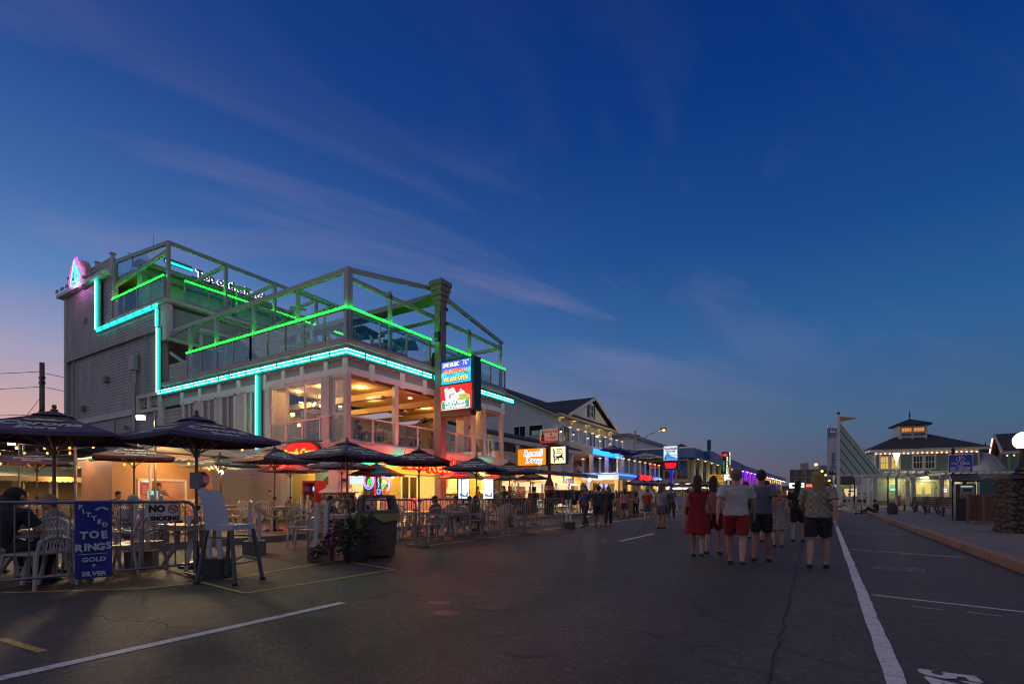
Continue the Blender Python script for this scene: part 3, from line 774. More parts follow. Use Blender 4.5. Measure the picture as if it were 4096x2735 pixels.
# --- ground storey: recess behind the arcade
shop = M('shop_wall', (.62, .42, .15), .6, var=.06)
wallpart('wall', -28.95, YS + .02, -20.3, YS + .02, .15, 3.02, sidecream, .17)
MB().box(-20.35, YS - .02, .15, -19.95, YS + .3, 3.0).build('column', white, RB)
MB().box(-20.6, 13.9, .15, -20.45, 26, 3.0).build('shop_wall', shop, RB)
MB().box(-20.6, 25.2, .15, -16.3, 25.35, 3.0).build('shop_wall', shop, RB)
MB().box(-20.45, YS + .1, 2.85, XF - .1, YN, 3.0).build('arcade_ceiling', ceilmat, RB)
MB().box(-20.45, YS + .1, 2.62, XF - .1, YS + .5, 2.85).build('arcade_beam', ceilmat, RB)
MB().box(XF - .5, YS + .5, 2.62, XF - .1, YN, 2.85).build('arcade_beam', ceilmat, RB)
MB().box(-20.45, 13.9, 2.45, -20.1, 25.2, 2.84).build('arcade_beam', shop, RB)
for y in (15.3, 17.4, 19.2, 21.0, 23.2):
 MB().box(-19.6, y, 2.76, -16.9, y + .14, 2.83).build('green_light_strip', glow('green_strip', (.01, 1, .18), 5), RB)
for x in (-18.9, -17.4):
 for y in (15.9, 18.3, 20.3, 22.2, 24.2):
  downlight(x, y, 2.85, 46 if x > -18 else 18, col=(1, .54, .12))
rock = M('field_stone', (.26, .21, .16), .85, var=.35, vs=3, bump=.4, bs=25)
rock2 = M('pale_field_stone', (.36, .29, .21), .85, var=.3, vs=3, bump=.4, bs=25)
mortar = M('mortar', (.12, .10, .085), .95, var=.2)
def pillar(x, y, name='stone_pillar'):
 r = thing(name, None, None); r.parent = RB; r.location = Vector((x, y, .15)) - RB.location
 MB().box(x - .46, y - .46, .15, x + .46, y + .46, 1.32).build('core', mortar, r)
 rnd = random.Random(int(x * 100 + y))
 for fx, fy in ((1, 0), (0, -1)):
  z = .17
  while z < 1.2:
   u = -.5
   h = rnd.uniform(.2, .34)
   while u < .42:
    w_ = min(rnd.uniform(.2, .46), .52 - u)
    c = Vector((x + fx * .47 + (u + w_ / 2) * abs(fy), y + fy * .47 + (u + w_ / 2) * abs(fx), z + h / 2))
    mb = MB(); k = 7; ax = Vector((abs(fy), abs(fx), 0)); nn = Vector((fx, fy, 0))
    outer = [c + ax * (w_ / 2 * .95 * math.cos(2 * math.pi * j / k + .3) * rnd.uniform(.88, 1.1)) + Vector((0, 0, h / 2 * .97 * math.sin(2 * math.pi * j / k + .3) * rnd.uniform(.88, 1.1))) for j in range(k)]
    mid = [c + (p - c) * .72 + nn * .075 for p in outer]
    mb.add([p - nn * .02 for p in outer] + mid + [c + nn * .1], [(j, (j + 1) % k, (j + 1) % k + k, j + k) for j in range(k)] + [(j + k, (j + 1) % k + k, 2 * k) for j in range(k)])
    mb.build('stone', rock if rnd.random() < .5 else rock2, r, smooth=True)
    u += w_
   z += h
 MB().lathe([(.80, 1.32), (.80, 1.38), (.5, 1.55), (.46, 1.6)], 4, (x, y, 0), a0=R(45)).build('cap', white, r)
 mb = MB(); mb.box(x - .3, y - .3, 1.55, x + .3, y + .3, 2.62); mb.box(x - .36, y - .36, 1.55, x + .36, y + .36, 1.66); mb.box(x - .37, y - .37, 2.45, x + .37, y + .37, 2.64); mb.build('column', white, r)
 MB().box(x + .301, y - .14, 1.8, x + .32, y + .14, 1.92).build('number_plate', black, r)
pillar(-17.2, 14.15); pillar(-17.0, 21.8); pillar(-16.9, 24.75)
# shop fronts on the back wall X = -20.45
def onback(y0, z0, y1, z1, mat, name, d=.03, par=RB, x=-20.45): return MB().box(x, y0, z0, x + d, y1, z1).build(name, mat, par)
cw = onback(15.6, 1.05, 19.3, 2.35, glow('bright_kitchen', (1, .70, .26), .95), 'counter_window')
MB().box(-20.44, 15.5, .2, -20.0, 19.4, 1.08).build('counter', M('counter_white', (.6, .58, .5), .5), RB)
for y0, y1 in ((16.3, 17.45), (17.6, 18.9)):
 mbd = MB().box(-20.40, y0, 1.85, -20.34, y1, 2.32).build('menu_screen', glow('menu_blue', (.42, .75, 1), 1.5), cw)
 for k in range(4):
  MB().box(-20.338, y0 + .1, 1.93 + k * .09, -20.335, y0 + .1 + random.uniform(.3, .55), 1.95 + k * .09).build('menu_line', M('menu_ink', (.02, .06, .12), .6), mbd)
 MB().box(-20.338, y1 - .35, 1.95, -20.333, y1 - .1, 2.22).build('menu_photo', glow('menu_food', (1, .55, .1), 1.2), mbd)
for k in range(12):
 y = 15.8 + .17 * (k % 6); z = 1.1 + .26 * (k // 6)
 MB().lathe([(.06, 0), (.07, .2)], 8, (-20.1 + .06 * (k % 2), y, z)).build('jar', M('candy_jar_%d' % (k % 3), [(.5, .25, .1), (.45, .4, .3), (.2, .12, .08)][k % 3], .3), cw)
MB().box(-20.25, 15.7, 1.3, -20.0, 16.9, 1.33).build('shelf', white, cw)
onback(19.6, 1.0, 20.9, 2.3, M('tan_door', (.45, .30, .14), .6, var=.1), 'side_door')
dr = MB(); dr.box(-20.45, 21.0, .15, -20.3, 21.1, 2.5); dr.box(-20.45, 22.3, .15, -20.3, 22.4, 2.5); dr.box(-20.45, 21.0, 2.3, -20.3, 22.4, 2.42); dr.box(-20.45, 21.66, .15, -20.3, 21.74, 2.3)
dr = dr.build('entrance', white, RB)
MB().box(-20.4, 21.1, .2, -20.38, 21.66, 2.3).build('door_glass', M('dark_glass', (.03, .02, .015), .1), dr)
MB().box(-20.4, 21.74, .2, -20.38, 22.3, 2.3).build('door_glass', MATS['dark_glass'], dr)
text('house_number', '127', .22, M('brown_ink', (.12, .06, .02)), (-20.42, 20.6, 2.42), R(90), RB)
MB().box(-20.44, 20.4, 2.30, -20.43, 20.82, 2.56).build('number_board', white, RB)
onback(19.9, 2.36, 20.35, 2.56, M('red_box', (.35, .03, .02), .5), 'alarm_box'); MB().ball((-20.35, 20.42, 2.28), .07, 8).build('alarm_lamp', warmlight, RB)
onback(19.95, 1.55, 20.15, 1.85, white, 'notice'); onback(19.95, 1.15, 20.2, 1.5, M('red_notice', (.4, .02, .02)), 'notice')
onback(22.7, .9, 24.6, 2.4, glow('bar_light', (1, .62, .14), .95), 'bar_window')
# fried dough board and ice cream roundel facing the side street
fb = MB().box(-20.0, 15.1, .4, -17.8, 15.2, 2.6).build('ice_cream_board', M('pale_teal', (.30, .50, .44), .5), RB)
MB().box(-20.0, 15.06, 2.3, -17.8, 15.1, 2.62).build('header', M('deep_blue', (.02, .06, .22), .5), fb)
text('lettering', 'World Famous Fried Dough', .165, glow('orange_ink', (1, .20, .03), .8), (-18.9, 15.05, 2.45), 0, fb)
disc = lambda x, y, z, r, mat, nm, par, t=.01, n=28, sy=1: MB().prism([(r * math.cos(2 * math.pi * j / n), r * sy * math.sin(2 * math.pi * j / n)) for j in range(n)], (x, y, z), (1, 0, 0), (0, 0, 1), (0, t, 0)).build(nm, mat, par)
yel = M('yellow_paint', (.75, .50, .06), .5)
disc(-18.85, 15.08, 1.5, .72, yel, 'roundel', fb, .02); disc(-18.85, 15.065, 1.5, .66, M('roundel_teal', (.12, .38, .42), .5), 'roundel', fb, .015)
disc(-18.85, 15.05, 1.44, .46, M('roundel_cream', (.72, .62, .42), .5), 'roundel', fb, .012)
for k, c in enumerate(((.7, .35, .3), (.75, .65, .4), (.35, .6, .5), (.8, .5, .35), (.55, .3, .4))):
 disc(-18.85 + .19 * math.cos(k * 1.26), 15.035, 1.48 + .15 * math.sin(k * 1.26), .14, M('scoop_%d' % k, c, .5), 'scoop', fb, .012)
ink = M('dark_brown_ink', (.06, .025, .01))
for i, chh in enumerate('Ice Cream Machine'):
 a = R(172 - i * 10.2)
 if chh != ' ': text('lettering', chh, .19, ink, (-18.85 + .555 * math.cos(a), 15.03, 1.5 + .555 * math.sin(a)), 0, fb, ext=.004, bold=.008, ry=0).rotation_euler = Euler((R(90), -(a - R(90)), 0), 'XYZ')
lamp('board_lamp', (-18.8, 14.4, 2.7), 12, (1, .8, .5), RB, .1)
# red cash machine
at = thing('cash_machine', 'bright red cash machine kiosk in front of the ice cream board', 'cash machine', (-18.9, 14.2, .15))
redp = M('bright_red', (.55, .02, .02), .35)
mb = MB(); mb.box(-19.35, 13.95, .15, -18.45, 14.6, .85); mb.box(-19.35, 13.95, .85, -19.25, 14.6, 1.75); mb.box(-18.55, 13.95, .85, -18.45, 14.6, 1.75); mb.box(-19.25, 14.5, .85, -18.55, 14.6, 1.75); mb.box(-19.35, 13.95, 1.75, -18.45, 14.6, 1.85); mb.build('cabinet', redp, at)
mb = MB(); mb.prism([(0, 0), (.4, 0), (.4, .8), (.28, .8), (.22, .45), (0, .3)], (-19.2, 14.1, .86), (0, 1, 0), (0, 0, 1), (.6, 0, 0)); mb.build('machine', M('machine_brown', (.16, .10, .06), .4), at)
MB().box(-19.1, 14.29, 1.42, -18.8, 14.3, 1.6).build('screen', glow('atm_blue', (.2, .5, 1), 2), at)
# neon coffee sign, ice cream neon and round neon in the counter window
ns = thing('coffee_neon', 'vertical red neon coffee sign with blue cup beside the stone pillar', 'neon sign', (-18.2, 17.0, 1.3))
MB().box(-18.9, 16.98, 1.05, -17.7, 17.02, 2.5).build('dark_board', M('purple_board', (.05, .015, .05), .3), ns)
for i, chh in enumerate('COFFEE'): text('neon_letter', chh, .2, red_neon, (-18.05, 16.95, 2.36 - i * .22), 0, ns, outline=.012)
MB().tube([(-17.95, 16.95, 1.5), (-17.92, 16.95, 1.3), (-17.75, 16.95, 1.3), (-17.72, 16.95, 1.5), (-17.95, 16.95, 1.5)], .014).build('neon_cup', glow('blue_neon', (.06, .25, 1), 6), ns)
MB().tube([(-17.85, 16.95, 1.6), (-17.8, 16.95, 1.75), (-17.88, 16.95, 1.9), (-17.83, 16.95, 2.05)], .014).build('neon_steam', MATS['blue_neon'], ns)
MB().tube([(-18.5 + .36 * math.cos(t * .33), 16.95, 1.95 + .42 * math.sin(t * .33)) for t in range(20)], .016).build('neon_ring', MATS['blue_neon'], ns)
MB().tube([(-18.5 + .27 * math.cos(t * .33), 16.95, 1.95 + .32 * math.sin(t * .33)) for t in range(20)], .014).build('neon_ring', glow('pink_neon', (1, .08, .45), 5), ns)
MB().tube([(-18.55, 16.95, 1.7), (-18.5, 16.95, 2.0), (-18.42, 16.95, 1.8), (-18.35, 16.95, 2.1)], .014).build('neon_cone', green_neon, ns)
rn = thing('round_ice_cream_neon', 'round neon ice cream sign with blue and violet rings beside the menu screens', 'neon sign', (-20.0, 19.3, 1.4))
for r_, m_ in ((.42, MATS['blue_neon']), (.33, MATS['pink_neon'])):
 MB().tube([(-19.95, 19.35 + r_ * math.cos(t * .2618), 1.85 + r_ * 1.15 * math.sin(t * .2618)) for t in range(24)], .018, closed=True).build('neon_ring', m_, rn)
for k in range(3): MB().ball((-19.97, 19.25 + k * .1, 1.92 + .07 * (k % 2)), .1, 8).build('scoop', glow('neon_scoop_%d' % k, [(1, .45, .1), (1, .7, .4), (1, .4, .3)][k], 1.6), rn)
MB().lathe([(.02, -.3), (.12, 0)], 8, (-19.97, 19.35, 1.85)).build('cone', green_neon, rn)
# porch picket rail in front of the shops
pk = thing('picket_railing', 'white picket railing between the pavement tables and the shop fronts', 'railing', (-15.3, 19, .15))
for a, b in ((14.9, 17.7), (18.0, 20.8), (21.1, 23.9), (24.2, 26.6)):
 MB().box(-15.34, a, 1.02, -15.26, b, 1.1).build('rail', white, pk); MB().box(-15.34, a, .25, -15.26, b, .32).build('rail', white, pk)
 MB().box(-15.38, a - .2, .15, -15.22, a - .04, 1.2).build('post', white, pk)
 n = int((b - a) / .14)
 for j in range(n): MB().box(-15.325, a + .05 + j * .14, .32, -15.275, a + .1 + j * .14, 1.02).build('picket', white, pk)

# --- signs on the restaurant
PY = thing('sign_pylon', 'tall grey square sign post with stepped cap rising through the deck rail', 'sign post', (-15.72, 18.95, .15))
mb = MB(); mb.box(-15.92, 18.74, .15, -15.54, 19.16, 10.6); mb.build('post', M('pylon_grey', (.20, .18, .18), .6, var=.12), PY)
for i in range(5): MB().box(-15.94 - .045 * i, 18.72 - .045 * i, 10.35 + .24 * i, -15.52 + .045 * i, 19.18 + .045 * i, 10.59 + .24 * i - .02).build('cap_board', M('pylon_grey', (.20, .18, .18)), PY)
mb = MB(); mb.tube([(-15.5, 18.64, 10.0), (-15.42, 18.6, 9.6), (-15.5, 18.63, 9.2), (-15.5, 18.63, 8.0)], .025); mb.box(-15.75, 18.5, 8.6, -15.5, 18.67, 9.0); mb.build('conduit', darkmetal, PY)
for z in (9.4, 10.1): MB().box(-15.44, 18.9, z, -15.32, 19.05, z + .12).build('bracket', darkmetal, PY)
BS = thing('blade_sign', 'tall projecting sign with bright colour screen above a red ocean view restaurant panel', 'sign', (-14.45, 18.9, 5.1))
sgn = M('dark_green_metal', (.012, .05, .045), .4, .3)
MB().box(-15.45, 18.62, 5.15, -13.5, 19.2, 7.62).build('cabinet', sgn, BS)
MB().box(-15.5, 18.66, 4.95, -13.7, 19.1, 5.15).build('base_beam', M('brown_metal', (.08, .05, .04), .5), BS)
yb = 18.615
scr = MB().box(-15.36, yb - .03, 6.46, -13.66, yb, 7.50).build('colour_screen', glow('screen_cyan', (.03, .42, 1), 1.5), BS)
MB().box(-15.36, yb - .034, 6.92, -13.66, yb - .031, 7.50).build('screen_band', glow('screen_blue', (.06, .10, .9), 1.3), scr)
mb = MB(); mb.prism([(0, 0), (.5, .14), (1.0, .02), (1.7, .16), (1.7, .34), (1.1, .26), (.5, .36), (0, .2)], (-15.36, yb - .036, 6.78), (1, 0, 0), (0, 0, 1), (0, .001, 0)); mb.build('screen_wave', glow('screen_wave', (.08, .75, 1), 1.5), scr)
def scrtxt(s, z, mat, size, x=-14.51, sx=.8, al='CENTER'):
 text('lettering', s, size, black, (x, yb - .042, z - .012), 0, scr, ext=.001, bold=.022, sx=sx, align=al)
 text('lettering', s, size, mat, (x, yb - .05, z), 0, scr, ext=.001, bold=.008, sx=sx, align=al)
scrtxt('LIVE MUSIC', 7.32, glow('screen_white', (1, .95, .95), 1.6), .27, -15.27, .72, 'LEFT'); scrtxt('76\u00b0', 7.33, glow('screen_ice', (.55, .75, 1), 1.5), .33, -13.92, .8)
scrtxt('ITS OFFICIAL!', 7.0, glow('screen_orange', (1, .2, .02), 1.7), .31, sx=.76)
scrtxt('WE ARE OPEN', 6.65, glow('screen_yellow', (1, .72, .04), 1.7), .28, sx=.78)
redpanel = MB().box(-15.42, yb - .03, 5.22, -13.6, yb, 6.38).build('red_panel', glow('panel_red', (1, .008, .015), .95), BS)
wl = glow('panel_white', (1, 1, .95), 1.25)
for s, x, z, sz in (('Sea', -14.86, 6.12, .44), ('Ketch', -14.55, 5.86, .5)):
 text('lettering', s, sz, glow('panel_teal', (.05, .5, .4), .7), (x + .015, yb - .036, z - .02), 0, redpanel, ext=.001, bold=.045, sx=.95).rotation_euler = (R(90), R(-12), 0)
 text('lettering', s, sz, wl, (x, yb - .045, z), 0, redpanel, ext=.001, bold=.034, sx=.95).rotation_euler = (R(90), R(-12), 0)
disc(-14.0, yb - .05, 5.76, .33, glow('panel_yellow', (.72, .85, .12), .9), 'oval', redpanel, .01, 24, .48)
text('lettering', 'DINING', .115, black, (-14.0, yb - .055, 5.81), 0, redpanel, ext=.001); text('lettering', 'COCKTAILS', .1, black, (-14.0, yb - .055, 5.69), 0, redpanel, ext=.001)
def rrect(w, h, r, n=5):
 o = []
 for cx0, cy0, a0 in ((w / 2 - r, h / 2 - r, 0), (-w / 2 + r, h / 2 - r, 90), (-w / 2 + r, -h / 2 + r, 180), (w / 2 - r, -h / 2 + r, 270)):
  for k in range(n + 1): a = R(a0 + 90 * k / n); o.append((cx0 + r * math.cos(a), cy0 + r * math.sin(a)))
 return o
MB().prism(rrect(1.66, .44, .09), (-14.52, yb - .038, 5.46), (1, 0, 0), (0, 0, 1), (0, .005, 0)).build('white_border', wl, redpanel)
MB().prism(rrect(1.6, .38, .07), (-14.52, yb - .044, 5.46), (1, 0, 0), (0, 0, 1), (0, .005, 0)).build('teal_field', glow('panel_sea', (.01, .42, .32), .9), redpanel)
text('lettering', 'OCEAN VIEW', .2, wl, (-14.55, yb - .05, 5.555), 0, redpanel, ext=.001, bold=.012); text('lettering', 'RESTAURANT', .2, wl, (-14.52, yb - .05, 5.365), 0, redpanel, ext=.001, bold=.012)
lamp('sign_glow', (-14.2, 17.9, 5.8), 7, (1, .25, .25), BS, .5)
# red neon name over the arcade, seen between the parasols
NR = thing('neon_name_sign', 'large red neon Sea Ketch script above the green lit arcade', 'neon sign', (-15.35, 18, 2.4))
MB().box(-15.44, 16.0, 2.35, -15.4, 19.9, 2.42).build('mount', black, NR)
for s, y, z, sz in (('Sea', 16.75, 2.68, .92), ('Ketch', 18.6, 2.58, .92)):
 text('neon_letters', s, sz, red_neon, (-15.3, y, z), R(90), NR, outline=.05, shear=.15, bold=.03)
 text('neon_letters', s, sz * .96, glow('orange_neon', (1, .16, .02), 5), (-15.28, y, z), R(90), NR, outline=.018, shear=.15, bold=-.02)
 text('letter_body', s, sz, M('dark_red', (.16, .01, .01), .4), (-15.36, y, z), R(90), NR, ext=.03, shear=.15, bold=.03)
MB().tube([(-15.3, 16.0, 2.95), (-15.3, 16.1, 3.22), (-15.3, 16.4, 3.2), (-15.3, 16.4, 3.0), (-15.3, 16.2, 3.02)], .025).build('neon_swirl', red_neon, NR)
lamp('neon_lamp', (-14.0, 16.4, 2.35), 95, (1, .05, .02), NR, .12); lamp('neon_lamp', (-13.9, 20.6, 2.35), 95, (1, .08, .03), NR, .12)
RO = thing('red_oval_sign', 'glowing red oval neon sign on the slab edge over the ice cream board', 'neon sign', (-18.75, 13.42, 2.6))
disc(-18.75, 13.40, 3.02, 1.3, M('dark_red_oval', (.10, .01, .01), .4), 'cabinet', RO, .1, 32, .42)
disc(-18.75, 13.36, 3.02, 1.2, glow('oval_red', (1, .012, .008), .9), 'face', RO, .04, 32, .38)
text('neon_letters', 'Beach Cone', .42, glow('hot_orange', (1, .22, .03), 4), (-18.75, 13.32, 3.0), 0, RO, outline=.02, shear=.25)
MB().bar((-20.3, 13.3, 3.5), (-17.2, 13.3, 3.42), .06).build('lamp_bar', darkmetal, RO)
lamp('neon_lamp', (-18.75, 12.6, 2.8), 40, (1, .03, .02), RO, .5)
for y, x in ((16.1, -15.9), (22.6, -15.9)): MB().box(x - .1, y, 2.68, x + .5, y + .8, 2.72).build('cyan_light_strip', cyan_neon, RB)
# 'Top of the Ketch' channel letters on the upper roof edge
TL = thing('roof_lettering', 'Top of the Ketch letters with white halo glow on the upper roof edge', 'sign', (-35.5, 21, 15.7))
MB().bar((-35.6, 17.3, 15.78), (-35.6, 23.0, 15.78), .05, .05).build('mount_rail', darkmetal, TL)
text('halo_letters', 'Top of the Ketch', .72, glow('halo_white', (.85, .78, 1), 2.6), (-35.66, 20.1, 16.05), R(90), TL, ext=.012, bold=.04)
text('letters', 'Top of the Ketch', .72, M('letter_dark', (.01, .03, .035), .4), (-35.56, 20.1, 16.05), R(90), TL, ext=.05, bold=.01)
mb = MB(); mb.box(-35.75, 15.7, 16.1, -35.55, 17.3, 16.4); mb.build('end_bar', teal, TL)
MB().box(-35.54, 15.7, 16.08, -35.5, 17.3, 16.2).build('light_strip', glow('teal_strip', (.01, .9, .65), 3), TL)
# neon sail emblem on the west parapet
SE = thing('neon_sail_emblem', 'pink and cyan neon sailing ketch in a ring on the west parapet', 'neon sign', (-42.6, 13.2, 15.3))
pinkn = glow('magenta_neon', (1, .05, .75), 3.2)
cn2 = glow('aqua_neon', (.06, .9, .8), 3)
cxs = -41.9
disc(cxs + .35, 13.3, 15.80, .95, M('cream_sign', (.45, .42, .25), .5), 'sign_body', SE, .3, 28, .92)
for k, pts in enumerate(([(cxs - .25, 13.2, 16.80), (cxs - .8, 13.2, 16.08), (cxs - 1.1, 13.2, 15.52), (cxs - .95, 13.2, 15.12)], [(cxs - .2, 13.2, 16.84), (cxs + .1, 13.2, 16.88), (cxs + .35, 13.2, 16.32), (cxs + .95, 13.2, 16.00), (cxs + 1.05, 13.2, 15.60), (cxs + .85, 13.2, 15.24)])):
 MB().tube(pts, .05, 6).build('neon_tube', pinkn, SE)
for pts in ([(cxs - .1, 13.15, 16.72), (cxs - .7, 13.15, 15.40), (cxs - .05, 13.15, 15.40), (cxs - .1, 13.15, 16.72), (cxs + .55, 13.15, 15.44), (cxs + .1, 13.15, 15.44), (cxs - .1, 13.15, 16.72)], [(cxs - .75, 13.15, 15.32), (cxs + .75, 13.15, 15.36), (cxs + .55, 13.15, 15.12), (cxs - .6, 13.15, 15.12), (cxs - .75, 13.15, 15.32)], [(cxs + .2, 13.15, 16.32), (cxs + .75, 13.15, 15.48)]):
 MB().tube(pts, .03, 6).build('neon_tube', cn2, SE)
lamp('emblem_lamp', (cxs, 12.9, 15.1), 14, (.9, .25, .9), SE, .08)
# floodlights on the south wall
def floodlight(x, y, z, label, target, power, pole=None, col=(.9, 1, .72)):
 f = thing('floodlight', label, 'floodlight', (x, y, z), 0, 'floodlights over the side street')
 d = (Vector(target) - Vector((x, y, z))).normalized(); q = d.to_track_quat('-Y', 'Z').to_euler()
 mb = MB(); mb.cbox(x, y, z, .30, .16, .2, rx=q.x, rz=q.z); mb.build('housing', darkmetal, f)
 mb = MB(); mb.cbox(x + d.x * .11, y + d.y * .11, z + d.z * .11, .24, .02, .14, rx=q.x, rz=q.z); mb.build('lens', glow('flood_lens', (.9, 1, .62), 14, False), f)
 if pole: MB().bar((x + .25, y + .3, 0), (x + .25, y + .3, z + .2), .06).build('pole', galv, f)
 l = lamp('flood_lamp', Vector((x, y, z)) + d * .25, power, col, f, .5, 'SPOT', angle=165, blend=.7)
 aim(l, target)
 return f

# ------------------------------------------------------------------ west side: stalls, tent, back buildings
pole_wood = M('weathered_pole', (.20, .16, .12), .85, var=.25, vs=4, stretch=(6, 6, .6))
UP = thing('utility_pole', 'tall wooden utility pole with tangled wires left of the restaurant', 'utility pole', atd(168, 40))
c = atd(168, 40)
MB().lathe([(.19, 0), (.16, 11.8)], 10, tuple(c)).build('pole', pole_wood, UP, smooth='auto')
rt = Vector((_c, _s, 0))
for z in (10.6, 10.2, 7.7, 7.2, 6.6): MB().cbox(c.x, c.y, z, .5, .3, .16).build('bracket', darkmetal, UP)
def wire(p, q, sag, par, r=.022, nm='wire'):
 p = Vector(p); q = Vector(q)
 return MB().tube([p + (q - p) * t - Vector((0, 0, sag * 4 * t * (1 - t))) for t in [k / 10 for k in range(11)]], r, 4).build(nm, black, par)
for z, zl in ((11.1, 10.4), (9.9, 9.1), (7.7, 7.6), (7.1, 7.0), (6.6, 6.5)): wire(c + Vector((0, 0, z)), c - rt * 14 + Vector((0, -3, zl)), .25, UP)
for z in (11.0, 9.9): wire(c + Vector((0, 0, z)), (-46, 22, z - 1.2), .2, UP)
wire(c + Vector((0, 0, 9.2)), c - rt * 4.5 + Vector((0, 0, 3.6)), .1, UP)
for k in range(7):
 a = c + Vector((random.uniform(-.5, .5), 0, random.uniform(6.2, 8.4)))
 MB().tube([a, a - rt * random.uniform(.3, .9) + Vector((0, 0, -.6)), a - rt * random.uniform(.2, .7) + Vector((0, 0, -1.5)), c + Vector((0, 0, a.z - 1.9))], .03, 4).build('cable_loop', black, UP)
# dark roofed house behind
def hip(name, par, x0, y0, x1, y1, z0, z1, mat=shingle, over=.5, ridge=None, t=.16):
 x0 -= over; y0 -= over; x1 += over; y1 += over
 w = min(x1 - x0, y1 - y0) / 2 if ridge is None else ridge
 if x1 - x0 > y1 - y0: r0 = (x0 + w, (y0 + y1) / 2); r1 = (x1 - w, (y0 + y1) / 2)
 else: r0 = ((x0 + x1) / 2, y0 + w); r1 = ((x0 + x1) / 2, y1 - w)
 vs = [(x0, y0, z0), (x1, y0, z0), (x1, y1, z0), (x0, y1, z0), (x0, y0, z0 + t), (x1, y0, z0 + t), (x1, y1, z0 + t), (x0, y1, z0 + t), (*r0, z1), (*r1, z1)]
 if x1 - x0 > y1 - y0: top = [(4, 5, 9, 8), (5, 6, 9), (6, 7, 8, 9), (7, 4, 8)]
 else: top = [(4, 5, 8), (5, 6, 9, 8), (6, 7, 9), (7, 4, 8, 9)]
 return MB().add(vs, [(3, 2, 1, 0), (0, 1, 5, 4), (1, 2, 6, 5), (2, 3, 7, 6), (3, 0, 4, 7)] + top).build(name, mat, par)
hb = thing('back_house', 'low dark roofed house standing behind the side street stalls', 'house', (-44, 12, 0))
MB().box(-48, 8.2, 0, -39, 16, 3.9).build('wall', M('dark_grey_wall', (.16, .15, .14), .7, var=.1), hb)  # plain dark grey wall colour
hip('roof', hb, -48, 8.2, -39, 16, 3.9, 5.9)
for y in (9.2, 11.0): MB().box(-39.0, y, 1.4, -38.92, y + .9, 2.9).build('window', M('black_window', (.02, .02, .025), .15), hb)
# row of small shuttered stalls
SH = thing('stall_row', 'row of low white stalls with roll-up shutters under striped awnings', 'stall', (-31.5, 8, 0))
for y0, y1, z0, z1 in ((4, 6.3, 0, 2.9), (7.5, 7.7, 0, 2.9), (8.75, 8.95, 0, 2.9), (9.75, 10.15, 0, 2.9), (11.05, 13.3, 0, 2.9), (4, 13.3, 2.12, 2.9)):
 wallpart('wall', -31, y0, -31, y1, z0, z1, M('stall_white', (.50, .49, .44), .6, var=.08), .17, .25, SH)
MB().box(-35, 4, 2.9, -30.9, 13.3, 3.02).build('roof', M('roof_grey', (.12, .12, .12), .8), SH)
shut = M('roller_shutter', (.26, .24, .21), .45, .3, var=.1)
for y0, y1 in ((6.35, 7.45), (7.75, 8.7), (9.0, 9.7)):
 mb = MB()
 for k in range(20): mb.prism([(0, 0), (.02, .05), (0, .1)], (-31.12, y0, .12 + k * .1), (1, 0, 0), (0, 0, 1), (0, y1 - y0, 0))
 mb.build('roller_shutter', shut, SH)
dfr = MB(); dfr.box(-31.02, 10.05, 0, -30.94, 10.15, 2.25); dfr.box(-31.02, 11.05, 0, -30.94, 11.15, 2.25); dfr.box(-31.02, 10.05, 2.12, -30.93, 11.15, 2.25); dfr = dfr.build('door_frame', white, SH)
mb = MB()
for k in range(14): mb.prism([(0, 0), (.05, .035), (0, .07)], (-31.2, 10.16 + k * .064, .15), (1, 0, 0), (0, 1, 0), (0, 0, 1.95))
mb.build('bead_curtain', M('sequin_curtain', (.06, .30, .30), .35, .2, var=.3, vs=30, emit=(.05, .5, .5), es=.25), SH)
sb_ = MB().box(-30.9, 10.75, .5, -30.84, 11.12, 1.75).build('framed_picture', M('picture_frame', (.05, .03, .02), .4), SH)
MB().box(-30.835, 10.79, .56, -30.83, 11.08, 1.7).build('picture', glow('saint_picture', (.8, .5, .2), .5), sb_)
sb_ = MB().cbox(-30.7, 11.45, 1.25, .05, .42, 1.7).build('door_sign', M('brown_board', (.10, .04, .02), .5), SH)
MB().lathe([(.12, 0), (.12, .01)], 16, (0, 0, 0)).build('palm_disc', M('pale_ink', (.5, .42, .28)), sb_, world=False).rotation_euler = (0, R(90), 0)
bpy.context.view_layer.update()
for o in sb_.children: o.location = (.03, 0, .85)
for z, s in ((2.0, 'Psychic'), (1.88, '& Tarot'), (.62, 'Readings')): text('lettering', s, .09, MATS['pale_ink'], (-30.67, 11.45, z), R(90), sb_, ext=.002)
BN = thing('banner', 'faded purple and red banner with a phone number over the stall door', 'banner', (-30.85, 10.5, 2.3))
mb = MB(); k = 12
for i in range(k):
 f = lambda t: -30.86 + .03 * math.sin(t * 9)
 mb.quad((f(i / k), 9.85 + 1.45 * i / k, 2.33), (f((i + 1) / k), 9.85 + 1.45 * (i + 1) / k, 2.33), (f((i + 1) / k), 9.85 + 1.45 * (i + 1) / k, 2.95), (f(i / k), 9.85 + 1.45 * i / k, 2.95))
mb.build('cloth', M('banner_purple', (.12, .035, .09), .6, var=.35, vs=2), BN)
tx = M('banner_ink', (.55, .42, .42), .6)
text('lettering', '781-570-8545', .14, tx, (-30.81, 10.6, 2.42), R(90), BN, ext=.002)
for s, y, z in (('Spiritual', 10.08, 2.62), ('Readings', 10.08, 2.52), ('Aura', 11.1, 2.62), ('Readings', 11.1, 2.52), ('Psychic', 10.25, 2.82)): text('lettering', s, .085, tx, (-30.81, y, z), R(90), BN, ext=.002, shear=.2)
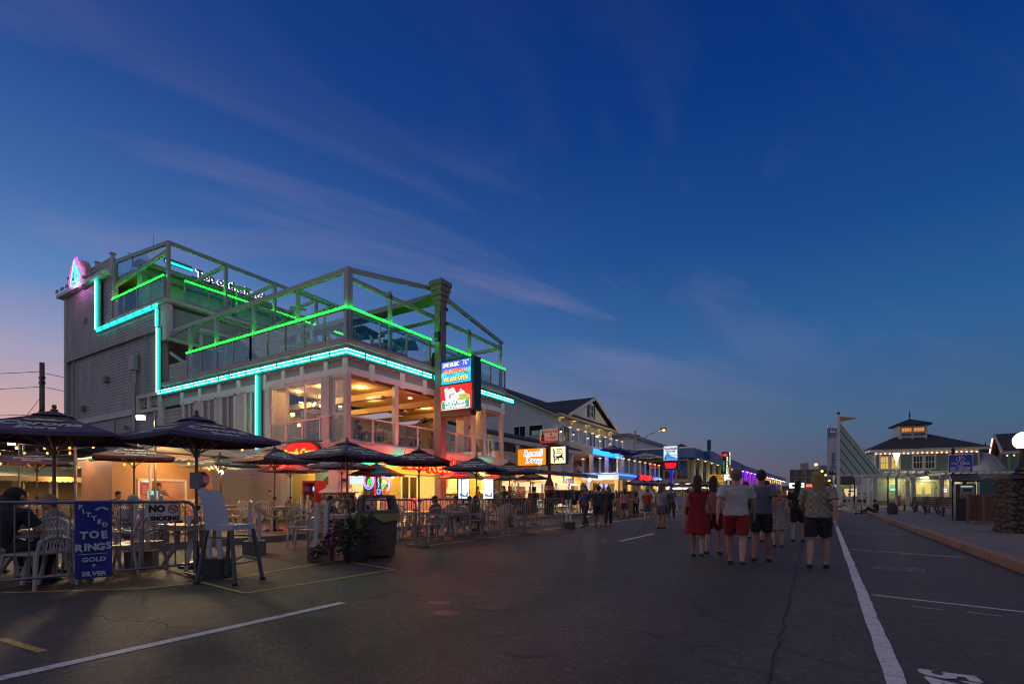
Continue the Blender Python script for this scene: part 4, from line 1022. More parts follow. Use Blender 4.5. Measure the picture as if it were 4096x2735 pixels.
# awnings
can_o = canvas('cream_canvas', (.60, .48, .30)); can_g = canvas('green_canvas', (.03, .26, .20)); can_w = canvas('white_canvas', (.64, .60, .50))
def awning(name, label, y0, y1, x0, x1, zt, zb, stripes, mats, val=.2):
 a = thing(name, label, 'awning', ((x0 + x1) / 2, (y0 + y1) / 2, zb))
 n = stripes
 for i in range(n):
  u0 = y0 + (y1 - y0) * i / n; u1 = y0 + (y1 - y0) * (i + 1) / n
  m_ = mats[i % len(mats)]
  mb = MB(); xm = (x0 + x1) / 2; zm = (zt + zb) / 2 - .07
  mb.quad((x0, u0, zt), (x0, u1, zt), (xm, u1, zm), (xm, u0, zm)); mb.quad((xm, u0, zm), (xm, u1, zm), (x1, u1, zb), (x1, u0, zb))
  k = 6
  for j in range(k):
   s0 = u0 + (u1 - u0) * j / k; s1 = u0 + (u1 - u0) * (j + 1) / k
   mb.add([(x1, s0, zb), (x1, s1, zb), (x1 + .03, s1, zb - val), (x1 + .03, (s0 + s1) / 2, zb - val - .05), (x1 + .03, s0, zb - val)], [(0, 1, 2, 3, 4)])
  mb.build('canvas_panel', m_, a)
 mb = MB(); mb.bar((x0, y0, zt), (x1, y0, zb), .04); mb.bar((x0, y1, zt), (x1, y1, zb), .04); mb.build('arm', galv, a)
 return a
awning('awning', 'cream awning lit orange over the shuttered stalls', 6.6, 9.9, -31, -28.9, 2.75, 2.05, 3, [can_o])
awning('awning', 'pale green scalloped awning at the far left of the stalls', 3.6, 6.4, -31, -29.2, 2.75, 2.2, 3, [M('pale_green_canvas', (.38, .50, .40), .8), can_w])
lamp('stall_lamp', (-28.5, 8.6, 1.9), 30, (1, .55, .14), None, .1)
# two striped tents
def tent(label, x0, y0, x1, y1, ze, zp, n=4):
 a = thing('striped_tent', label, 'tent', ((x0 + x1) / 2, (y0 + y1) / 2, 0))
 p = Vector(((x0 + x1) / 2, (y0 + y1) / 2, zp))
 cs = [(x0, y0), (x1, y0), (x1, y1), (x0, y1)]
 for e in range(4):
  A = Vector((*cs[e], ze)); B = Vector((*cs[(e + 1) % 4], ze))
  for i in range(n):
   a0 = A + (B - A) * i / n; b0 = A + (B - A) * (i + 1) / n
   m_ = (can_w, can_g)[(i + e) % 2] if e in (0, 2) else can_w
   mb = MB(); mb.add([a0, b0, a0 + (p - a0) * .5 - Vector((0, 0, .07)), b0 + (p - b0) * .5 - Vector((0, 0, .07)), p], [(0, 1, 3, 2), (2, 3, 4)])
   k = 4
   for j in range(k):
    s0 = a0 + (b0 - a0) * j / k; s1 = a0 + (b0 - a0) * (j + 1) / k; d_ = Vector((0, 0, .2))
    mb.add([s0, s1, s1 - d_, (s0 + s1) / 2 - d_ * 1.25, s0 - d_], [(0, 1, 2, 3, 4)])
   mb.build('canvas_panel', m_ if e != 1 or i else can_w, a)
 for x, y in cs: MB().lathe([(.045, 0), (.045, ze)], 8, (x, y, 0)).build('pole', white, a)
 mb = MB()
 for e in range(4): mb.bar((*cs[e], ze - .01), (*cs[(e + 1) % 4], ze - .01), .05)
 mb.build('eave_tube', galv, a)
 return a
tent('large cream and green striped tent over the white food trailer', -25.6, 8.06, -19.3, 12.6, 2.68, 3.62, 5)
tent('smaller cream and green striped tent over the stall row', -30.8, 9.0, -26.4, 12.9, 2.65, 3.5, 4)
# food trailer with serving window
TR = thing('food_trailer', 'cream food trailer with a lit serving window under the striped tent', 'food trailer', (-22.2, 9.2, 0))
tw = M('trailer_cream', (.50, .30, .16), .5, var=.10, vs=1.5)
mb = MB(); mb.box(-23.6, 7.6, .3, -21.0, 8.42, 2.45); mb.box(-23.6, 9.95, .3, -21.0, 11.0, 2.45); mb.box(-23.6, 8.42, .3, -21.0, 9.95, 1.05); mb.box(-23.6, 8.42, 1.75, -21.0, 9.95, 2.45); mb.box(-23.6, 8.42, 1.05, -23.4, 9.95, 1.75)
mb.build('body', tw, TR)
mb = MB(); mb.box(-21.0, 8.36, 1.05, -20.94, 8.42, 1.78); mb.box(-21.0, 9.95, 1.05, -20.94, 10.01, 1.78); mb.box(-21.0, 8.36, 1.75, -20.94, 10.01, 1.82); mb.build('window_frame', white, TR)
MB().box(-21.0, 8.2, 1.0, -20.5, 10.2, 1.06).build('counter', M('counter_cream', (.62, .52, .38), .4), TR)
MB().box(-21.0, 8.2, .3, -20.62, 10.2, 1.0).build('counter_front', M('counter_orange', (.55, .30, .14), .5), TR)
MB().box(-23.38, 8.45, 1.8, -21.0, 9.95, 1.83).build('light_panel', glow('trailer_light', (1, .70, .42), 1.2), TR)
for y in (8.5, 9.05, 9.45):
 b_ = MB().box(-23.39, y, 1.25, -23.36, y + .38, 1.68).build('red_menu', glow('menu_red', (1, .10, .09), .45), TR)
 for k in range(5): MB().box(-23.355, y + .04, 1.31 + .07 * k, -23.35, y + .1 + random.uniform(.08, .22), 1.34 + .07 * k).build('menu_line', M('menu_white', (.75, .6, .55)), b_)
for y in (8.2, 10.4): MB().lathe([(.3, -.1), (.33, 0), (.3, .1)], 14, (0, 0, 0)).build('wheel', black, TR, world=False).rotation_euler = (0, R(90), 0)
for o, y in zip([o for o in TR.children if o.name.startswith('wheel')], (-1.0, 1.2)): o.location = (1.2, y, .33)
mt = thing('till_screen', 'small glowing cash till screen on the trailer counter', 'till', (-20.75, 8.75, 1.06))
MB().cbox(-20.75, 8.75, 1.24, .04, .36, .28, rz=.3).build('screen', glow('till_screen', (.12, .85, .8), 1.1), mt); MB().box(-20.85, 8.65, 1.06, -20.65, 8.85, 1.1).build('stand', black, mt)
pr = thing('sound_box', 'black sound mixer box lying on the trailer roof edge', 'sound box', (-21.3, 8.8, 2.45))
MB().cbox(-21.3, 8.7, 2.54, .4, .75, .18).build('case', black, pr); MB().box(-21.11, 8.5, 2.5, -21.09, 8.9, 2.58).build('panel', M('dark_panel', (.05, .05, .06), .3), pr)
lamp('trailer_lamp', (-22.3, 9.2, 1.72), 14, (1, .6, .4), TR, .15)
lamp('tent_fill', (-20.2, 8.9, 2.45), 13, (1, .50, .13), TR, .1); lamp('tent_fill', (-24.4, 8.6, 2.5), 20, (1, .50, .12), TR, .1)  # unseen fill lights added under the tent so its canvas roof glows
# flood lights
p = atd(565, 16.6, 3.8); floodlight(p.x, p.y, p.z, 'white floodlight on a pole at the corner of the striped tent', (-11.5, 3.0, 0), 420, True, (1, .74, .40))
p = atd(48, 21.5, 3.45); floodlight(p.x, p.y, p.z, 'white floodlight on a thin pole at the far left', (-15, 2, 0), 200, True, (1, .86, .6))
p = atd(883, 18.2, 2.05)
bl = thing('bare_bulb_lamp', 'bright bare bulb on a thin pole in front of the cream clapboards', 'lamp', (p.x, p.y, .15))
MB().lathe([(.025, .15), (.025, 1.98)], 8, (p.x, p.y, 0)).build('pole', darkmetal, bl); MB().ball((p.x, p.y, 2.05), .085, 10).build('bulb', glow('bare_bulb', (1, .88, .55), 25, False), bl)
lamp('bulb_lamp', (p.x + .12, p.y - .12, 2.05), 30, (1, .74, .34), bl, .08)
# strings of amber bulbs
cabl = M('lamp_cable', (.03, .03, .03), .6)
def string(label, pts, par_d):
 P = [atd(x, d, 1.17 - (y - 1985) / 2013 * d) for x, y, d in pts]
 s = thing('string_lights', label, 'string lights', P[len(P) // 2], 0, 'strings of amber bulbs')
 w = []
 for i, q in enumerate(P):
  w.append(q + Vector((0, 0, .13)))
  if i < len(P) - 1: w.append((q + P[i + 1]) / 2 + Vector((0, 0, .09)))
 if len(P) > 1:
  w = [w[0] + (w[0] - w[1]) * 1.6] + w + [w[-1] + (w[-1] - w[-2]) * 1.6]
 MB().tube(w, .008, 4).build('cable', cabl, s)
 for q in P:
  MB().lathe([(.02, .05), (.022, .12)], 6, tuple(q)).build('socket', black, s)
  MB().ball(tuple(q), .036, 8, 1.3).build('bulb', glow('amber_string', (1, .30, .035), 3.4, False), s)
 for q in P[::3]: lamp('string_lamp', q + Vector((0, 0, -.06)), 12, (1, .42, .10), s, .05)
Bp = lambda L, d0, d1: [(x / 1.96, 1600 + y / 1.96, d0 + (d1 - d0) * i / max(1, len(L) - 1)) for i, (x, y) in enumerate(L)]
string('string of amber bulbs under the two large front parasols', Bp([(210, 285), (458, 303), (680, 315), (870, 327), (1075, 340), (1265, 345), (1438, 362), (1597, 368), (1760, 375), (1898, 382)], 10.5, 13.5), 0)
string('string of amber bulbs crossing in front of the dark house', Bp([(128, 372), (350, 375), (545, 372), (730, 365)], 15, 16), 0)
string('lower string of amber bulbs in front of the dark house', Bp([(-5, 418), (193, 415), (370, 415), (548, 412)], 18, 18), 0)
string('string of amber bulbs along the trailer and tent edge', Bp([(8, 483), (975, 503), (1037, 500), (1330, 470), (1480, 497), (1640, 540), (1705, 540)], 16.5, 16.5), 0)
for x, lbl in ((590 / 1.96, 'thin galvanised pole carrying the amber bulbs left of the banner'), (150 / 1.96, 'thin galvanised pole carrying the left floodlight wires')):
 q = atd(x, 16.5 if x > 200 else 21)
 t_ = thing('light_pole', lbl, 'pole', q); MB().lathe([(.04, 0), (.04, 3.5)], 8, tuple(q)).build('tube', galv, t_)
 MB().bar((q.x, q.y, 2.55), (q.x - 6, q.y - 1.5, 2.5), .03).build('cross_tube', galv, t_)

# ------------------------------------------------------------------ the white inn with the drug store
IN = thing('white_inn', 'white clapboard inn with gabled roof, sconces and glass railed decks over a drug store', 'inn', (-25, 45, .15))
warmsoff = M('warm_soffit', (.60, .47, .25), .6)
fl = M('deck_dark', (.12, .11, .10), .7)
# upper house
wallpart('wall', -40, 44.3, -22.5, 44.3, 3.2, 9.2, sidewhite, .2, par=IN)
wallpart('wall', -22.5, 44.3, -22.5, 60.5, 6.2, 9.4, sidewhite, .2, par=IN)
mb = MB(); mb.prism([(-17.5, 0), (0, 0), (0, .05), (-8.75, 4.1), (-17.5, .05)], (-22.5, 44.31, 9.2), (1, 0, 0), (0, 0, 1), (0, .2, 0)); mb.build('gable_wall', sidewhite, IN)
rf = MB(); rf.add([(-21.9, 43.8, 9.05), (-31.25, 43.8, 13.45), (-40.6, 43.8, 9.05), (-21.9, 61, 9.05), (-31.25, 61, 13.45), (-40.6, 61, 9.05), (-21.9, 43.8, 9.3), (-31.25, 43.8, 13.75), (-40.6, 43.8, 9.3), (-21.9, 61, 9.3), (-31.25, 61, 13.75), (-40.6, 61, 9.3)],
 [(6, 9, 10, 7), (7, 10, 11, 8), (0, 1, 4, 3), (1, 2, 5, 4), (0, 6, 7, 1), (1, 7, 8, 2), (0, 3, 9, 6)])
rf = rf.build('roof', shingle, IN)
MB().prism([(0, 0), (.25, 0), (-9.35, 4.52), (-18.95, 0), (-18.7, 0), (-9.35, 4.28)], (-21.9, 43.76, 9.05), (1, 0, 0), (0, 0, 1), (0, .1, 0)).build('rake_board', offwhite, rf)
# front gable facing the street
gx_ = -21.8
MB().prism([(46.9, 9.35), (59.7, 9.35), (53.4, 12.0)], (-22.45, 0, 0), (0, 1, 0), (0, 0, 1), (.2, 0, 0)).build('gable_wall', sidewhite, IN)
rf = MB()
for s_ in (-1, 1):
 y0 = 53.4 + s_ * 7.0
 rf.add([(gx_, 53.4, 12.2), (gx_, y0, 9.35), (-31, y0, 9.35), (-31, 53.4, 12.2), (gx_, 53.4, 12.4), (gx_, y0, 9.55), (-31, y0, 9.55), (-31, 53.4, 12.4)], [(4, 5, 6, 7), (0, 3, 2, 1), (0, 1, 5, 4), (1, 2, 6, 5)])
rf = rf.build('gable_roof', shingle, IN)
for s_ in (-1, 1): MB().bar((gx_ + .06, 53.4, 12.25), (gx_ + .06, 53.4 + s_ * 7.05, 9.4), .08, .3).build('rake_board', offwhite, rf)
MB().add([(-22.4, 48, 9.9), (-22.4, 59, 9.9), (-21.5, 60.2, 9.3), (-21.5, 46.8, 9.3), (-22.4, 48, 9.3), (-22.4, 59, 9.3)], [(0, 3, 2, 1), (3, 4, 5, 2), (0, 4, 3), (1, 2, 5)]).build('pent_roof', shingle, IN)
MB().box(-22.5, 44.0, 9.1, -21.5, 60.6, 9.28).build('eave', warmsoff, IN)
win_k = M('night_window', (.02, .025, .035), .12)
def sash(par, p, ax, w, h, mat=None, fr=.09, bars=1, horiz=1, frame=white, up=(0, 0, 1)):
 """window with its frame standing on point p (left bottom), ax = unit vector along the wall, facing to the right of ax"""
 p = Vector(p); ax = Vector(ax); n = Vector((ax.y, -ax.x, 0)); Z = Vector((0, 0, 1))
 mb = MB()
 for q, L in ((p, h), (p + ax * w, h)): mb.bar(q + n * .02, q + n * .02 + Z * L, fr, fr)
 for q in (p, p + Z * h): mb.bar(q + n * .023 - ax * fr / 2, q + n * .023 + ax * (w + fr / 2), fr, fr)
 for i in range(1, bars + 1): mb.bar(p + ax * (w * i / (bars + 1)) + n * .02, p + ax * (w * i / (bars + 1)) + n * .02 + Z * h, .04, .04)
 for i in range(1, horiz + 1): mb.bar(p + Z * (h * i / (horiz + 1)) + n * .022, p + Z * (h * i / (horiz + 1)) + n * .022 + ax * w, .04, .04)
 f = mb.build('window', frame, par)
 MB().bar(p + Z * (h / 2) + n * .004, p + ax * w + Z * (h / 2) + n * .004, .008, h).build('pane', mat or win_k, f)
 return f
sash(IN, (-27.0, 44.27, 7.25), (1, 0, 0), 1.4, 1.1, bars=1, horiz=0); w2 = sash(IN, (-25.2, 44.27, 7.25), (1, 0, 0), 1.6, 1.1, bars=0, horiz=0)
MB().box(-24.75, 44.0, 7.3, -24.0, 44.3, 7.75).build('air_conditioner', white, w2)
fgw = sash(IN, (-22.22, 52.85, 10.1), (0, 1, 0), .9, 1.4)
for y in (52.2, 53.85): MB().box(-22.24, y, 10.05, -22.18, y + .45, 11.55).build('shutter', M('dark_shutter', (.02, .022, .03), .5), fgw)
for y in (46.4, 53.2, 57.0): sash(IN, (-22.45, y, 6.3), (0, 1, 0), 1.7, 2.1, bars=1, horiz=0)
for y in (45.6, 48.6, 52.4, 56.0, 59.4):
 s_ = MB().lathe([(.07, 0), (.09, .15), (.07, .3)], 8, (-22.3, y, 7.75)).build('sconce', darkmetal, IN)
 for z, rx, w_ in ((8.2, 180, 20), (7.6, 0, 16)):
  lamp('sconce_lamp', (-22.22, y, z), w_, (1, .74, .28), IN, .03, 'SPOT', (R(rx + (6 if rx == 0 else -6)), 0, 0), 60, blend=.8)
 MB().ball((-22.28, y, 7.7), .06, 8).build('sconce_bulb', warmlight, IN)
# upper deck
MB().box(-22.5, 41.8, 5.95, -19.5, 56, 6.2).build('upper_deck', offwhite, IN)
MB().box(-22.4, 41.7, 5.2, -19.4, 42.0, 5.95).build('fascia', offwhite, IN); MB().box(-19.65, 42.0, 5.4, -19.4, 56, 5.95).build('fascia', warmsoff, IN)
capl = glow('post_cap_light', (1, .55, .2), 2.6, False)
def glasspost_rail(par, pts, z0, h, tint=pane):
 for i, (x, y) in enumerate(pts):
  r = MB().box(x - .07, y - .07, z0, x + .07, y + .07, z0 + h).build('rail_post', white, par)
  MB().box(x - .1, y - .1, z0 + h, x + .1, y + .1, z0 + h + .05).build('cap_light', capl, r)
  if i:
   a = Vector((*pts[i - 1], z0 + h * .5)); b = Vector((x, y, z0 + h * .5)); d = (b - a).normalized()
   MB().bar(a + d * .1, b - d * .1, .012, h * .85).build('glass_panel', pane, par)
glasspost_rail(IN, [(-19.55, 41.9 + k * 1.75) for k in range(9)], 6.2, 1.25)
# porch with the bar below
for x, y in ((-19.6, 41.95), (-19.6, 47.0), (-19.6, 51.2), (-19.6, 55.7)): MB().box(x - .16, y - .16, 3.25, x + .16, y + .16, 5.95).build('porch_column', white, IN)
MB().box(-28, 41.4, 3.0, -14.8, 54.5, 3.25).build('lower_deck', offwhite, IN)
MB().box(-14.86, 41.3, 2.62, -14.72, 54.6, 3.02).build('fascia', offwhite, IN); MB().box(-18.2, 41.28, 2.62, -14.72, 41.42, 3.02).build('fascia', offwhite, IN)
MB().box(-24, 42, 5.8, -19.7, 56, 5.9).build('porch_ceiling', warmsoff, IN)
MB().box(-24.2, 42, 3.25, -24, 56, 5.9).build('porch_back_wall', M('bar_brown', (.20, .11, .06), .6, var=.2), IN)
for k in range(4): MB().box(-23.98, 43 + 3.2 * k, 3.3, -23.9, 44.8 + 3.2 * k, 5.3).build('bar_window', M('bar_dark_glass', (.05, .03, .025), .2), IN)
for x, y in ((-21.5, 43.6), (-20.6, 45.4), (-22, 47.5), (-21, 50.5), (-21, 53.5)): downlight(x, y, 5.8, 18, IN, (1, .55, .25))
MB().box(-19.38, 46.9, 5.42, -19.3, 55.2, 5.95).build('blue_light_box', glow('azure_led', (.0, .22, 1), 3.2), IN)
lamp('blue_lamp', (-18.6, 50.5, 5.2), 40, (.04, .12, 1), IN, .6)
blu = glow('blue_led', (.01, .10, 1), 7)
MB().tube([(-18.1, 41.22, 3.05), (-14.66, 41.22, 3.05), (-14.66, 54.6, 3.05)], .045, 6).build('blue_light_strip', blu, IN)
glasspost_rail(IN, [(-18.1, 41.5), (-16.5, 41.5), (-14.9, 41.5), (-14.9, 43.0), (-14.9, 44.5), (-14.9, 46.1), (-14.9, 47.7), (-14.9, 49.4), (-14.9, 51.1), (-14.9, 52.8), (-14.9, 54.4)], 3.25, 1.25)
rs = thing('red_led_sign', 'small red glowing letter sign on the blue lit deck edge', 'sign', (-14.6, 48.5, 2.7))
text('lettering', '-BOARDWALK-', .62, glow('red_led', (1, .002, .004), 4), (-14.55, 48.6, 2.95), R(90), rs, ext=.03, bold=.03, sx=.95); MB().box(-14.66, 45.9, 2.7, -14.6, 51.3, 3.2).build('backing', M('sign_black', (.03, .0, .01)), rs)
# ground storey of the inn
MB().box(-19.2, 41.6, .15, -19.0, 54.5, 3.0).build('wall', shop, IN)
for y in (42.0, 45.5, 49.5, 53.9): MB().box(-15.3, y - .2, .15, -14.95, y + .2, 2.65).build('column', shop, IN)
for y0, y1 in ((43, 45), (46, 48.4), (50, 53)): MB().box(-19.0, y0, .9, -18.94, y1, 2.5).build('shop_window', M('shop_dark', (.10, .07, .04), .2), IN)
for y in (43.4, 46.6, 48.0):
 tv = MB().box(-18.7, y, 2.0, -18.6, y + .9, 2.5).build('screen', black, IN); MB().box(-18.6, y + .04, 2.04, -18.59, y + .86, 2.46).build('screen_picture', glow('tv_violet', (.35, .3, .8), 1.1), tv)
for k in range(7): downlight(-15.2, 43 + 1.75 * k, 2.95, 15, IN, (1, .68, .28), .12)
for y in (44, 48, 52): downlight(-17.2, y, 2.95, 22, IN, (1, .68, .28))
# drug store wing
DS = thing('drug_store', 'orange fronted drug store with lettered awning and white balcony above', 'shop', (-18.5, 34, .15))
MB().box(-22, 27.0, 3.0, -18.3, 41.3, 3.25).build('balcony_floor', offwhite, DS)
wallpart('wall', -21.5, 27, -21.5, 44, 3.25, 5.6, sidewhite, .2, par=DS)
mb = MB(); mb.add([(-18.1, 26.8, 5.15), (-18.1, 41.2, 5.15), (-21.6, 41.2, 6.1), (-21.6, 26.8, 6.1), (-18.1, 26.8, 5.3), (-18.1, 41.2, 5.3), (-21.6, 41.2, 6.3), (-21.6, 26.8, 6.3)], [(0, 1, 2, 3), (4, 7, 6, 5), (0, 4, 5, 1), (0, 3, 7, 4)]); mb.build('porch_roof', shingle, DS)
MB().box(-18.3, 26.8, 4.85, -18.05, 41.2, 5.14).build('porch_beam', offwhite, DS)
for y in (27.3, 30.4, 33.4, 36.4, 39.4): MB().box(-18.35, y - .1, 3.25, -18.15, y + .1, 4.85).build('porch_post', white, DS)
for y0 in (27.5, 30.6, 33.6, 36.6):
 MB().box(-18.28, y0, 4.15, -18.2, y0 + 2.7, 4.22).build('rail', white, DS)
 mb = MB()
 for j in range(18): mb.box(-18.26, y0 + .05 + .15 * j, 3.3, -18.22, y0 + .09 + .15 * j, 4.15)
 mb.build('balusters', white, DS, kind='stuff')
for y in (28.6, 31.5, 35): sash(DS, (-21.46, y, 3.3), (0, 1, 0), 1.1, 2.0, win_k)
MB().box(-24, 27.2, .15, -18.2, 27.35, 3.0).build('wall', shop, DS)
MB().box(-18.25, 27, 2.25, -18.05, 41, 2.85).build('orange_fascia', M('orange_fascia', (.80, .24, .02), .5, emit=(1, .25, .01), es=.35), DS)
navy = M('navy_paint', (.012, .03, .16), .5)
for y, s in ((30.6, 'Rexall'), (38.3, 'Rexall')):
 text('lettering', s, .78, navy, (-18.0, y, 2.55), R(90), DS, ext=.02, bold=.02, sx=1.1); MB().box(-18.04, y - .9, 2.28, -18.0, y + 1.2, 2.34).build('underline', navy, DS)
gl_ = glow('store_light', (1, .80, .40), .95)
for k, (y0, y1) in enumerate(((27.6, 29.6), (29.9, 32.2), (32.6, 34.4), (34.8, 36.0), (36.4, 38.4), (38.8, 40.8))):
 f = MB(); f.box(-18.2, y0, .3, -18.1, y0 + .08, 2.22); f.box(-18.2, y1 - .08, .3, -18.1, y1, 2.22); f.box(-18.2, y0, 2.14, -18.1, y1, 2.22); f = f.build('shop_window', white, DS)
 MB().box(-19.4, y0, .3, -19.35, y1, 2.22).build('lit_interior', gl_, f)
 for j in range(9): MB().box(-19.3 + random.uniform(0, .5), y0 + .15 + random.random() * (y1 - y0 - .5), .4 + random.random() * 1.2, -18.6, y0 + .3 + random.random() * (y1 - y0 - .3), .6 + random.random() * 1.4).build('goods', M('goods_%d' % (j % 5), [(.3, .05, .03), (.05, .2, .08), (.4, .3, .1), (.05, .1, .25), (.35, .33, .3)][j % 5], .5), f) if j % 2 == 0 else None
AW = thing('lettered_awning', 'long grey awning with small lettering above the drug store windows', 'awning', (-17.2, 34, 2.7))
mb = MB(); mb.quad((-18.1, 28.2, 3.12), (-18.1, 41, 3.12), (-16.5, 41, 3.02), (-16.5, 28.2, 3.02)); mb.build('canvas', M('awning_grey', (.20, .20, .21), .8), AW)
MB().box(-16.52, 28.2, 2.72, -16.48, 41, 3.03).build('valance', M('valance_grey', (.16, .17, .20), .8), AW)
text('lettering', 'Wine \u2022 Toys \u2022 Beach Supplies \u2022 Souvenirs \u2022 Cigarettes \u2022 Sunglasses \u2022 Lotions \u2022 Books', .24, M('awning_ink', (.02, .03, .10)), (-16.46, 34.6, 2.87), R(90), AW, ext=.004, sx=1.0)
for y in (29.5, 32, 35, 38): lamp('shop_lamp', (-17.4, y, 2.65), 26, (1, .74, .32), DS, .2)
p = Vector((-16.7, 39.6, 2.55)); fl2 = thing('porch_floodlight', 'dazzling white floodlight at the end of the lettered awning', 'floodlight', p)
MB().ball(tuple(p), .12, 10).build('bulb', glow('flood_white', (1, .95, .75), 25, False), fl2); MB().bar(p + Vector((-.3, 0, .3)), p, .05).build('arm', darkmetal, fl2)
lamp('flood_lamp', p + Vector((.15, -.1, -.1)), 120, (1, .88, .6), fl2, .12)
# street sign post with three signs and a bottle
SP = thing('sign_post', 'brown iron sign post carrying the three drug store signs', 'sign post', (-13.5, 26.1, .15))
MB().lathe([(.11, .15), (.10, 4.2)], 12, (-13.5, 26.1, 0)).build('post', M('brown_iron', (.10, .05, .03), .5, .4), SP, smooth='auto')
for s_ in (-1, 1): MB().tube([(-13.5 + s_ * (.08 + .5 * t / 10 * 2), 26.1, 4.2 - .05 * t + .03 * math.sin(t)) for t in range(8)], .014, 5).build('scroll', MATS['brown_iron'], SP)
for s_ in (-1, 1):
 for x in (.45, .95): MB().tube([(-13.5 + s_ * x + .1 * math.cos(t * .7), 26.1, 4.12 + .1 * math.sin(t * .7)) for t in range(9)], .012, 5).build('scroll', MATS['brown_iron'], SP)
def litsign(name, label, x0, x1, z0, z1, face, frame, y=26.1, d=.3, cat='sign', em=.06):
 s_ = thing(name, label, cat, ((x0 + x1) / 2, y, z0))
 MB().box(x0 - em, y - d / 2, z0 - em, x1 + em, y + d / 2, z1 + em).build('cabinet', frame, s_)
 MB().box(x0, y - d / 2 - .02, z0, x1, y - d / 2 - .003, z1).build('lit_face', face, s_)
 return s_
bi = MATS['brown_iron']
rx = litsign('drug_store_sign', 'glowing orange sign with neon Rexall Drug script', -15.55, -13.66, 3.02, 4.0, glow('orange_face', (1, .26, .0), 1.15), bi)
for s, z, x in (('Rexall', 3.72, -14.5), ('Drug', 3.3, -14.45)):
 text('neon_letters', s, .5, glow('neon_white_blue', (.85, .9, 1), 2), (x, 25.91, z), 0, rx, outline=.012, shear=.12, bold=.012, sx=1.05)
 text('letters', s, .5, M('blue_letter', (.05, .15, .5), .4), (x, 25.925, z), 0, rx, ext=.005, shear=.12, bold=0, sx=1.05)
MB().box(-15.0, 25.9, 3.54, -13.95, 25.92, 3.57).build('underline', MATS['neon_white_blue'], rx)
dg = litsign('sun_lotion_sign', 'pale yellow glowing sign with a leaping black dog', -13.32, -12.4, 3.08, 4.02, glow('pale_yellow_face', (1, .98, .55), 1.3), M('sign_dark', (.03, .025, .02), .5))
mb = MB(); mb.prism([(-.35, -.08), (-.2, .0), (-.05, -.02), (.12, .03), (.2, .12), (.26, .06), (.2, .0), (.3, -.15), (.34, -.24), (.28, -.24), (.2, -.12), (.0, -.12), (-.02, -.26), (-.08, -.26), (-.08, -.12), (-.16, -.22), (-.24, -.22), (-.14, -.1), (-.22, -.06), (-.33, -.12)], (-12.8, 25.92, 3.5), (1, 0, 0), (0, 0, 1), (0, .012, 0)); mb.build('dog_shape', M('dog_ink', (.01, .03, .03)), dg)
for k, (x, z, w_) in enumerate(((-12.78, 3.86, .34), (-12.75, 3.76, .4), (-12.75, 3.64, .44))): MB().box(x - w_ / 2, 25.918, z, x + w_ / 2, 25.93, z + .045).build('lettering_line', M('gold_ink', (.6, .55, .3)), dg)
MB().tube([(-13.15, 25.92, 3.9), (-13.08, 25.92, 3.7), (-13.12, 25.92, 3.5), (-13.05, 25.92, 3.25), (-13.1, 25.92, 3.12)], .05, 6).build('figure_shape', M('tan_ink', (.7, .45, .2)), dg)
ck = litsign('soda_sign', 'pale poster sign with a soda bottle and red script on top of the post', -14.1, -12.9, 4.28, 5.1, M('poster_pink', (.62, .50, .44), .5, emit=(.7, .5, .45), es=.12), M('sign_dark', (.03, .025, .02)), em=.015, d=.1)
MB().box(-14.1, 26.02, 4.28, -12.9, 26.03, 4.42).build('red_band', M('soda_red', (.6, .02, .03), .5, emit=(.8, .01, .02), es=.15), ck)
rdk = M('script_red', (.50, .02, .02), .5)
for s, z in (('Have a Coke', 4.95), ('&', 4.77), ('a Smile!', 4.58)): text('lettering', s, .19, rdk, (-13.35, 26.02, z), 0, ck, ext=.004, shear=.3, bold=.004)
text('lettering', 'PROUDLY SERVING Coca-Cola', .075, white, (-13.45, 26.0, 4.35), 0, ck, ext=.004)
def bottle(par, x, y, z, h, mats, k=1.0):
 s = h / 1.0
 prof = [(.10, 0), (.135, .02), (.135, .12), (.115, .3), (.14, .42), (.14, .5), (.10, .66), (.05, .8), (.045, .9)]
 mb = MB(); mb.lathe([(r * s * k, zz * s) for r, zz in prof], 14, (x, y, z)); b = mb.build('bottle_body', mats[0], par, smooth=True)
 MB().lathe([(.055 * s * k, .9 * s), (.055 * s * k, .99 * s)], 12, (x, y, z)).build('bottle_cap', mats[1], par)
 return b
cola = M('cola_brown', (.045, .012, .006), .12, coat=.6); capr = M('cap_red', (.5, .02, .02), .4)
bb = MB().prism([(-.11, 0), (.11, 0), (.12, .2), (.09, .34), (.04, .5), (.04, .62), (-.04, .62), (-.04, .5), (-.09, .34), (-.12, .2)], (-13.9, 26.025, 4.38), (1, 0, 0), (0, 0, 1), (0, .01, 0)).build('printed_bottle', M('printed_bottle', (.12, .02, .01), .4), ck)
text('lettering', 'Coca-Cola', .075, white, (-13.9, 26.012, 4.55), 0, ck, ext=.002, shear=.3)
GB = thing('giant_soda_bottle', 'giant soda bottle model with red label standing at the foot of the sign post', 'bottle model', (-13.3, 25.7, .15))
bottle(GB, -13.3, 25.7, .6, 2.1, (cola, capr), 1.0); MB().lathe([(.3, 0), (.3, .46)], 14, (-13.3, 25.7, .15)).build('plinth', darkmetal, GB)
MB().lathe([(.285, 0), (.297, .2), (.297, .24), (.262, .38)], 18, (-13.3, 25.7, 1.42)).build('label', M('label_red', (.55, .02, .02), .4), GB)
text('lettering', 'Coca-Cola', .2, white, (-13.19, 25.41, 1.62), R(20), GB, ext=.01, shear=.3)

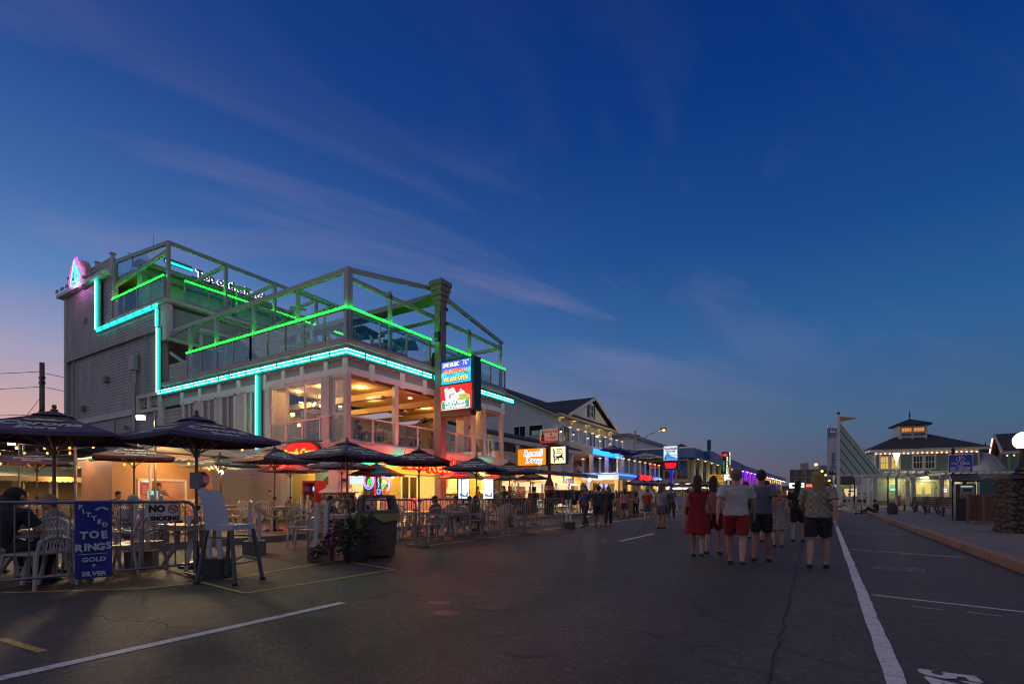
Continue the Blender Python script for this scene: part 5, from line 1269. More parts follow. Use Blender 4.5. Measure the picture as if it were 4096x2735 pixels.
# ------------------------------------------------------------------ the blue-banded hotel and the long ballroom
HT = thing('blue_hotel', 'low hotel with blue roof band, tall window bays and lit soffit', 'hotel', (-19, 85, .15))
bluep = M('blue_band', (.035, .09, .30), .5, var=.1); tan_ = M('tan_panel', (.34, .29, .20), .6, var=.08); brn = M('brown_frame', (.05, .035, .025), .5)
MB().box(-30, 69, .15, -15, 110, 6.3).build('wall', tan_, HT)
MB().box(-30.5, 68.3, 6.3, -14.3, 76, 7.6).build('blue_band', bluep, HT); MB().box(-30.5, 76, 6.3, -13.5, 111, 7.7).build('blue_band', bluep, HT)
MB().box(-30, 68.25, 7.55, -14.2, 111, 7.72).build('coping', white, HT)
MB().box(-15.0, 69, 6.18, -13.6, 110, 6.3).build('soffit', M('dark_soffit', (.08, .07, .06), .6), HT)
for k in range(8):
 y = 70.5 + k * 5
 MB().box(-14.98, y - .4, .15, -14.5, y + .4, 6.2).build('pier', M('pier_tan', (.45, .38, .26), .6), HT)
 downlight(-14.1, y, 6.18, 0, HT); lamp('pier_lamp', (-14.2, y, 6.0), 50, (1, .70, .30), HT, .05, 'SPOT', (0, R(-10), 0), 60)
 f = MB()
 for j in range(4): f.box(-14.95, y + .8 + j * 1.1, 3.0, -14.8, y + .9 + j * 1.1, 6.1)
 for z in (3.0, 4.9, 6.0): f.box(-14.95, y + .8, z, -14.8, y + 4.2, z + .12)
 f = f.build('window_bay', brn, HT)
 MB().box(-14.93, y + .9, 3.1, -14.9, y + 4.1, 4.9).build('pane', win_k, f); MB().box(-14.93, y + .9, 5.0, -14.9, y + 4.1, 6.0).build('pane', M('tan_pane', (.30, .24, .13), .4), f)
for k in range(4): sash(HT, (-21.2 + k * 1.6, 68.96, 3.6), (1, 0, 0), 1.2, 2.3, win_k, frame=brn)
MB().box(-30, 68.85, 2.9, -15, 69, 3.1).build('belt_board', brn, HT)
wsg = litsign('white_shop_sign', 'long white glowing fascia sign at ground level of the blue hotel', -19.2, -14.6, 2.1, 2.9, glow('white_face', (1, .92, .8), 1.5), brn, y=68.5, d=.2)
text('lettering', 'Ice Cream', .5, M('gold_paint', (.6, .35, .05)), (-17.4, 68.36, 2.5), 0, wsg, ext=.01)
for y in (72, 78, 84, 90, 97, 104):
 MB().box(-14.95, y, .4, -14.85, y + 3.6, 2.5).build('lit_shop_front', glow('shop_glow', (.85, .95, .70), .75), HT)
 lamp('shop_lamp', (-13.9, y + 1.8, 2.5), 40, (.95, 1, .75), HT, .3)
mb = MB(); mb.lathe([(.12, 0), (.12, 1.0), (.3, 1.0), (.3, 2.6)], 10, (-15.5, 86, 7.7)); mb.build('roof_vent', darkmetal, HT)
BW = litsign('boardwalk_sign', 'white lit Boardwalk sign with a blue wave on a blue post', -14.75, -13.3, 5.13, 6.66, glow('boardwalk_face', (.72, .88, 1), 1.05), M('blue_metal', (.04, .08, .25), .4, .3), y=56, d=.5)
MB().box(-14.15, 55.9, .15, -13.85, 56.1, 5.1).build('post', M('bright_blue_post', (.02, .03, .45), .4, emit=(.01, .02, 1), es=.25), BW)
for s, z, sz in (('Boardwalk', 6.38, .36), ('Inn & Cafe', 6.1, .26)): text('lettering', s, sz, M('sign_brown', (.16, .04, .02)), (-14.0, 55.71, z), 0, BW, ext=.01, bold=.012, sx=.85)
for s, z in (('RESTAURANT', 5.66), ('LOUNGE', 5.44)): text('lettering', s, .2, M('gold_paint', (.6, .35, .05)), (-13.85, 55.7, z), 0, BW, ext=.01, sx=.85)
MB().prism([(-.7, -.2), (.7, -.2), (.7, -.02), (.4, .1), (.05, .22), (-.2, .5), (-.05, .62), (-.35, .62), (-.6, .3)], (-14.02, 55.72, 5.35), (1, 0, 0), (0, 0, 1), (0, .01, 0)).build('wave', glow('wave_blue', (.08, .35, .9), .9), BW)
MB().prism([(0, 0), (.16, 0), (.16, .25), (.1, .4), (.06, .4), (0, .25)], (-14.65, 55.70, 5.2), (1, 0, 0), (0, 0, 1), (0, .01, 0)).build('bottle_shape', M('gold_paint', (.6, .35, .05)), BW)
LD = litsign('led_message_sign', 'dark message board with red letters under the Boardwalk sign', -14.8, -13.25, 4.15, 4.95, black, M('blue_metal', (.04, .08, .25)), y=56, d=.4)
for s, z in (('LIVE MUSIC', 4.7), ('TONIGHT', 4.38)): text('lettering', s, .28, MATS['red_led'], (-14.02, 55.76, z), 0, LD, ext=.01, bold=.02, sx=.85)
for x, y, z in ((-14.4, 56.5, 2.3), (-12.6, 62, 2.3)):
 q = thing('glare_lamp', 'bright white lamp over the parasols %s' % ('beside the blue post' if y < 60 else 'further along the hotel front'), 'lamp', (x, y, z)); MB().ball((x, y, z), .13, 10).build('bulb', glow('glare_white', (1, .98, .8), 25, False), q); MB().box(x - .3, y + .1, z - .1, x + .3, y + .2, z + .1).build('housing', darkmetal, q)
 lamp('glare', (x + .2, y - .2, z - .1), 60, (1, .95, .75), q, .1)
# wooden pole with sodium street lamp
def street_lamp(p, h, arm, label, power=120, group='sodium street lamps', col=(1, .62, .16), r_=.16):
 p = Vector(p); s_ = thing('street_lamp', label, 'street lamp', p, 0, group)
 MB().lathe([(.15, 0), (.11, h)], 10, tuple(p)).build('pole', pole_wood, s_, smooth='auto')
 e = p + Vector((arm, -.2, h - .15)); MB().tube([p + Vector((0, 0, h - 1.7)), p + Vector((arm * .5, -.1, h - .7)), e], .05, 6).build('arm', galv, s_)
 MB().cbox(e.x + .25, e.y, e.z + .08, .7, .3, .16).build('head', darkmetal, s_); MB().ball((e.x + .3, e.y, e.z - .02), r_, 10, .7).build('lens', glow('sodium', (1, .5, .07), 5, False), s_)
 lamp('sodium_lamp', e + Vector((.3, 0, -.25)), power, col, s_, .15)
 return s_
street_lamp((-18.9, 58.8, .15), 8.9, 3.1, 'wooden pole with an orange street lamp behind the parasols of the upper deck', 130)
for k, (x, y, h, a, lb) in enumerate(((-3.5, 150, 9.5, 2, 'nearest'), (-2.2, 190, 9.5, 2, 'second'), (-1, 225, 9.5, 2, 'third'), (1, 250, 8, 1.5, 'farthest'))):
 street_lamp((x, y, 0), h, a, 'orange street lamp at the far end of the road, %s of the four' % lb, 150, r_=.42)
# white house and pyramids behind the hotel
WH = thing('flat_roofed_house', 'grey clapboard house with flat roof rising behind the blue hotel', 'house', (-32, 84, 0))
wallpart('wall', -40, 72, -24.5, 72, 4, 10.0, sidewhite, .25, par=WH); wallpart('wall', -24.5, 72, -24.5, 96, 4, 10.0, sidewhite, .25, par=WH)
MB().box(-40.6, 71.3, 10.0, -23.8, 96.5, 10.4).build('roof', M('roof_edge', (.22, .22, .21)), WH); MB().box(-27, 80, 10.4, -25.4, 81.5, 11.2).build('chimney', M('brick_red', (.16, .07, .05), .8), WH)
for y in (76, 80, 85): sash(WH, (-24.46, y, 7.2), (0, 1, 0), 1.3, 1.7)
MB().box(-24.4, 78, 5.4, -22.5, 90, 5.6).build('balcony', brn, WH); MB().box(-22.6, 78, 5.6, -22.5, 90, 6.6).build('balcony_wall', brn, WH)
PH = thing('pyramid_roof_house', 'dark pyramid roofed block between the flat roofed house and the hotel', 'house', (-24, 104, 0))
MB().box(-30, 98, 6, -18, 110, 8.2).build('wall', sidegrey, PH); hip('roof', PH, -30, 98, -18, 110, 8.2, 11.8)
BR = thing('ballroom', 'long two storey ballroom with tan columns washed in purple light', 'ballroom', (-16, 155, .15))
def rowp(t): return Vector((-15 + 2.7 * t, 111 + 91 * t, 0))
mb = MB(); a, b = rowp(0), rowp(1)
mb.add([(*a.xy, .15), (*b.xy, .15), (b.x - 14, b.y, .15), (a.x - 14, a.y, .15), (*a.xy, 6.4), (*b.xy, 6.4), (b.x - 14, b.y, 6.4), (a.x - 14, a.y, 6.4)], [(0, 1, 5, 4), (1, 2, 6, 5), (3, 0, 4, 7), (4, 5, 6, 7)]); mb.build('wall', tan_, BR)
mb = MB(); mb.bar(a + Vector((.6, 0, 6.9)), b + Vector((.6, 0, 6.9)), 2.2, 1.1); mb.build('blue_band', bluep, BR)
for k in range(17):
 q = rowp(k / 16.5)
 MB().box(q.x + .02, q.y - .5, .15, q.x + .55, q.y + .5, 6.35).build('column', M('pier_tan', (.45, .38, .26)), BR)
 if k < 16: MB().box(q.x + .18, q.y + 1.2, 3.2, q.x + .28, q.y + 4.4, 5.9).build('window', win_k, BR)
 if k < 9: lamp('purple_lamp', (q.x + 1.1, q.y + 2.6, 5.9), 90, (.30, .02, 1), BR, .3)
 else: lamp('column_lamp', (q.x + 1.1, q.y, 6.0), 60, (1, .66, .25), BR, .15)
 MB().ball((q.x + 1.5, q.y, 6.3), .1, 8).build('soffit_light', glow('violet_white', (.9, .7, 1), 8, False), BR)
 MB().box(q.x + .3, q.y + .8, .4, q.x + .36, q.y + 4.6, 2.4).build('lit_shop_front', MATS['shop_glow'], BR)
MB().tube([rowp(.02 + .05 * k) + Vector((1.0, 0, 3.3 + .25 * (k % 2))) for k in range(9)], .07, 5).build('purple_garland', glow('purple_led', (.55, .02, 1), 6), BR)
MB().bar(rowp(.33) + Vector((1.6, 0, 5.8)), rowp(.47) + Vector((1.6, 0, 5.8)), .2, .6).build('orange_sign', glow('orange_sign', (1, .12, .01), 1.6), BR)
for k in range(6):
 q = rowp(.36 + .025 * k); MB().ball((q.x + 1.2, q.y, 4.6 + .3 * (k % 2)), .22, 8).build('lantern', glow('lantern', (1, .55, .25), 8), BR)
for k, t in enumerate((.3, .48, .62)):
 q = rowp(t) + Vector((1.6, 0, 4.6)); fg = MB(); fg.quad(q, q + Vector((1.4, .1, .2)), q + Vector((1.3, .1, -.9)), q + Vector((.0, 0, -1.1))); fg.build('flag', M('blue_flag', (.05, .08, .35), .7), BR)
for t in (.5, .8): q = rowp(t); MB().box(q.x - 6, q.y, 7.5, q.x - 3, q.y + 5, 8.6).build('roof_box', darkmetal, BR)
BSN = thing('ballroom_sign', 'tall upright Ballroom sign edged with white bulbs', 'sign', (-13.1, 87, 4.6))
MB().prism([(-.62, 0), (.62, 0), (.62, 3.0), (.45, 3.4), (.1, 3.55), (-.62, 3.55)], (-13.1, 86.7, 4.8), (1, 0, 0), (0, 0, 1), (0, .8, 0)).build('cabinet', M('sign_brown_black', (.035, .03, .02), .5), BSN)
for i, chh in enumerate('BALLROOM'): text('letter', chh, .46, glow('green_white', (.55, 1, .6), 1.6), (-12.85, 86.66, 7.35 - i * .34), 0, BSN, ext=.01, bold=.01)
disc(-13.2, 86.66, 7.85, .34, red_neon, 'red_badge', BSN, .02, 16, .55)
for i in range(4): MB().tube([(-13.4 + .1 * math.cos(t * .7), 86.65, 6.7 - i * .42 + .17 * math.sin(t * .7)) for t in range(10)], .02, 5).build('neon_loop', glow('dim_green_neon', (.3, .7, .4), .8), BSN)
for i in range(22): MB().ball((-12.49, 86.75, 5.0 + i * .15), .05, 6).build('bulb', red_neon if i < 9 else glow('bulb_white', (1, .95, .85), 6, False), BSN)
MQ = litsign('marquee_screen', 'busy bright marquee screen below the Ballroom sign', -14.2, -11.8, 3.75, 4.75, glow('marquee_white', (.35, .45, .42), .9), brn, y=86.6, d=.4)
for i in range(5): text('lettering', ['CASINO LIVE', 'SHOWS', 'TONIGHT', 'TICKETS', '8 PM'][i], .26, glow('mq%d' % (i % 3), [(1, .5, .6), (.3, 1, .85), (1, 1, 1)][i % 3], 2), (-13.3 + .5 * (i % 2), 86.36, 4.62 - .19 * i), 0, MQ, ext=.01, bold=.015)
FZ = litsign('fun_zone_sign', 'yellow Casino Fun Zone board with red lettering', -13.9, -12.1, 2.9, 4.35, glow('fun_yellow', (1, .52, .02), .55), M('yellow_frame', (.4, .25, .02)), y=78, d=.2)
for s, z in (('CASINO', 4.1), ('FUN ZONE', 3.72)): text('lettering', s, .36, rdk, (-13, 77.86, z), 0, FZ, ext=.01, bold=.02, sx=.95)
for k in range(5): disc(-13.65 + k * .32, 77.86, 3.18, .15, M('fun_%d' % k, [(.1, .3, .5), (.5, .1, .1), (.1, .4, .2), (.6, .3, .3), (.2, .2, .5)][k], .5), 'painted_toy', FZ, .01, 12)
# far end of the street
FB = thing('brick_apartments', 'four storey brick apartment block closing the far end of the street', 'apartment block', (-2, 262, 0))
MB().box(-12, 255, 0, 8, 275, 13).build('wall', M('far_brick', (.14, .095, .085), .8, var=.1), FB)
for k in range(4):
 MB().box(-12.1, 254.8, 3.1 + 3.2 * k, 8.1, 255, 3.5 + 3.2 * k).build('floor_band', M('band_grey', (.22, .21, .2)), FB)
 for j in range(6): MB().box(-10.5 + 3.1 * j, 254.85, 1.2 + 3.2 * k, -9 + 3.1 * j, 255, 2.8 + 3.2 * k).build('window', M('far_window', (.10, .12, .14), .2), FB)
MB().box(-8, 258, 13, -5, 264, 16).build('stair_head', tan_, FB); MB().box(-1, 258, 13, 6, 264, 14.8).build('plant_room', M('band_grey', (.22, .21, .2)), FB)
for (x0, y0, x1, y1, h, lb, cl) in ((-20, 215, -9, 245, 5.0, 'low flat shop with lit front at the street end left of the apartments', (.18, .17, .17)), (-9, 246, 6, 252, 3.6, 'low dark shop in front of the apartment block', (.10, .09, .09)), (10, 240, 26, 262, 6.5, 'dim grey building right of the apartment block', (.13, .13, .13))):
 q = thing('far_shop', lb, 'shop', ((x0 + x1) / 2, y0, 0)); MB().box(x0, y0, 0, x1, y1, h).build('wall', M('fw%d' % int(x0), cl, .8), q)
 for k in range(4): MB().box(x0 + (x1 - x0) * (k + .15) / 4, y0 - .08, .5, x0 + (x1 - x0) * (k + .85) / 4, y0, 2.3).build('lit_window', glow('far_lit', (1, .75, .45), .7), q)
fs = litsign('far_white_sign', 'small white oval sign glowing at the street end', -9.8, -5.2, 4.2, 6.0, glow('far_white', (.95, 1, .85), 1.6), brn, y=205, d=.4); disc(-7.5, 204.75, 5.1, 1.6, black, 'dark_fish_shape', fs, .03, 16, .35)
fs = litsign('far_red_sign', 'small red lettered sign beside the white oval sign', -4.6, -2.0, 4.2, 5.6, glow('far_red', (1, .05, .02), 1.5), brn, y=203, d=.4); text('lettering', 'Play Time', .6, glow('far_yellow', (1, .8, .3), 1.5), (-3.3, 202.7, 4.9), 0, fs)

# the last blocks of the strip: small lit fronts and signs
random.seed(21)
for k in range(9):
 y = 206 + k * 5.2; x = -10.6 + k * .45
 q = thing('strip_shop', 'tiny lit shop front near the street end, %s of the row' % ['nearest', 'second', 'third', 'fourth', 'fifth', 'sixth', 'seventh', 'eighth', 'farthest'][k], 'shop', (x - 2, y, 0), 0, 'tiny lit shop fronts at the street end')
 h = random.uniform(3.2, 5.5); MB().box(x - 5, y - 2.4, 0, x, y + 2.4, h).build('wall', M('fw-9', (.10, .09, .09)), q)
 c = random.choice([(1, .75, .4), (1, .5, .2), (.8, .9, 1), (1, .3, .25)]); MB().box(x, y - 2, .4, x + .06, y + 2, 2.4).build('lit_front', glow('strip_%d' % int(c[1] * 100), c, 1.6), q)
 c = random.choice([(1, .1, .05), (.2, .5, 1), (1, .8, .3), (.6, .1, 1)]); MB().box(x + .05, y - 1.6, 2.7, x + .2, y + 1.6, 3.3).build('sign_box', glow('strips_%d' % int(c[1] * 100 + c[2] * 7), c, 2), q)
 MB().ball((x + .6, y, 2.6), .2, 6).build('lamp_globe', glow('strip_lamp_globe', (1, .85, .55), 9, False), q)

# ------------------------------------------------------------------ east side of the street
INF = thing('information_building', 'two storey shingled information office with hip roof and lit cupola', 'visitor centre', (5.3, 72.2, .15), R(8.6))
shg = M('green_grey_shingle', (.085, .135, .14), .75, var=.18, vs=8); wtrim = M('lit_white_trim', (.38, .38, .34), .5)
L = dict(parent=INF, world=False)
mb = MB(); mb.box(0, 0, 3.75, 9.45, 9, 6.2); mb.build('wall', shg, **L)
mb = MB(); mb.siding((0, 0), (9.45, 0), .6, 3.75, .2); mb.box(.02, .02, 0, 9.43, 9, 3.75); mb.build('wall', M('pale_green_siding', (.26, .30, .24), .6), **L)
MB().box(-.06, -.06, 0, 9.5, .1, .55).build('plinth', M('plinth_stone', (.13, .10, .08), .8, var=.3, vs=6), **L)
mb = MB()
for x in (-.06, 9.35): mb.box(x, -.05, .55, x + .16, .1, 6.2)
mb.box(-.06, -.06, 3.65, 9.5, .08, 3.9); mb.box(-.06, -.06, 5.85, 9.5, .08, 6.2); mb.box(-.06, -.07, 2.72, 9.5, .08, 2.95)
mb.build('trim', wtrim, **L)
def hipL(name, x0, y0, x1, y1, z0, z1, cut, mat, t=.2):
 xm0, xm1, ym = x0 + cut, x1 - cut, (y0 + y1) / 2
 return MB().add([(x0, y0, z0), (x1, y0, z0), (x1, y1, z0), (x0, y1, z0), (x0, y0, z0 + t), (x1, y0, z0 + t), (x1, y1, z0 + t), (x0, y1, z0 + t), (xm0, ym, z1), (xm1, ym, z1)],
  [(0, 1, 5, 4), (1, 2, 6, 5), (2, 3, 7, 6), (3, 0, 4, 7), (4, 5, 9, 8), (5, 6, 9), (6, 7, 8, 9), (7, 4, 8), (0, 3, 2, 1)]).build(name, mat, **L)
hipL('roof', -.6, -.7, 10.2, 9.7, 6.25, 8.75, 4.6, shingle)
mb = MB(); mb.box(-.62, -.72, 6.18, 10.22, -.55, 6.42); mb.box(-.62, -.55, 6.18, -.45, 9.7, 6.42); mb.box(10.05, -.55, 6.18, 10.22, 9.7, 6.42); mb.build('fascia', wtrim, **L)
MB().box(-.45, -.55, 6.17, 10.05, 0, 6.2).build('soffit', wtrim, **L)
mb = MB(); mb.box(3.0, 2.4, 7.4, 5.5, 4.6, 9.4); mb.build('cupola_wall', shg, **L)
mb = MB()
for x in (2.95, 4.1, 5.4): mb.box(x, 2.3, 7.4, x + .2, 2.42, 9.4)
for z in (7.95, 8.45, 9.1): mb.box(2.95, 2.31, z, 5.6, 2.42, z + .22)
mb.box(2.92, 2.28, 7.3, 3.0, 4.7, 9.4); mb.build('cupola_trim', wtrim, **L)
for x in (3.2, 4.35):
 f = MB().box(x, 2.33, 8.68, x + .98, 2.38, 9.1).build('cupola_window', glow('orange_window', (1, .32, .06), .75), **L)
 for k in range(3): MB().box(x + .2 + .25 * k, 2.30, 8.68, x + .23 + .25 * k, 2.33, 9.1).build('bar', wtrim, f, world=False).location = (-.25 + .25 * k, -.035, 0)
hipL('cupola_roof', 2.5, 1.9, 6.0, 5.1, 9.4, 10.3, 1.7, shingle, .18)
mb = MB(); mb.lathe([(.05, 0), (.05, .3), (.12, .38), (.04, .46), (.1, .6), (.01, .95)], 8, (4.25, 3.5, 10.3)); mb.build('finial', darkmetal, **L)
def winL(x, z, w, h, mat, bars=2, horiz=1, fr=.16):
 f = MB()
 f.box(x - fr, -.07, z - fr, x, .04, z + h + fr); f.box(x + w, -.07, z - fr, x + w + fr, .04, z + h + fr); f.box(x, -.075, z + h, x + w, .04, z + h + fr); f.box(x, -.085, z - fr, x + w, .04, z)
 for i in range(bars): f.box(x + w * (i + 1) / (bars + 1) - .02, -.04, z + h * (.5 if horiz == 9 else 0), x + w * (i + 1) / (bars + 1) + .02, -.0, z + h)
 f.box(x, -.05, z + h * .48, x + w, 0, z + h * .54)
 f = f.build('window', wtrim, **L)
 p_ = MB().box(x, -.012, z, x + w, -.008, z + h).build('pane', mat, f, world=False)
 p_.location = Vector((x + w / 2, -.01, z)) - f.location
 return f
amber_w = glow('amber_window', (1, .60, .12), .75)
for x in (.55, 1.6): winL(x, 4.25, .72, 1.35, amber_w)
for x in (3.65, 4.75): winL(x, 4.25, .8, 1.35, win_k)
for x in (6.9, 8.0): winL(x, 4.25, .8, 1.35, win_k)
winL(1.45, .95, .75, 1.5, glow('green_shade', (.25, .5, .12), .35), 0); winL(2.65, .95, .65, 1.5, glow('lit_orange', (1, .45, .2), .55)); winL(5.95, .95, .75, 1.5, glow('lit_red', (1, .28, .12), .6)); winL(7.0, .95, .7, 1.5, glow('lit_orange2', (1, .35, .15), .6))
led = MB().box(1.5, -.12, 1.75, 2.15, -.1, 1.92).build('green_led', glow('green_led', (.05, 1, .35), 4), **L)
for k, (z, c) in enumerate(((2.0, (1, .1, .05)), (1.78, (1, .9, .8)), (1.55, (1, .9, .8)))): MB().box(6.0, -.1, z, 6.65, -.09, z + .08).build('led_line', glow('ledline%d' % k, c, 2.5), **L)
d_ = MB(); d_.box(3.6, -.1, .3, 3.75, .05, 2.62); d_.box(5.35, -.1, .3, 5.5, .05, 2.62); d_.box(3.6, -.1, 2.5, 5.5, .05, 2.64); d_.box(3.75, -.06, .3, 4.53, .02, 2.5); d_.box(4.57, -.06, .3, 5.35, .02, 2.5)
d_ = d_.build('double_door', wtrim, **L)
for x in (3.9, 4.72): q = MB().box(0, 0, 0, .5, .01, 1.15).build('door_glass', glow('door_amber', (1, .72, .16), .8), d_, world=False); q.location = Vector((x + .25, -.075, 1.3)) - d_.location
MB().prism([(-1.7, 0), (1.7, 0), (0, 1.05)], (4.55, -.6, 3.05), (1, 0, 0), (0, 0, 1), (0, .5, 0)).build('porch_gable', shg, **L)
mb = MB(); mb.bar((2.75, -.68, 3.0), (4.55, -.68, 4.15), .2, .16); mb.bar((6.35, -.68, 3.0), (4.55, -.68, 4.15), .2, .16); mb.box(2.7, -.75, 2.75, 6.4, -.4, 2.95)
for x in (3.35, 5.6): mb.bar((x, -.1, 2.0), (x, -.65, 2.8), .1, .1)
mb.build('porch_trim', wtrim, **L)
ib = MB().box(2.9, -.72, 2.97, 6.2, -.66, 3.28).build('sign_board', M('slate_blue', (.03, .07, .11), .5), **L)
text('lettering', 'INFORMATION', .26, M('cream_letter', (.7, .68, .55), .5, emit=(1, .95, .7), es=.25), (0, -.05, .155), 0, ib, world=False, ext=.01, bold=.008, space=1.08)
MB().lathe([(.2, 0), (.06, .16), (.03, .3)], 12, (4.55, -.85, 3.32)).build('gooseneck_lamp', darkmetal, **L)
lamp('porch_lamp', (4.55, -1.0, 3.25), 14, (1, .85, .45), world=False, parent=INF, size=.08)
for x in (1.9, 4.55, 7.2): lamp('porch_lamp', (x, -.9, 2.55), 22, (1, .92, .30), world=False, parent=INF, size=.2)
for k in range(22): MB().ball((.1 + k * .435, -.12, 5.98 - .03 * (k % 2)), .06, 6).build('eave_bulb', glow('pink_bulb', (1, .42, .28), 9, False), **L)
for x in (2.9, 6.4):
 pl = MB().lathe([(.32, 0), (.4, .45)], 10, (x, -1.4, 0)).build('flower_tub', M('tub', (.15, .1, .07), .8), **L)
 q = MB()
 for k in range(60): a = random.uniform(0, 6.28); r_ = random.uniform(0, .5); q.cbox(r_ * math.cos(a), r_ * math.sin(a), random.uniform(0, .5), .12, .12, .02, random.random() * 3, random.random(), random.random())
 q = q.build('flowers', M('tub_flowers', (.35, .12, .10), .7, var=.5, vs=12), pl, world=False, kind='stuff'); q.location = (0, 0, .45)
# pergolas
def pergola(label, p, rz, w, dpt, h, nraft):
 g_ = thing('pergola', label, 'pergola', p, rz, 'pergolas on the beach plaza')
 for x in (-w / 2, w / 2):
  for y in (0, dpt): MB().box(x - .16, y - .16, 0, x + .16, y + .16, h - .3).build('post', wtrim, g_, world=False)
 for y in (0, dpt): MB().box(-w / 2 - .9, y - .1, h - .35, w / 2 + .9, y + .1, h).build('beam', M('pergola_wood', (.38, .38, .33), .7), g_, world=False)
 for k in range(nraft):
  x = -w / 2 - .7 + (w + 1.4) * k / (nraft - 1); MB().box(x - .06, -.9, h, x + .06, dpt + .9, h + .2).build('rafter', MATS['pergola_wood'], g_, world=False)
 for k in range(4): MB().box(-w / 2 - .9, -.7 + (dpt + 1.4) * k / 3 - .04, h + .2, w / 2 + .9, -.7 + (dpt + 1.4) * k / 3 + .04, h + .28).build('lath', MATS['pergola_wood'], g_, world=False)
 return g_
pp = atd(3575, 50, .15); pergola('short white pergola left of the information doors', pp, R(4), 3.1, 2.4, 3.3, 8)
pp = atd(3935, 46, .15); pergola('long white pergola right of the information doors', pp, R(8), 4.6, 2.6, 3.05, 12)
# street banner mast with the striped sail
def mast(p, label, s=1.0, street='F'):
 g_ = thing('banner_mast', label, 'banner mast', p, R(22), 'striped sail masts')
 wp = M('mast_white', (.62, .60, .62), .4)
 MB().lathe([(.14 * s, 0), (.13 * s, 8.5 * s)], 14, (0, 0, 0)).build('mast', wp, g_, world=False, smooth='auto')
 MB().lathe([(.32 * s, 0), (.32 * s, .12 * s), (.2 * s, .2 * s)], 12, (0, 0, 0)).build('base', conc, g_, world=False)
 MB().ball((0, 0, 8.62 * s), .14 * s, 12).build('ball', darkmetal, g_, world=False, smooth=True)
 fl_ = MB(); n = 8
 for i in range(n):
  t0, t1 = i / n, (i + 1) / n; f = lambda t: .1 * math.sin(t * 7) * s
  fl_.quad((.15 * s + 1.45 * t0 * s, f(t0), (8.35 - .22 * t0) * s), (.15 * s + 1.45 * t1 * s, f(t1), (8.35 - .22 * t1) * s), (.15 * s + 1.45 * t1 * s, f(t1), (7.85 + .26 * t1) * s), (.15 * s + 1.45 * t0 * s, f(t0), (7.85 + .26 * t0) * s))
 fl_.build('pennant', M('orange_pennant', (.60, .26, .01), .7, var=.2), g_, world=False)
 # triangle sail: white frame, green and clear stripes
 T = Vector((.12 * s, 0, 7.75 * s)); B = Vector((.12 * s, 0, 2.95 * s)); C = Vector((3.6 * s, 0, 2.95 * s))
 f = MB(); f.bar(T, C, .12 * s); f.bar(B, C, .12 * s); f.build('sail_frame', wp, g_, world=False)
 grn = M('sail_green', (.05, .30, .12), .6); msh = M('sail_mesh', (.42, .36, .36), .7)
 dirv = (C - T)
 n = 11
 for k in range(n):
  t0, t1 = k / n, (k + 1) / n
  # stripes parallel to the sloping edge
  a0 = T + (B - T) * t0; a1 = T + (B - T) * t1; b0 = C + (B - C) * t0; b1 = C + (B - C) * t1
  q = MB(); q.add([a0 + Vector((0, .01, 0)), b0 + Vector((0, .01, 0)), b1 + Vector((0, .01, 0)), a1 + Vector((0, .01, 0)), a0 - Vector((0, .01, 0)), b0 - Vector((0, .01, 0)), b1 - Vector((0, .01, 0)), a1 - Vector((0, .01, 0))], [(0, 1, 2, 3), (7, 6, 5, 4), (0, 4, 5, 1), (2, 6, 7, 3)])
  q.build('sail_stripe', grn if k % 2 == 1 else msh, g_, world=False)
  f = MB(); f.bar(a1, b1, .035 * s, .05 * s); f.build('sail_batten', wp, g_, world=False) if k < n - 1 else None
 # hanging banner
 f = MB(); f.bar((-.95 * s, 0, 7.5 * s), (-.1 * s, 0, 7.55 * s), .07 * s); f.bar((-.95 * s, 0, 2.9 * s), (-.1 * s, 0, 2.9 * s), .05 * s); f.build('banner_arm', wp, g_, world=False)
 q = MB(); n = 10
 for i in range(n):
  for j in range(6):
   X = lambda u: -.95 * s + .8 * u * s; Y = lambda u, v: .05 * s * math.sin(u * 5 + v * 3) * (1 - abs(2 * v - 1) * .5)
   Zf = lambda v: (7.35 - 4.4 * v) * s
   u0, u1, v0, v1 = j / 6, (j + 1) / 6, i / n, (i + 1) / n
   q.quad((X(u0), Y(u0, v0), Zf(v0)), (X(u1), Y(u1, v0), Zf(v0)), (X(u1), Y(u1, v1), Zf(v1)), (X(u0), Y(u0, v1), Zf(v1)))
 bn = q.build('banner', M('banner_lilac', (.50, .47, .50), .7), g_, world=False, smooth=True)
 ld = lambda v: Vector(v) - bn.location
 bl_ = M('banner_blue', (.02, .09, .28), .6)
 t_ = text('lettering', 'Street', .62 * s, bl_, ld((-.5 * s, -.1 * s, 4.25 * s)), 0, bn, world=False, ext=.004); t_.rotation_euler = (R(90), R(-90), 0)
 t_ = text('lettering', street, .85 * s, M('banner_navy', (.015, .02, .08)), ld((-.5 * s, -.11 * s, 3.2 * s)), 0, bn, world=False, ext=.004, bold=.03); t_.rotation_euler = (R(90), R(-90), 0)
 em = MB().box(-.82 * s, -.1 * s, 6.5 * s, -.22 * s, -.09 * s, 7.2 * s).build('emblem', bl_, bn, world=False); em.location = ld((-.52 * s, -.095 * s, 6.5 * s))
 for s_, z in (('STATE', 6.73), ('PARKS', 6.58)): text('lettering', s_, .17 * s, white, ld((-.52 * s, -.115 * s, z * s)), 0, bn, world=False, ext=.003)
 MB().prism([(-.26, 0), (.26, 0), (.26, .1), (.1, .26), (0, .16), (-.14, .3), (-.26, .12)], (0, 0, 0), (s, 0, 0), (0, 0, s), (0, .004, 0)).build('mountain', white, bn, world=False).location = ld((-.52 * s, -.115 * s, 6.85 * s))
 return g_
pm = atd(3354, 46, .15); mast(pm, 'tall white mast with F Street banner, green striped sail and orange pennant', 1.0)
pm2 = atd(3392, 118, .15); mast(pm2, 'distant white mast with banner and striped sail behind the near one', .75, 'D')
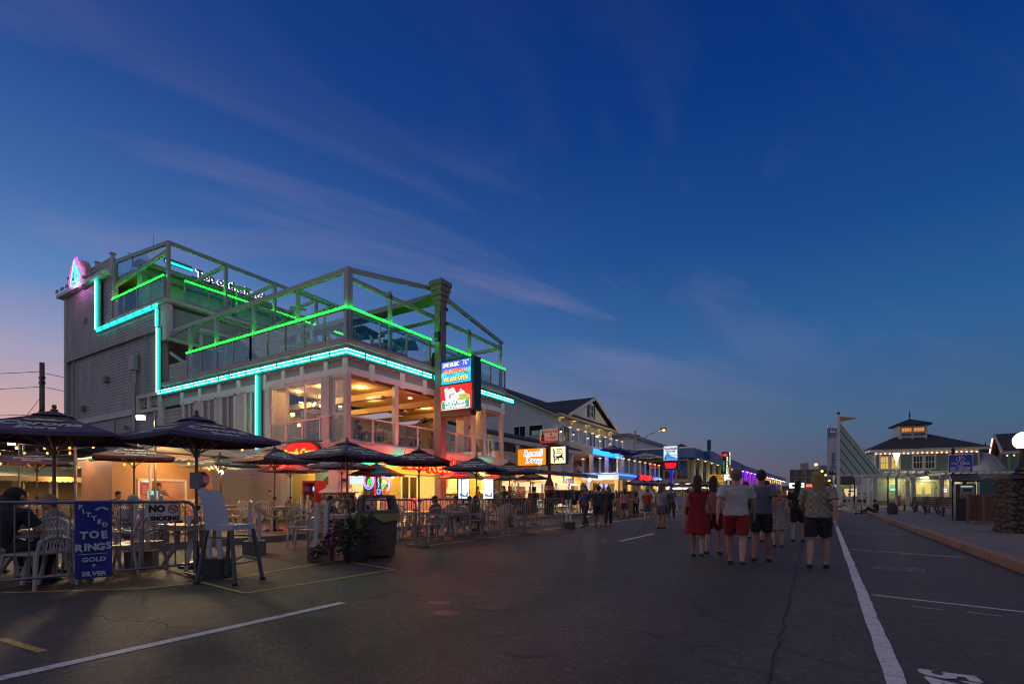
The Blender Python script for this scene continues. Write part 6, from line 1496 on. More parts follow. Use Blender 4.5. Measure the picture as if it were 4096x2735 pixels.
# plaza lamp posts
vlens = glow('lamp_white', (1, .96, .78), 16, False)
def plaza_lamp(p, h, label, power):
 g_ = thing('plaza_lamp', label, 'lamp post', p, 0, 'plaza lamp posts')
 MB().lathe([(.3, 0), (.3, .1), (.12, .12), (.09, h - .4), (.12, h - .3)], 12, (0, 0, 0)).build('post', M('lamp_grey', (.36, .37, .36), .4, .3), g_, world=False, smooth='auto')
 MB().lathe([(.08, h - .3), (.28, h + .25), (.3, h + .28), (.1, h + .34)], 12, (0, 0, 0)).build('lantern', vlens, g_, world=False)
 for k in range(4): a = k * R(90); MB().bar((.1 * math.cos(a), .1 * math.sin(a), h - .3), (.31 * math.cos(a), .31 * math.sin(a), h + .3), .03).build('cage_bar', darkmetal, g_, world=False)
 lamp('lamp', (0, 0, h + .7), power, (1, .94, .75), g_, .15, world=False)
 lamp('lamp', (.0, -.5, h - .2), power, (1, .94, .75), g_, .1, world=False)
 return g_
plaza_lamp(atd(3586, 50, .15), 5.0, 'grey lamp post with flared white lantern before the information office', 55)
plaza_lamp(atd(3335, 60, .15), 4.6, 'grey lamp post with glowing cage lantern just left of the banner mast', 60)
# notice frame
p = atd(3434, 50, .15); nf = thing('notice_sign', 'white notice board on posts beside a black pole in the plaza', 'sign', p, R(6))
for x in (-.28, .28): MB().box(x - .04, 0, 0, x + .04, .08, 2.9).build('post', white, nf, world=False)
nb = MB().box(-.38, -.06, 1.95, .38, -.0, 3.05).build('board', white, nf, world=False)
for k in range(7): MB().box(-.28 + .03 * (k % 3), -.075, 2.9 - k * .11, .28 - .04 * (k % 2), -.065, 2.94 - k * .11).build('printed_line', M('grey_ink', (.1, .1, .1)), nf, world=False)
text('lettering', '\u2192', .22, MATS['grey_ink'], (0, -.075, 2.06), 0, nf, world=False, ext=.002)
for x, lb in ((3418, 'thin black pole with a short crossbar left of the notice board'), (3552, 'thin black pole in front of the short pergola')):
 q = atd(x, 48 if x < 3500 else 42, .15); g_ = thing('black_pole', lb, 'pole', q); MB().box(-.05, -.05, 0, .05, .05, 2.8 if x < 3500 else 2.6).build('pole', black, g_, world=False); MB().box(-.25, -.25, 0, .25, .25, .06).build('base', black, g_, world=False)
 if x < 3500: MB().box(-.5, -.04, 1.5, .05, .04, 1.6).build('crossbar', black, g_, world=False)
# pavilion with brown roof behind the notice board
q = atd(3450, 82, .15); pv = thing('snack_pavilion', 'small pavilion with brown hip roof and lit counter behind the mast', 'pavilion', q, R(8.6))
MB().box(-3.5, 0, 0, 3.5, 5, 3.0).build('wall', M('pale_green_siding', (.42, .45, .40)), pv, world=False); MB().box(-2.5, -.08, 1.0, 2.5, 0, 2.3).build('lit_counter', glow('counter_amber', (1, .75, .35), .8), pv, world=False)
MB().add([(-4.6, -1.2, 3.0), (4.6, -1.2, 3.0), (4.6, 6, 3.0), (-4.6, 6, 3.0), (-4.6, -1.2, 3.25), (4.6, -1.2, 3.25), (4.6, 6, 3.25), (-4.6, 6, 3.25), (-1, 2.4, 5.2), (1, 2.4, 5.2)], [(3, 2, 1, 0), (0, 1, 5, 4), (1, 2, 6, 5), (3, 0, 4, 7), (4, 5, 9, 8), (5, 6, 9), (6, 7, 8, 9), (7, 4, 8)]).build('roof', M('brown_shingle', (.07, .04, .035), .9, var=.2), pv, world=False)
for x in (-3.8, -1.9, 0, 1.9, 3.8): MB().box(x - .1, -1.05, 0, x + .1, -.85, 3.0).build('post', wtrim, pv, world=False); MB().bar((x, -.9, 2.2), (x, -.1, 3.0), .1).build('brace', wtrim, pv, world=False)
lamp('pavilion_lamp', (0, -.6, 2.7), 45, (1, .95, .45), pv, .2, world=False)
lamp('pavilion_lamp', (-4.5, -1, 2.7), 35, (1, .95, .45), pv, .2, world=False)
# far right: bell roof, gabled hall, white shell canopy
q = atd(3966, 74, .15); bh = thing('bell_roof_hall', 'grey hall with dark bell shaped roof at the right', 'hall', q, R(8))
MB().box(-1.6, 0, 0, 1.6, 4, 5.9).build('wall', shg, bh, world=False)
MB().lathe([(2.5, 0), (2.45, .12), (1.9, .45), (1.6, 1.1), (1.3, 1.75), (.8, 2.2), (.2, 2.45), (.05, 2.5)], 16, (0, 2, 5.9)).build('roof', shingle, bh, world=False, smooth='auto'); MB().lathe([(.03, 0), (.12, .3), (.02, .9)], 8, (0, 2, 8.4)).build('finial', darkmetal, bh, world=False)
MB().box(-1.8, -.3, 5.75, 1.8, 0, 5.95).build('eave', wtrim, bh, world=False)
gh = thing('gabled_hall', 'grey gabled hall with strings of pink bulbs at the right edge', 'hall', (17, 75, .15))
mb = MB(); mb.add([(16.6, 71.3, .15), (18.1, 82.8, .15), (40, 80, .15), (40, 68.3, .15), (16.6, 71.3, 5.9), (18.1, 82.8, 5.9), (40, 80, 5.9), (40, 68.3, 5.9), (17.35, 77, 7.9), (40, 74.1, 7.9)], [(0, 1, 5, 8, 4), (0, 4, 7, 3), (1, 2, 6, 5), (3, 7, 9, 6, 2)]); mb.build('wall', shg, gh)
mb = MB()
for z_ in (0, .22): mb.add([(15.9, 70.7, 5.6 + z_), (40, 67.6, 5.6 + z_), (40, 74.1, 8.0 + z_), (16.7, 77.1, 8.0 + z_), (17.6, 83.6, 5.6 + z_), (40, 80.7, 5.6 + z_)], [(0, 1, 2, 3), (3, 2, 5, 4)])
mb.build('roof', shingle, gh)
mb = MB(); mb.bar((15.88, 70.7, 5.7), (16.62, 77.1, 8.15), .12, .34); mb.bar((17.55, 83.6, 5.7), (16.62, 77.1, 8.15), .12, .34); mb.build('rake_board', wtrim, gh)
mb = MB(); mb.bar((15.9, 70.6, 5.68), (40, 67.5, 5.68), .1, .26); mb.build('fascia', wtrim, gh)
for k in range(16): t = k / 15; MB().ball((17.3 - .75 * t, 82.6 - 5.2 * t, 5.75 + 1.95 * t), .06, 6).build('bulb', MATS['pink_bulb'], gh)
for k in range(8): MB().ball((16.3 + .5 * k, 70.9 - .065 * k, 5.4), .055, 6).build('bulb', MATS['pink_bulb'], gh)
q = atd(3990, 54, .15); sc = thing('shell_canopy', 'curved white fabric shell canopy over the beach stage', 'canopy', q, R(25))
P = lambda u, v: (-2.0 + 4.1 * u, 2.6 * v, 3.6 + .5 * u * (1 - v) + (.35 + 2.0 * math.sin(math.pi * (.06 + .80 * u))) * math.sin(v * math.pi / 2))
mb = MB(); n = 12
for i in range(n):
 for j in range(8): mb.quad(P(i / n, j / 8), P((i + 1) / n, j / 8), P((i + 1) / n, (j + 1) / 8), P(i / n, (j + 1) / 8))
mb.build('fabric', M('shell_white', (.50, .50, .58), .5), sc, world=False, smooth=True)
for j in (0, .45, 1): MB().tube([P(k / 8, j) for k in range(9)], .05, 5).build('rib', white, sc, world=False)
for i in (.3, .65): MB().tube([P(i, k / 6) for k in range(7)], .04, 5).build('rib', white, sc, world=False)
for x in (-1.9, 1.9): MB().box(x - .1, 0, 0, x + .1, .2, 3.7).build('post', wtrim, sc, world=False)
# pay station, sign, timber posts, stone pillar with globe
KI = thing('pay_station', 'black parking pay station with tilted solar panel', 'pay station', atd(3858, 21.4, .15), R(0))
MB().box(-.32, -.25, 0, .32, .25, 1.55).build('cabinet', M('kiosk_black', (.018, .018, .02), .45, var=.2), KI, world=False)
MB().box(-.2, -.3, .92, .27, -.25, 1.5).build('steel_panel', galv, KI, world=False)
MB().box(-.1, -.315, 1.22, .17, -.302, 1.36).build('screen', M('lcd', (.03, .04, .04), .2), KI, world=False)
for x, z, w_, h_ in ((-.13, 1.04, .08, .05), (.0, 1.06, .05, .07), (.12, 1.05, .09, .08), (-.05, .93, .22, .06)): MB().box(x - w_ / 2, -.312, z, x + w_ / 2, -.301, z + h_).build('slot', black, KI, world=False)
MB().box(-.17, -.312, 1.42, .2, -.301, 1.47).build('status_light', glow('kiosk_light', (.6, .9, 1), .6), KI, world=False)
MB().cbox(0, -.05, 1.82, .92, .6, .05, rx=R(32)).build('solar_panel', M('solar_black', (.01, .011, .016), .25), KI, world=False); MB().box(-.06, -.06, 1.55, .06, .06, 1.8).build('panel_stem', darkmetal, KI, world=False)
for k in range(5): q = MB().cbox(-.36 + .18 * k, -.05, 1.82, .012, .58, .056, rx=R(32)); q.build('cell_line', M('cell_line', (.06, .07, .1), .3), KI, world=False)
PS = thing('pay_here_sign', 'blue Pay Here parking sign on a black post', 'sign', atd(3842, 21.9, .15), R(-6))
MB().box(-.28, .03, 0, -.2, .11, 2.9).build('post', black, PS, world=False); MB().lathe([(.03, 0), (.08, .08), (.05, .14), (.07, .2), (.0, .3)], 8, (-.24, .07, 2.88)).build('finial', black, PS, world=False)
sg = MB().prism(rrect(.80, .76, .05), (0, .0, 2.46), (1, 0, 0), (0, 0, 1), (0, .02, 0)).build('white_edge', white, PS, world=False)
pb = M('parking_blue', (.015, .05, .42), .45)
MB().prism(rrect(.775, .735, .045), (0, -.006, 2.46), (1, 0, 0), (0, 0, 1), (0, .005, 0)).build('blue_face', pb, PS, world=False)
MB().tube([(.13 * math.cos(t * .2618), -.014, 2.65 + .11 * math.sin(t * .2618)) for t in range(24)], .012, 5, closed=True).build('circle', white, PS, world=False)
for s_, z, sz in (('P', 2.65, .2), ('PAY HERE', 2.455, .135), ('DAILY', 2.35, .075), ('APRIL - OCTOBER', 2.27, .085), ('8AM - MIDNIGHT', 2.19, .085), ('DISPLAY RECEIPT ON DASH', 2.115, .048)): text('lettering', s_, sz, white, (0, -.012, z), 0, PS, world=False, ext=.003, bold=.003)
tim = M('old_timber', (.13, .055, .035), .85, var=.45, vs=5, stretch=(5, 5, .5), bump=.5, bs=20)
for i, (x, y, w_, lb) in enumerate(((*atd(3832, 22.3).xy, .30, 'rough square timber post partly hidden behind the pay station'), (*atd(3901, 19.7).xy, .44, 'rough square timber post right of the pay station'), (*atd(3970, 18.5).xy, .48, 'rough square timber post on a low concrete block'))):
 g_ = thing('timber_post', lb, 'post', (x, y, .15), R(2), 'rough timber posts along the pavement')
 mb = MB(); mb.box(-w_ / 2, -w_ / 2, 0 if i < 2 else .12, w_ / 2, w_ / 2, 1.06); mb.prism([(-w_ / 2, -w_ / 2), (w_ / 2, -w_ / 2), (w_ / 2 - .05, -w_ / 2 + .05), (-w_ / 2 + .05, -w_ / 2 + .05)], (0, 0, 1.06), (1, 0, 0), (0, 1, 0), (0, 0, .001)); mb.build('timber', tim, g_, world=False)
 mb = MB(); mb.add([(-w_ / 2, -w_ / 2, 1.06), (w_ / 2, -w_ / 2, 1.06), (w_ / 2, w_ / 2, 1.06), (-w_ / 2, w_ / 2, 1.06), (-w_ / 2 + .04, -w_ / 2 + .04, 1.10), (w_ / 2 - .04, -w_ / 2 + .04, 1.10), (w_ / 2 - .04, w_ / 2 - .04, 1.10), (-w_ / 2 + .04, w_ / 2 - .04, 1.10)], [(0, 1, 5, 4), (1, 2, 6, 5), (2, 3, 7, 6), (3, 0, 4, 7), (4, 5, 6, 7)]); mb.build('bevel_cap', tim, g_, world=False)
 if i == 2: MB().box(-.55, -.3, 0, .9, .4, .12).build('block', conc, g_, world=False)
SPi = thing('stone_lamp_pillar', 'dark field stone pillar carrying a glowing globe lamp', 'lamp pillar', (4.75, 19.6, -.02), R(10))
MB().box(-.31, -.31, 0, .5, .31, 1.7).build('core', M('dark_mortar', (.05, .04, .035), .95), SPi, world=False)
darkst = M('dark_field_stone', (.11, .075, .065), .85, var=.5, vs=4, bump=.5, bs=18); darkst2 = M('brown_field_stone', (.15, .09, .065), .85, var=.4, vs=4, bump=.5, bs=18)
rnd = random.Random(5)
for face in ((0, -1), (-1, 0)):
 z = .0
 while z < 1.62:
  h = rnd.uniform(.11, .17); u = -.34
  while u < .5:
   w_ = rnd.uniform(.10, .2); jz = rnd.uniform(-.05, .05); c = Vector((u + w_ / 2, -.32, z + jz + h / 2)) if face == (0, -1) else Vector((-.32, u + w_ / 2, z + jz + h / 2))
   ax = Vector((1, 0, 0)) if face == (0, -1) else Vector((0, 1, 0)); nn = Vector((face[0], face[1], 0)); k = 7; pr_ = rnd.uniform(.02, .06)
   outer = [c + ax * (w_ / 2 * .97 * math.cos(2 * math.pi * j / k + .4) * rnd.uniform(.85, 1.12)) + Vector((0, 0, h / 2 * math.sin(2 * math.pi * j / k + .4) * rnd.uniform(.85, 1.12))) for j in range(k)]
   mid = [c + (p - c) * .7 + nn * pr_ for p in outer]
   mb = MB(); mb.add([p - nn * .03 for p in outer] + mid + [c + nn * (pr_ + .02)], [(j, (j + 1) % k, (j + 1) % k + k, j + k) for j in range(k)] + [(j + k, (j + 1) % k + k, 2 * k) for j in range(k)])
   mb.build('stone', darkst if rnd.random() < .6 else darkst2, SPi, world=False, smooth=True); u += w_
  z += h
MB().cbox(.1, 0, 1.74, .98, .8, .1).build('cap_slab', darkst, SPi, world=False)
MB().lathe([(.26, 1.79), (.27, 1.83), (.2, 1.9), (.21, 1.95), (.14, 2.02), (.11, 2.35), (.1, 2.55), (.15, 2.5), (.15, 2.55)], 14, (.12, 0, 0)).build('lamp_base', M('bronze_green', (.035, .025, .02), .4, .6), SPi, world=False, smooth='auto')
MB().ball((.12, 0, 2.76), .255, 18).build('globe', glow('globe_light', (1, .70, .30), 5.5, False), SPi, world=False, smooth=True)
lamp('globe_lamp', (.12, -.0, 2.78), 60, (1, .66, .30), SPi, .26, world=False)
# benches
wood = M('bench_wood', (.085, .055, .05), .75, var=.3, vs=6, stretch=(.6, 6, 6))
def bench():
 b = thing('park_bench', 'dark slatted bench', 'bench')
 for k in range(4): MB().box(-.95, -.02 + .13 * k, .43, .95, .09 + .13 * k, .47).build('seat_slat', wood, b, world=False)
 for k in range(4): MB().cbox(0, .56 + .035 * k, .55 + .13 * k, 1.9, .035, .105, rx=R(-15)).build('back_slat', wood, b, world=False)
 for x in (-.75, .75):
  MB().bar((x, .02, .0), (x, .06, .43), .09, .07).build('leg', wood, b, world=False); MB().bar((x, .66, .0), (x, .46, .43), .09, .07).build('leg', wood, b, world=False)
  MB().bar((x, .5, .43), (x, .72, 1.02), .07, .06).build('back_post', wood, b, world=False)
 return b
b0 = bench(); first = True
for (x, y, rz, lb) in ((5.2, 44, -70, 'farthest dark slatted bench facing the road'), (5.35, 40.5, -70, 'second dark slatted bench from the pergola facing the road'), (5.3, 36.2, -70, 'dark slatted bench in the middle of the row'), (5.5, 33.0, -75, 'dark slatted bench nearest the pay station'), (8.0, 36.0, 8, 'dark slatted bench set crosswise behind the row'), (8.2, 30.0, 8, 'dark slatted bench seen between the timber posts'), (9.3, 27.4, 8, 'dark slatted bench beside the stone pillar')):
 o = b0 if first else copy_tree(b0); first = False
 o.location = (x, y, .15); o.rotation_euler = (0, 0, R(rz)); o['label'] = lb; o['group'] = 'slatted benches on the plaza'
# red box by the entrance
q = atd(3592, 52, .15); hy = thing('newspaper_box', 'small red newspaper box near the lamp post', 'newspaper box', q); MB().box(-.2, -.2, .3, .2, .2, 1.1).build('case', redp, hy, world=False); MB().box(-.15, -.15, 0, .15, .15, .3).build('stand', black, hy, world=False); MB().box(-.15, -.21, .6, .15, -.2, 1.0).build('door', M('box_window', (.2, .2, .2), .2), hy, world=False)

# ------------------------------------------------------------------ terrace furniture
# ---- parasols
navy_c = M('navy_canvas', (.095, .062, .115), .85, var=.15); maroon = M('maroon_canvas', (.10, .018, .035), .85, var=.12); greyc = M('charcoal_canvas', (.06, .058, .062), .85); bluec = M('blue_canvas', (.015, .03, .16), .8)
beige = M('beige_canvas', (.36, .32, .25), .85); tealc = M('teal_canvas', (.01, .17, .17), .8); redc = M('red_canvas', (.42, .025, .03), .8); dkgrn = M('dark_green_canvas', (.03, .06, .05), .8)
logo = M('logo_white', (.52, .52, .50), .7); gold = M('logo_gold', (.62, .48, .15), .6); umpole = M('parasol_pole', (.14, .10, .075), .45, var=.2); umpole2 = M('pale_parasol_pole', (.34, .30, .26), .45)
def parasol(side=1.85, ze=2.15, za=2.52, cloth=navy_c, label='', text_on=True, pole=umpole):
 u = thing('parasol', label, 'parasol')
 h = side / 2; K = dict(parent=u, world=False)
 MB().lathe([(.024, 0), (.024, za - .02)], 10).build('pole', pole, **K, smooth='auto')
 MB().lathe([(.27, 0), (.27, .04), (.2, .07), (.05, .1), (.045, .34)], 14).build('base', darkmetal, **K, smooth='auto')
 MB().lathe([(.045, 0), (.045, .08)], 8, (0, 0, .95)).build('crank_collar', darkmetal, **K); MB().cbox(.05, 0, 1.0, .08, .03, .06).build('crank', darkmetal, **K)
 cs = [(-h, -h), (h, -h), (h, h), (-h, h)]
 can = None
 for e in range(4):
  A = Vector((*cs[e], ze)); B = Vector((*cs[(e + 1) % 4], ze)); T = Vector((0, 0, za)); n = 6
  mb = MB(); rows = []
  for i in range(n + 1):
   t = i / n; L_ = A + (T - A) * t; R_ = B + (T - B) * t; row = []
   for j in range(7):
    s = j / 6; p = L_ + (R_ - L_) * s; sag = .03 * math.sin(math.pi * s) * (1 - t) + .012 * math.sin(math.pi * t); p = p - Vector((0, 0, sag)); row.append(p)
   rows.append(row)
  vs = [p for r_ in rows for p in r_]; fs = [(i * 7 + j, i * 7 + j + 1, (i + 1) * 7 + j + 1, (i + 1) * 7 + j) for i in range(n) for j in range(6)]
  mb.add(vs, fs)
  k0 = len(mb.v); mb.add([rows[0][j] for j in range(7)] + [rows[0][j] - Vector((0, 0, .06)) for j in range(7)], [(j, j + 1, j + 8, j + 7) for j in range(6)])
  pn = mb.build('canopy_panel', cloth, **K, smooth='auto')
  if text_on:
   mid = (A + B) / 2; o2 = Vector((mid.x, mid.y, 0)).normalized(); slope = math.atan2(za - ze, h)
   rz = math.atan2(o2.y, o2.x) + R(90)
   def ont(s_, sz, f, m_, name='lettering', **kw):
    p = mid + (T - mid) * f - Vector((0, 0, .03 * (1 - f) + .012 * math.sin(math.pi * f))) + Vector((o2.x * math.sin(slope), o2.y * math.sin(slope), math.cos(slope))) * .012
    t_ = text(name, s_, sz, m_, p - pn.location, 0, pn, world=False, ext=.0015, **kw); t_.rotation_euler = Euler((slope, 0, rz), 'XYZ'); return p
   ont('Corona', .27, .36, logo, shear=.15, bold=.010, sx=1.15); ont('Extra', .19, .15, logo, shear=.15, bold=.006, sx=1.15)
   p = mid + (T - mid) * .56 - Vector((0, 0, .025)) + Vector((o2.x * math.sin(slope), o2.y * math.sin(slope), math.cos(slope))) * .014
   cr = MB().prism([(-.2, -.03), (.2, -.03), (.26, .06), (.13, .03), (.1, .1), (.0, .05), (-.1, .1), (-.13, .03), (-.26, .06)], (0, 0, 0), (1, 0, 0), (0, 1, 0), (0, 0, .003)).build('crown', gold, pn, world=False); cr.location = p - pn.location; cr.rotation_euler = Euler((slope, 0, rz), 'XYZ')
 # wind vent
 v = MB(); vh = side * .12
 vs = [(vh * c, vh * s_, za + .0 + .01 * (k % 2)) for k, (c, s_) in enumerate(((-1, -1), (0, -1.03), (1, -1), (1.03, 0), (1, 1), (0, 1.03), (-1, 1), (-1.03, 0)))]
 v.add([(x, y, z - .075) for x, y, z in vs] + [(0, 0, za + .03)], [(k, (k + 1) % 8, 8) for k in range(8)]); v.build('vent', cloth, **K)
 MB().lathe([(.05, 0), (.05, .02), (.018, .03), (.03, .05), (.034, .07), (.02, .095)], 10, (0, 0, za + .02)).build('finial', pole, **K, smooth='auto')
 for k in range(8):
  a = k * R(45) + R(45); r_ = h * (1.38 if k % 2 == 0 else 1.0); e_ = Vector((r_ * math.cos(a), r_ * math.sin(a), ze - (.0 if k % 2 == 0 else .05)))
  MB().bar(Vector((0, 0, za - .03)), e_ - Vector((0, 0, .02)), .018, .022).build('rib', umpole2, **K)
  m_ = Vector((e_.x * .52, e_.y * .52, (ze + za) / 2 - .07)); MB().bar((0, 0, ze - .27), m_, .014, .018).build('strut', umpole2, **K)
 MB().lathe([(.045, 0), (.05, .07)], 10, (0, 0, ze - .31)).build('hub', pole, **K)
 return u
def round_parasol(r=1.15, ze=1.88, za=2.36, cols=(tealc, redc, beige), label='', word='Pacifico'):
 u = thing('parasol', label, 'parasol'); K = dict(parent=u, world=False); n = 8
 MB().lathe([(.022, 0), (.022, za)], 8).build('pole', umpole, **K); MB().lathe([(.25, 0), (.25, .05), (.06, .09), (.04, .3)], 12).build('base', darkmetal, **K)
 for k in range(n):
  a0 = k * R(45) - R(22.5); a1 = a0 + R(45); A = Vector((r * math.cos(a0), r * math.sin(a0), ze)); B = Vector((r * math.cos(a1), r * math.sin(a1), ze)); T = Vector((0, 0, za))
  mb = MB(); vs = [];
  for i in range(5):
   t = i / 4
   for j in range(4): s = j / 3; p = (A + (T - A) * t) * (1 - s) + (B + (T - B) * t) * s; vs.append(p - Vector((0, 0, .04 * math.sin(math.pi * s) * (1 - t) + .03 * math.sin(math.pi * t))))
  mb.add(vs, [(i * 4 + j, i * 4 + j + 1, (i + 1) * 4 + j + 1, (i + 1) * 4 + j) for i in range(4) for j in range(3)])
  pn = mb.build('canopy_panel', cols[k % len(cols)], **K, smooth='auto')
  mid = (A + B) / 2; o2 = Vector((mid.x, mid.y, 0)).normalized(); slope = math.atan2(za - ze, r * .92); rz = math.atan2(o2.y, o2.x) + R(90)
  p = mid + (T - mid) * .17 + Vector((o2.x * math.sin(slope), o2.y * math.sin(slope), math.cos(slope))) * .0
  t_ = text('lettering', word, .16, M('pale_teal_ink', (.15, .45, .42)) if cols[k % len(cols)] is tealc else logo, p - pn.location, 0, pn, world=False, ext=.0015, shear=.2, bold=.004); t_.rotation_euler = Euler((slope, 0, rz), 'XYZ')
  MB().bar((0, 0, za - .03), A - Vector((0, 0, .02)), .016).build('rib', umpole2, **K)
 MB().lathe([(.16, 0), (.1, .05), (.02, .09)], 8, (0, 0, za)).build('vent', cols[0], **K); MB().ball((0, 0, za + .11), .03, 6).build('finial', umpole, **K)
 return u
PAR = []
proto = parasol(label='x')
def put_parasol(src, x, d, rz, label, z=0, k=1.0, cloth=None, first=[True], drop=(), at=None, group='beer parasols over the terrace tables'):
 if src is proto and first[0]: o = proto; first[0] = False
 else: o = copy_tree(src, drop=drop)
 o.location = at if at else atd(x, d, z); o.rotation_euler = (0, 0, R(rz)); o.scale = (k, k, k); o['label'] = label; o['group'] = group
 if cloth:
  for c in o.children:
   if c.name.startswith(('canopy_panel', 'vent')):
    c.data = CL.setdefault((c.data.name, cloth.name), None) or mk(c.data, cloth)
 PAR.append(o); return o
CL = {}
def mk(me, m_):
 n = me.copy(); n.materials.clear(); n.materials.append(m_); CL[(me.name, m_.name)] = n; return n
U = [(217, 7.9, -31, 'large dark navy parasol nearest the left edge with white lettering', 0, .99, None), (786, 8.4, 4, 'large dark navy parasol over the no smoking sign', 0, .99, None),
     (536, 14.6, -20, 'dark maroon parasol in front of the food trailer', .15, 1.0, M('dark_maroon', (.12, .055, .085), .85)), (147, 16.8, -25, 'dark navy parasol with pale pole at the far left', .15, 1.0, None),
     (880, 17.4, 10, 'charcoal parasol in front of the bare bulb and clapboards', .15, .97, greyc), (1097, 15.1, 0, 'dark navy parasol beside the red oval sign', .15, .98, None),
     (1161, 21, 0, 'dark maroon parasol above the red cash machine', .15, .98, M('dark_maroon', (.045, .018, .034))), (1388, 12.9, 0, 'dark navy parasol in front of the stone pillar', 0, 1.02, None),
     (1367, 19, 4, 'smaller looking navy parasol behind the stone pillar parasol', .15, 1.0, None), (1676, 15.2, 38, 'deep red lit parasol in front of the red neon name', .06, 1.0, maroon),
     (1906, 17.6, 18, 'dark navy parasol with a drooping corner near the sign pylon', 0, 1.0, None), (2038, 20.0, 40, 'dark maroon parasol left of the orange drug store sign', 0, 1.0, M('dark_maroon', (.045, .018, .034))),
     (2123, 31, 38, 'maroon parasol in front of the orange drug store front', .15, 1.0, maroon)]
for x, d, rz, lb, z, k, cl in U: put_parasol(proto, x, d, rz, lb, z, k, cl)
rp = round_parasol(label='teal, red and beige paneled parasol in front of the menu screens')
rp.location = atd(1505, 20, .15); rp.rotation_euler = (0, 0, R(-32)); rp['group'] = 'paneled round parasols'
rp2 = round_parasol(cols=(beige, redc), label='beige and red paneled parasol beside the entrance', word='Pacifico'); rp2.location = atd(1847, 23, .15); rp2.rotation_euler = (0, 0, R(-10)); rp2['group'] = 'paneled round parasols'
rp3 = round_parasol(cols=(redc, dkgrn, redc, dkgrn), label='red and dark green paneled parasol near the bright bar screen', word='Pacifico'); rp3.location = atd(1997, 25, .15); rp3.rotation_euler = (0, 0, R(12)); rp3['group'] = 'paneled round parasols'
# further parasols along the street
for i, (x, d, cl, lb) in enumerate(((2545, 41, navy_c, 'navy parasol under the deck of the inn, leftmost of the far row'), (2572, 44, bluec, 'blue parasol second in the far row under the inn deck'), (2606, 45, maroon, 'maroon parasol third in the far row under the inn deck'), (2634, 46, maroon, 'maroon parasol right of the inn deck lights'),
  (2677, 52, navy_c, 'navy parasol in front of the blue sign post'), (2729, 54, navy_c, 'navy parasol right of the blue sign post'), (2800, 47, maroon, 'maroon parasol before the tan piers of the hotel'), (2832, 50, bluec, 'dark blue parasol near the yellow fun zone board'), (2866, 54, navy_c, 'navy parasol farthest along the hotel front'))):
 put_parasol(proto, x, d, 20 + 11 * i, lb, 0, 1.05, cl, drop=('strut', 'crank', 'crank_collar', 'base'), group='parasols along the hotel fronts')
for i, (x, y, d, cl) in enumerate(((2453, 1789, 45.6, bluec), (2480, 1793, 47.5, bluec), (2520, 1800, 49.5, bluec), (2578, 1818, 52.5, beige), (2605, 1822, 54.5, beige))):
 put_parasol(proto, x, d, 15 * i, ['blue parasol nearest on the inn deck', 'blue parasol second on the inn deck', 'blue parasol third on the inn deck', 'beige parasol left of the last two on the inn deck', 'beige parasol at the end of the inn deck'][i], 3.25, 1.0, cl, drop=('lettering', 'crown', 'strut', 'crank', 'crank_collar'), group='parasols on the inn deck')
put_parasol(proto, 0, 0, 10, 'dark parasol on the roof deck right of the corner', 7.38, .9, greyc, at=(-19.5, 17.4, 7.38), drop=('lettering', 'crown'), group='dark parasols on the roof deck'); put_parasol(proto, 0, 0, 35, 'dark parasol on the roof deck left of the sign pylon', 7.38, .9, greyc, at=(-19.2, 19.9, 7.38), drop=('lettering', 'crown'), group='dark parasols on the roof deck')
# ---- white plastic chairs and tables
def chair():
 c = thing('plastic_chair', 'white plastic chair', 'chair'); K = dict(parent=c, world=False); m = whiteplastic
 s = MB(); n = 8
 s.prism([(-.23, -.2), (.23, -.2), (.24, .0), (.22, .2), (.1, .23), (-.1, .23), (-.22, .2), (-.24, 0)], (0, 0, .43), (1, 0, 0), (0, 1, 0), (0, 0, .025)); s.build('seat', m, **K)
 # rounded slatted back (at -y), chair faces +y
 top = [( .23 * math.cos(t), -.24 - .05 * math.sin(t) - .0, .74 + .14 * math.sin(t)) for t in [math.pi * k / 10 for k in range(11)]]
 fr = [(.24, -.2, .42), (.245, -.21, .6)] + top + [(-.245, -.21, .6), (-.24, -.2, .42)]
 MB().tube(fr, .02, 6).build('back_frame', m, **K)
 for k in range(7):
  x = -.165 + .055 * k; zt = .74 + .14 * math.sqrt(max(0, 1 - (x / .23) ** 2)) - .01
  MB().tube([(x * .8, -.2, .44), (x * .9, -.235, .6), (x, -.245 - .04, zt)], .0125, 4).build('back_slat', m, **K)
 for sx in (-1, 1):
  MB().tube([(sx * .245, -.21, .62), (sx * .285, -.08, .645), (sx * .29, .1, .645), (sx * .27, .2, .6), (sx * .24, .2, .44)], .022, 6).build('arm', m, **K)
  for y0, y1 in ((.19, .25), (-.19, -.27)): MB().tube([(sx * .215, y0, .44), (sx * .25, y1, 0)], [.03, .02], 6).build('leg', m, **K)
 return c
ch0 = chair()
def table():
 t = thing('plastic_table', 'white plastic table', 'table'); K = dict(parent=t, world=False); m = whiteplastic
 MB().prism(rrect(.86, .86, .12, 4), (0, 0, .69), (1, 0, 0), (0, 1, 0), (0, 0, .03)).build('tabletop', m, **K)
 MB().prism(rrect(.80, .80, .1, 4), (0, 0, .63), (1, 0, 0), (0, 1, 0), (0, 0, .06)).build('apron', m, **K)
 for sx in (-1, 1):
  for sy in (-1, 1): MB().tube([(sx * .2, sy * .2, .66), (sx * .2, sy * .2, .4), (sx * .36, sy * .36, 0)], [.06, .045, .03], 6).build('leg', m, **K)
 return t
tb0 = table()
cfirst = [True]; tfirst = [True]; CHAIRS = []
def put_chair(x, y, rz, label, z=0, group='white plastic chairs of the terrace'):
 o = ch0 if cfirst[0] else copy_tree(ch0); cfirst[0] = False
 o.location = (x, y, z); o.rotation_euler = (0, 0, R(rz)); o['label'] = label; o['group'] = group; CHAIRS.append(o); return o
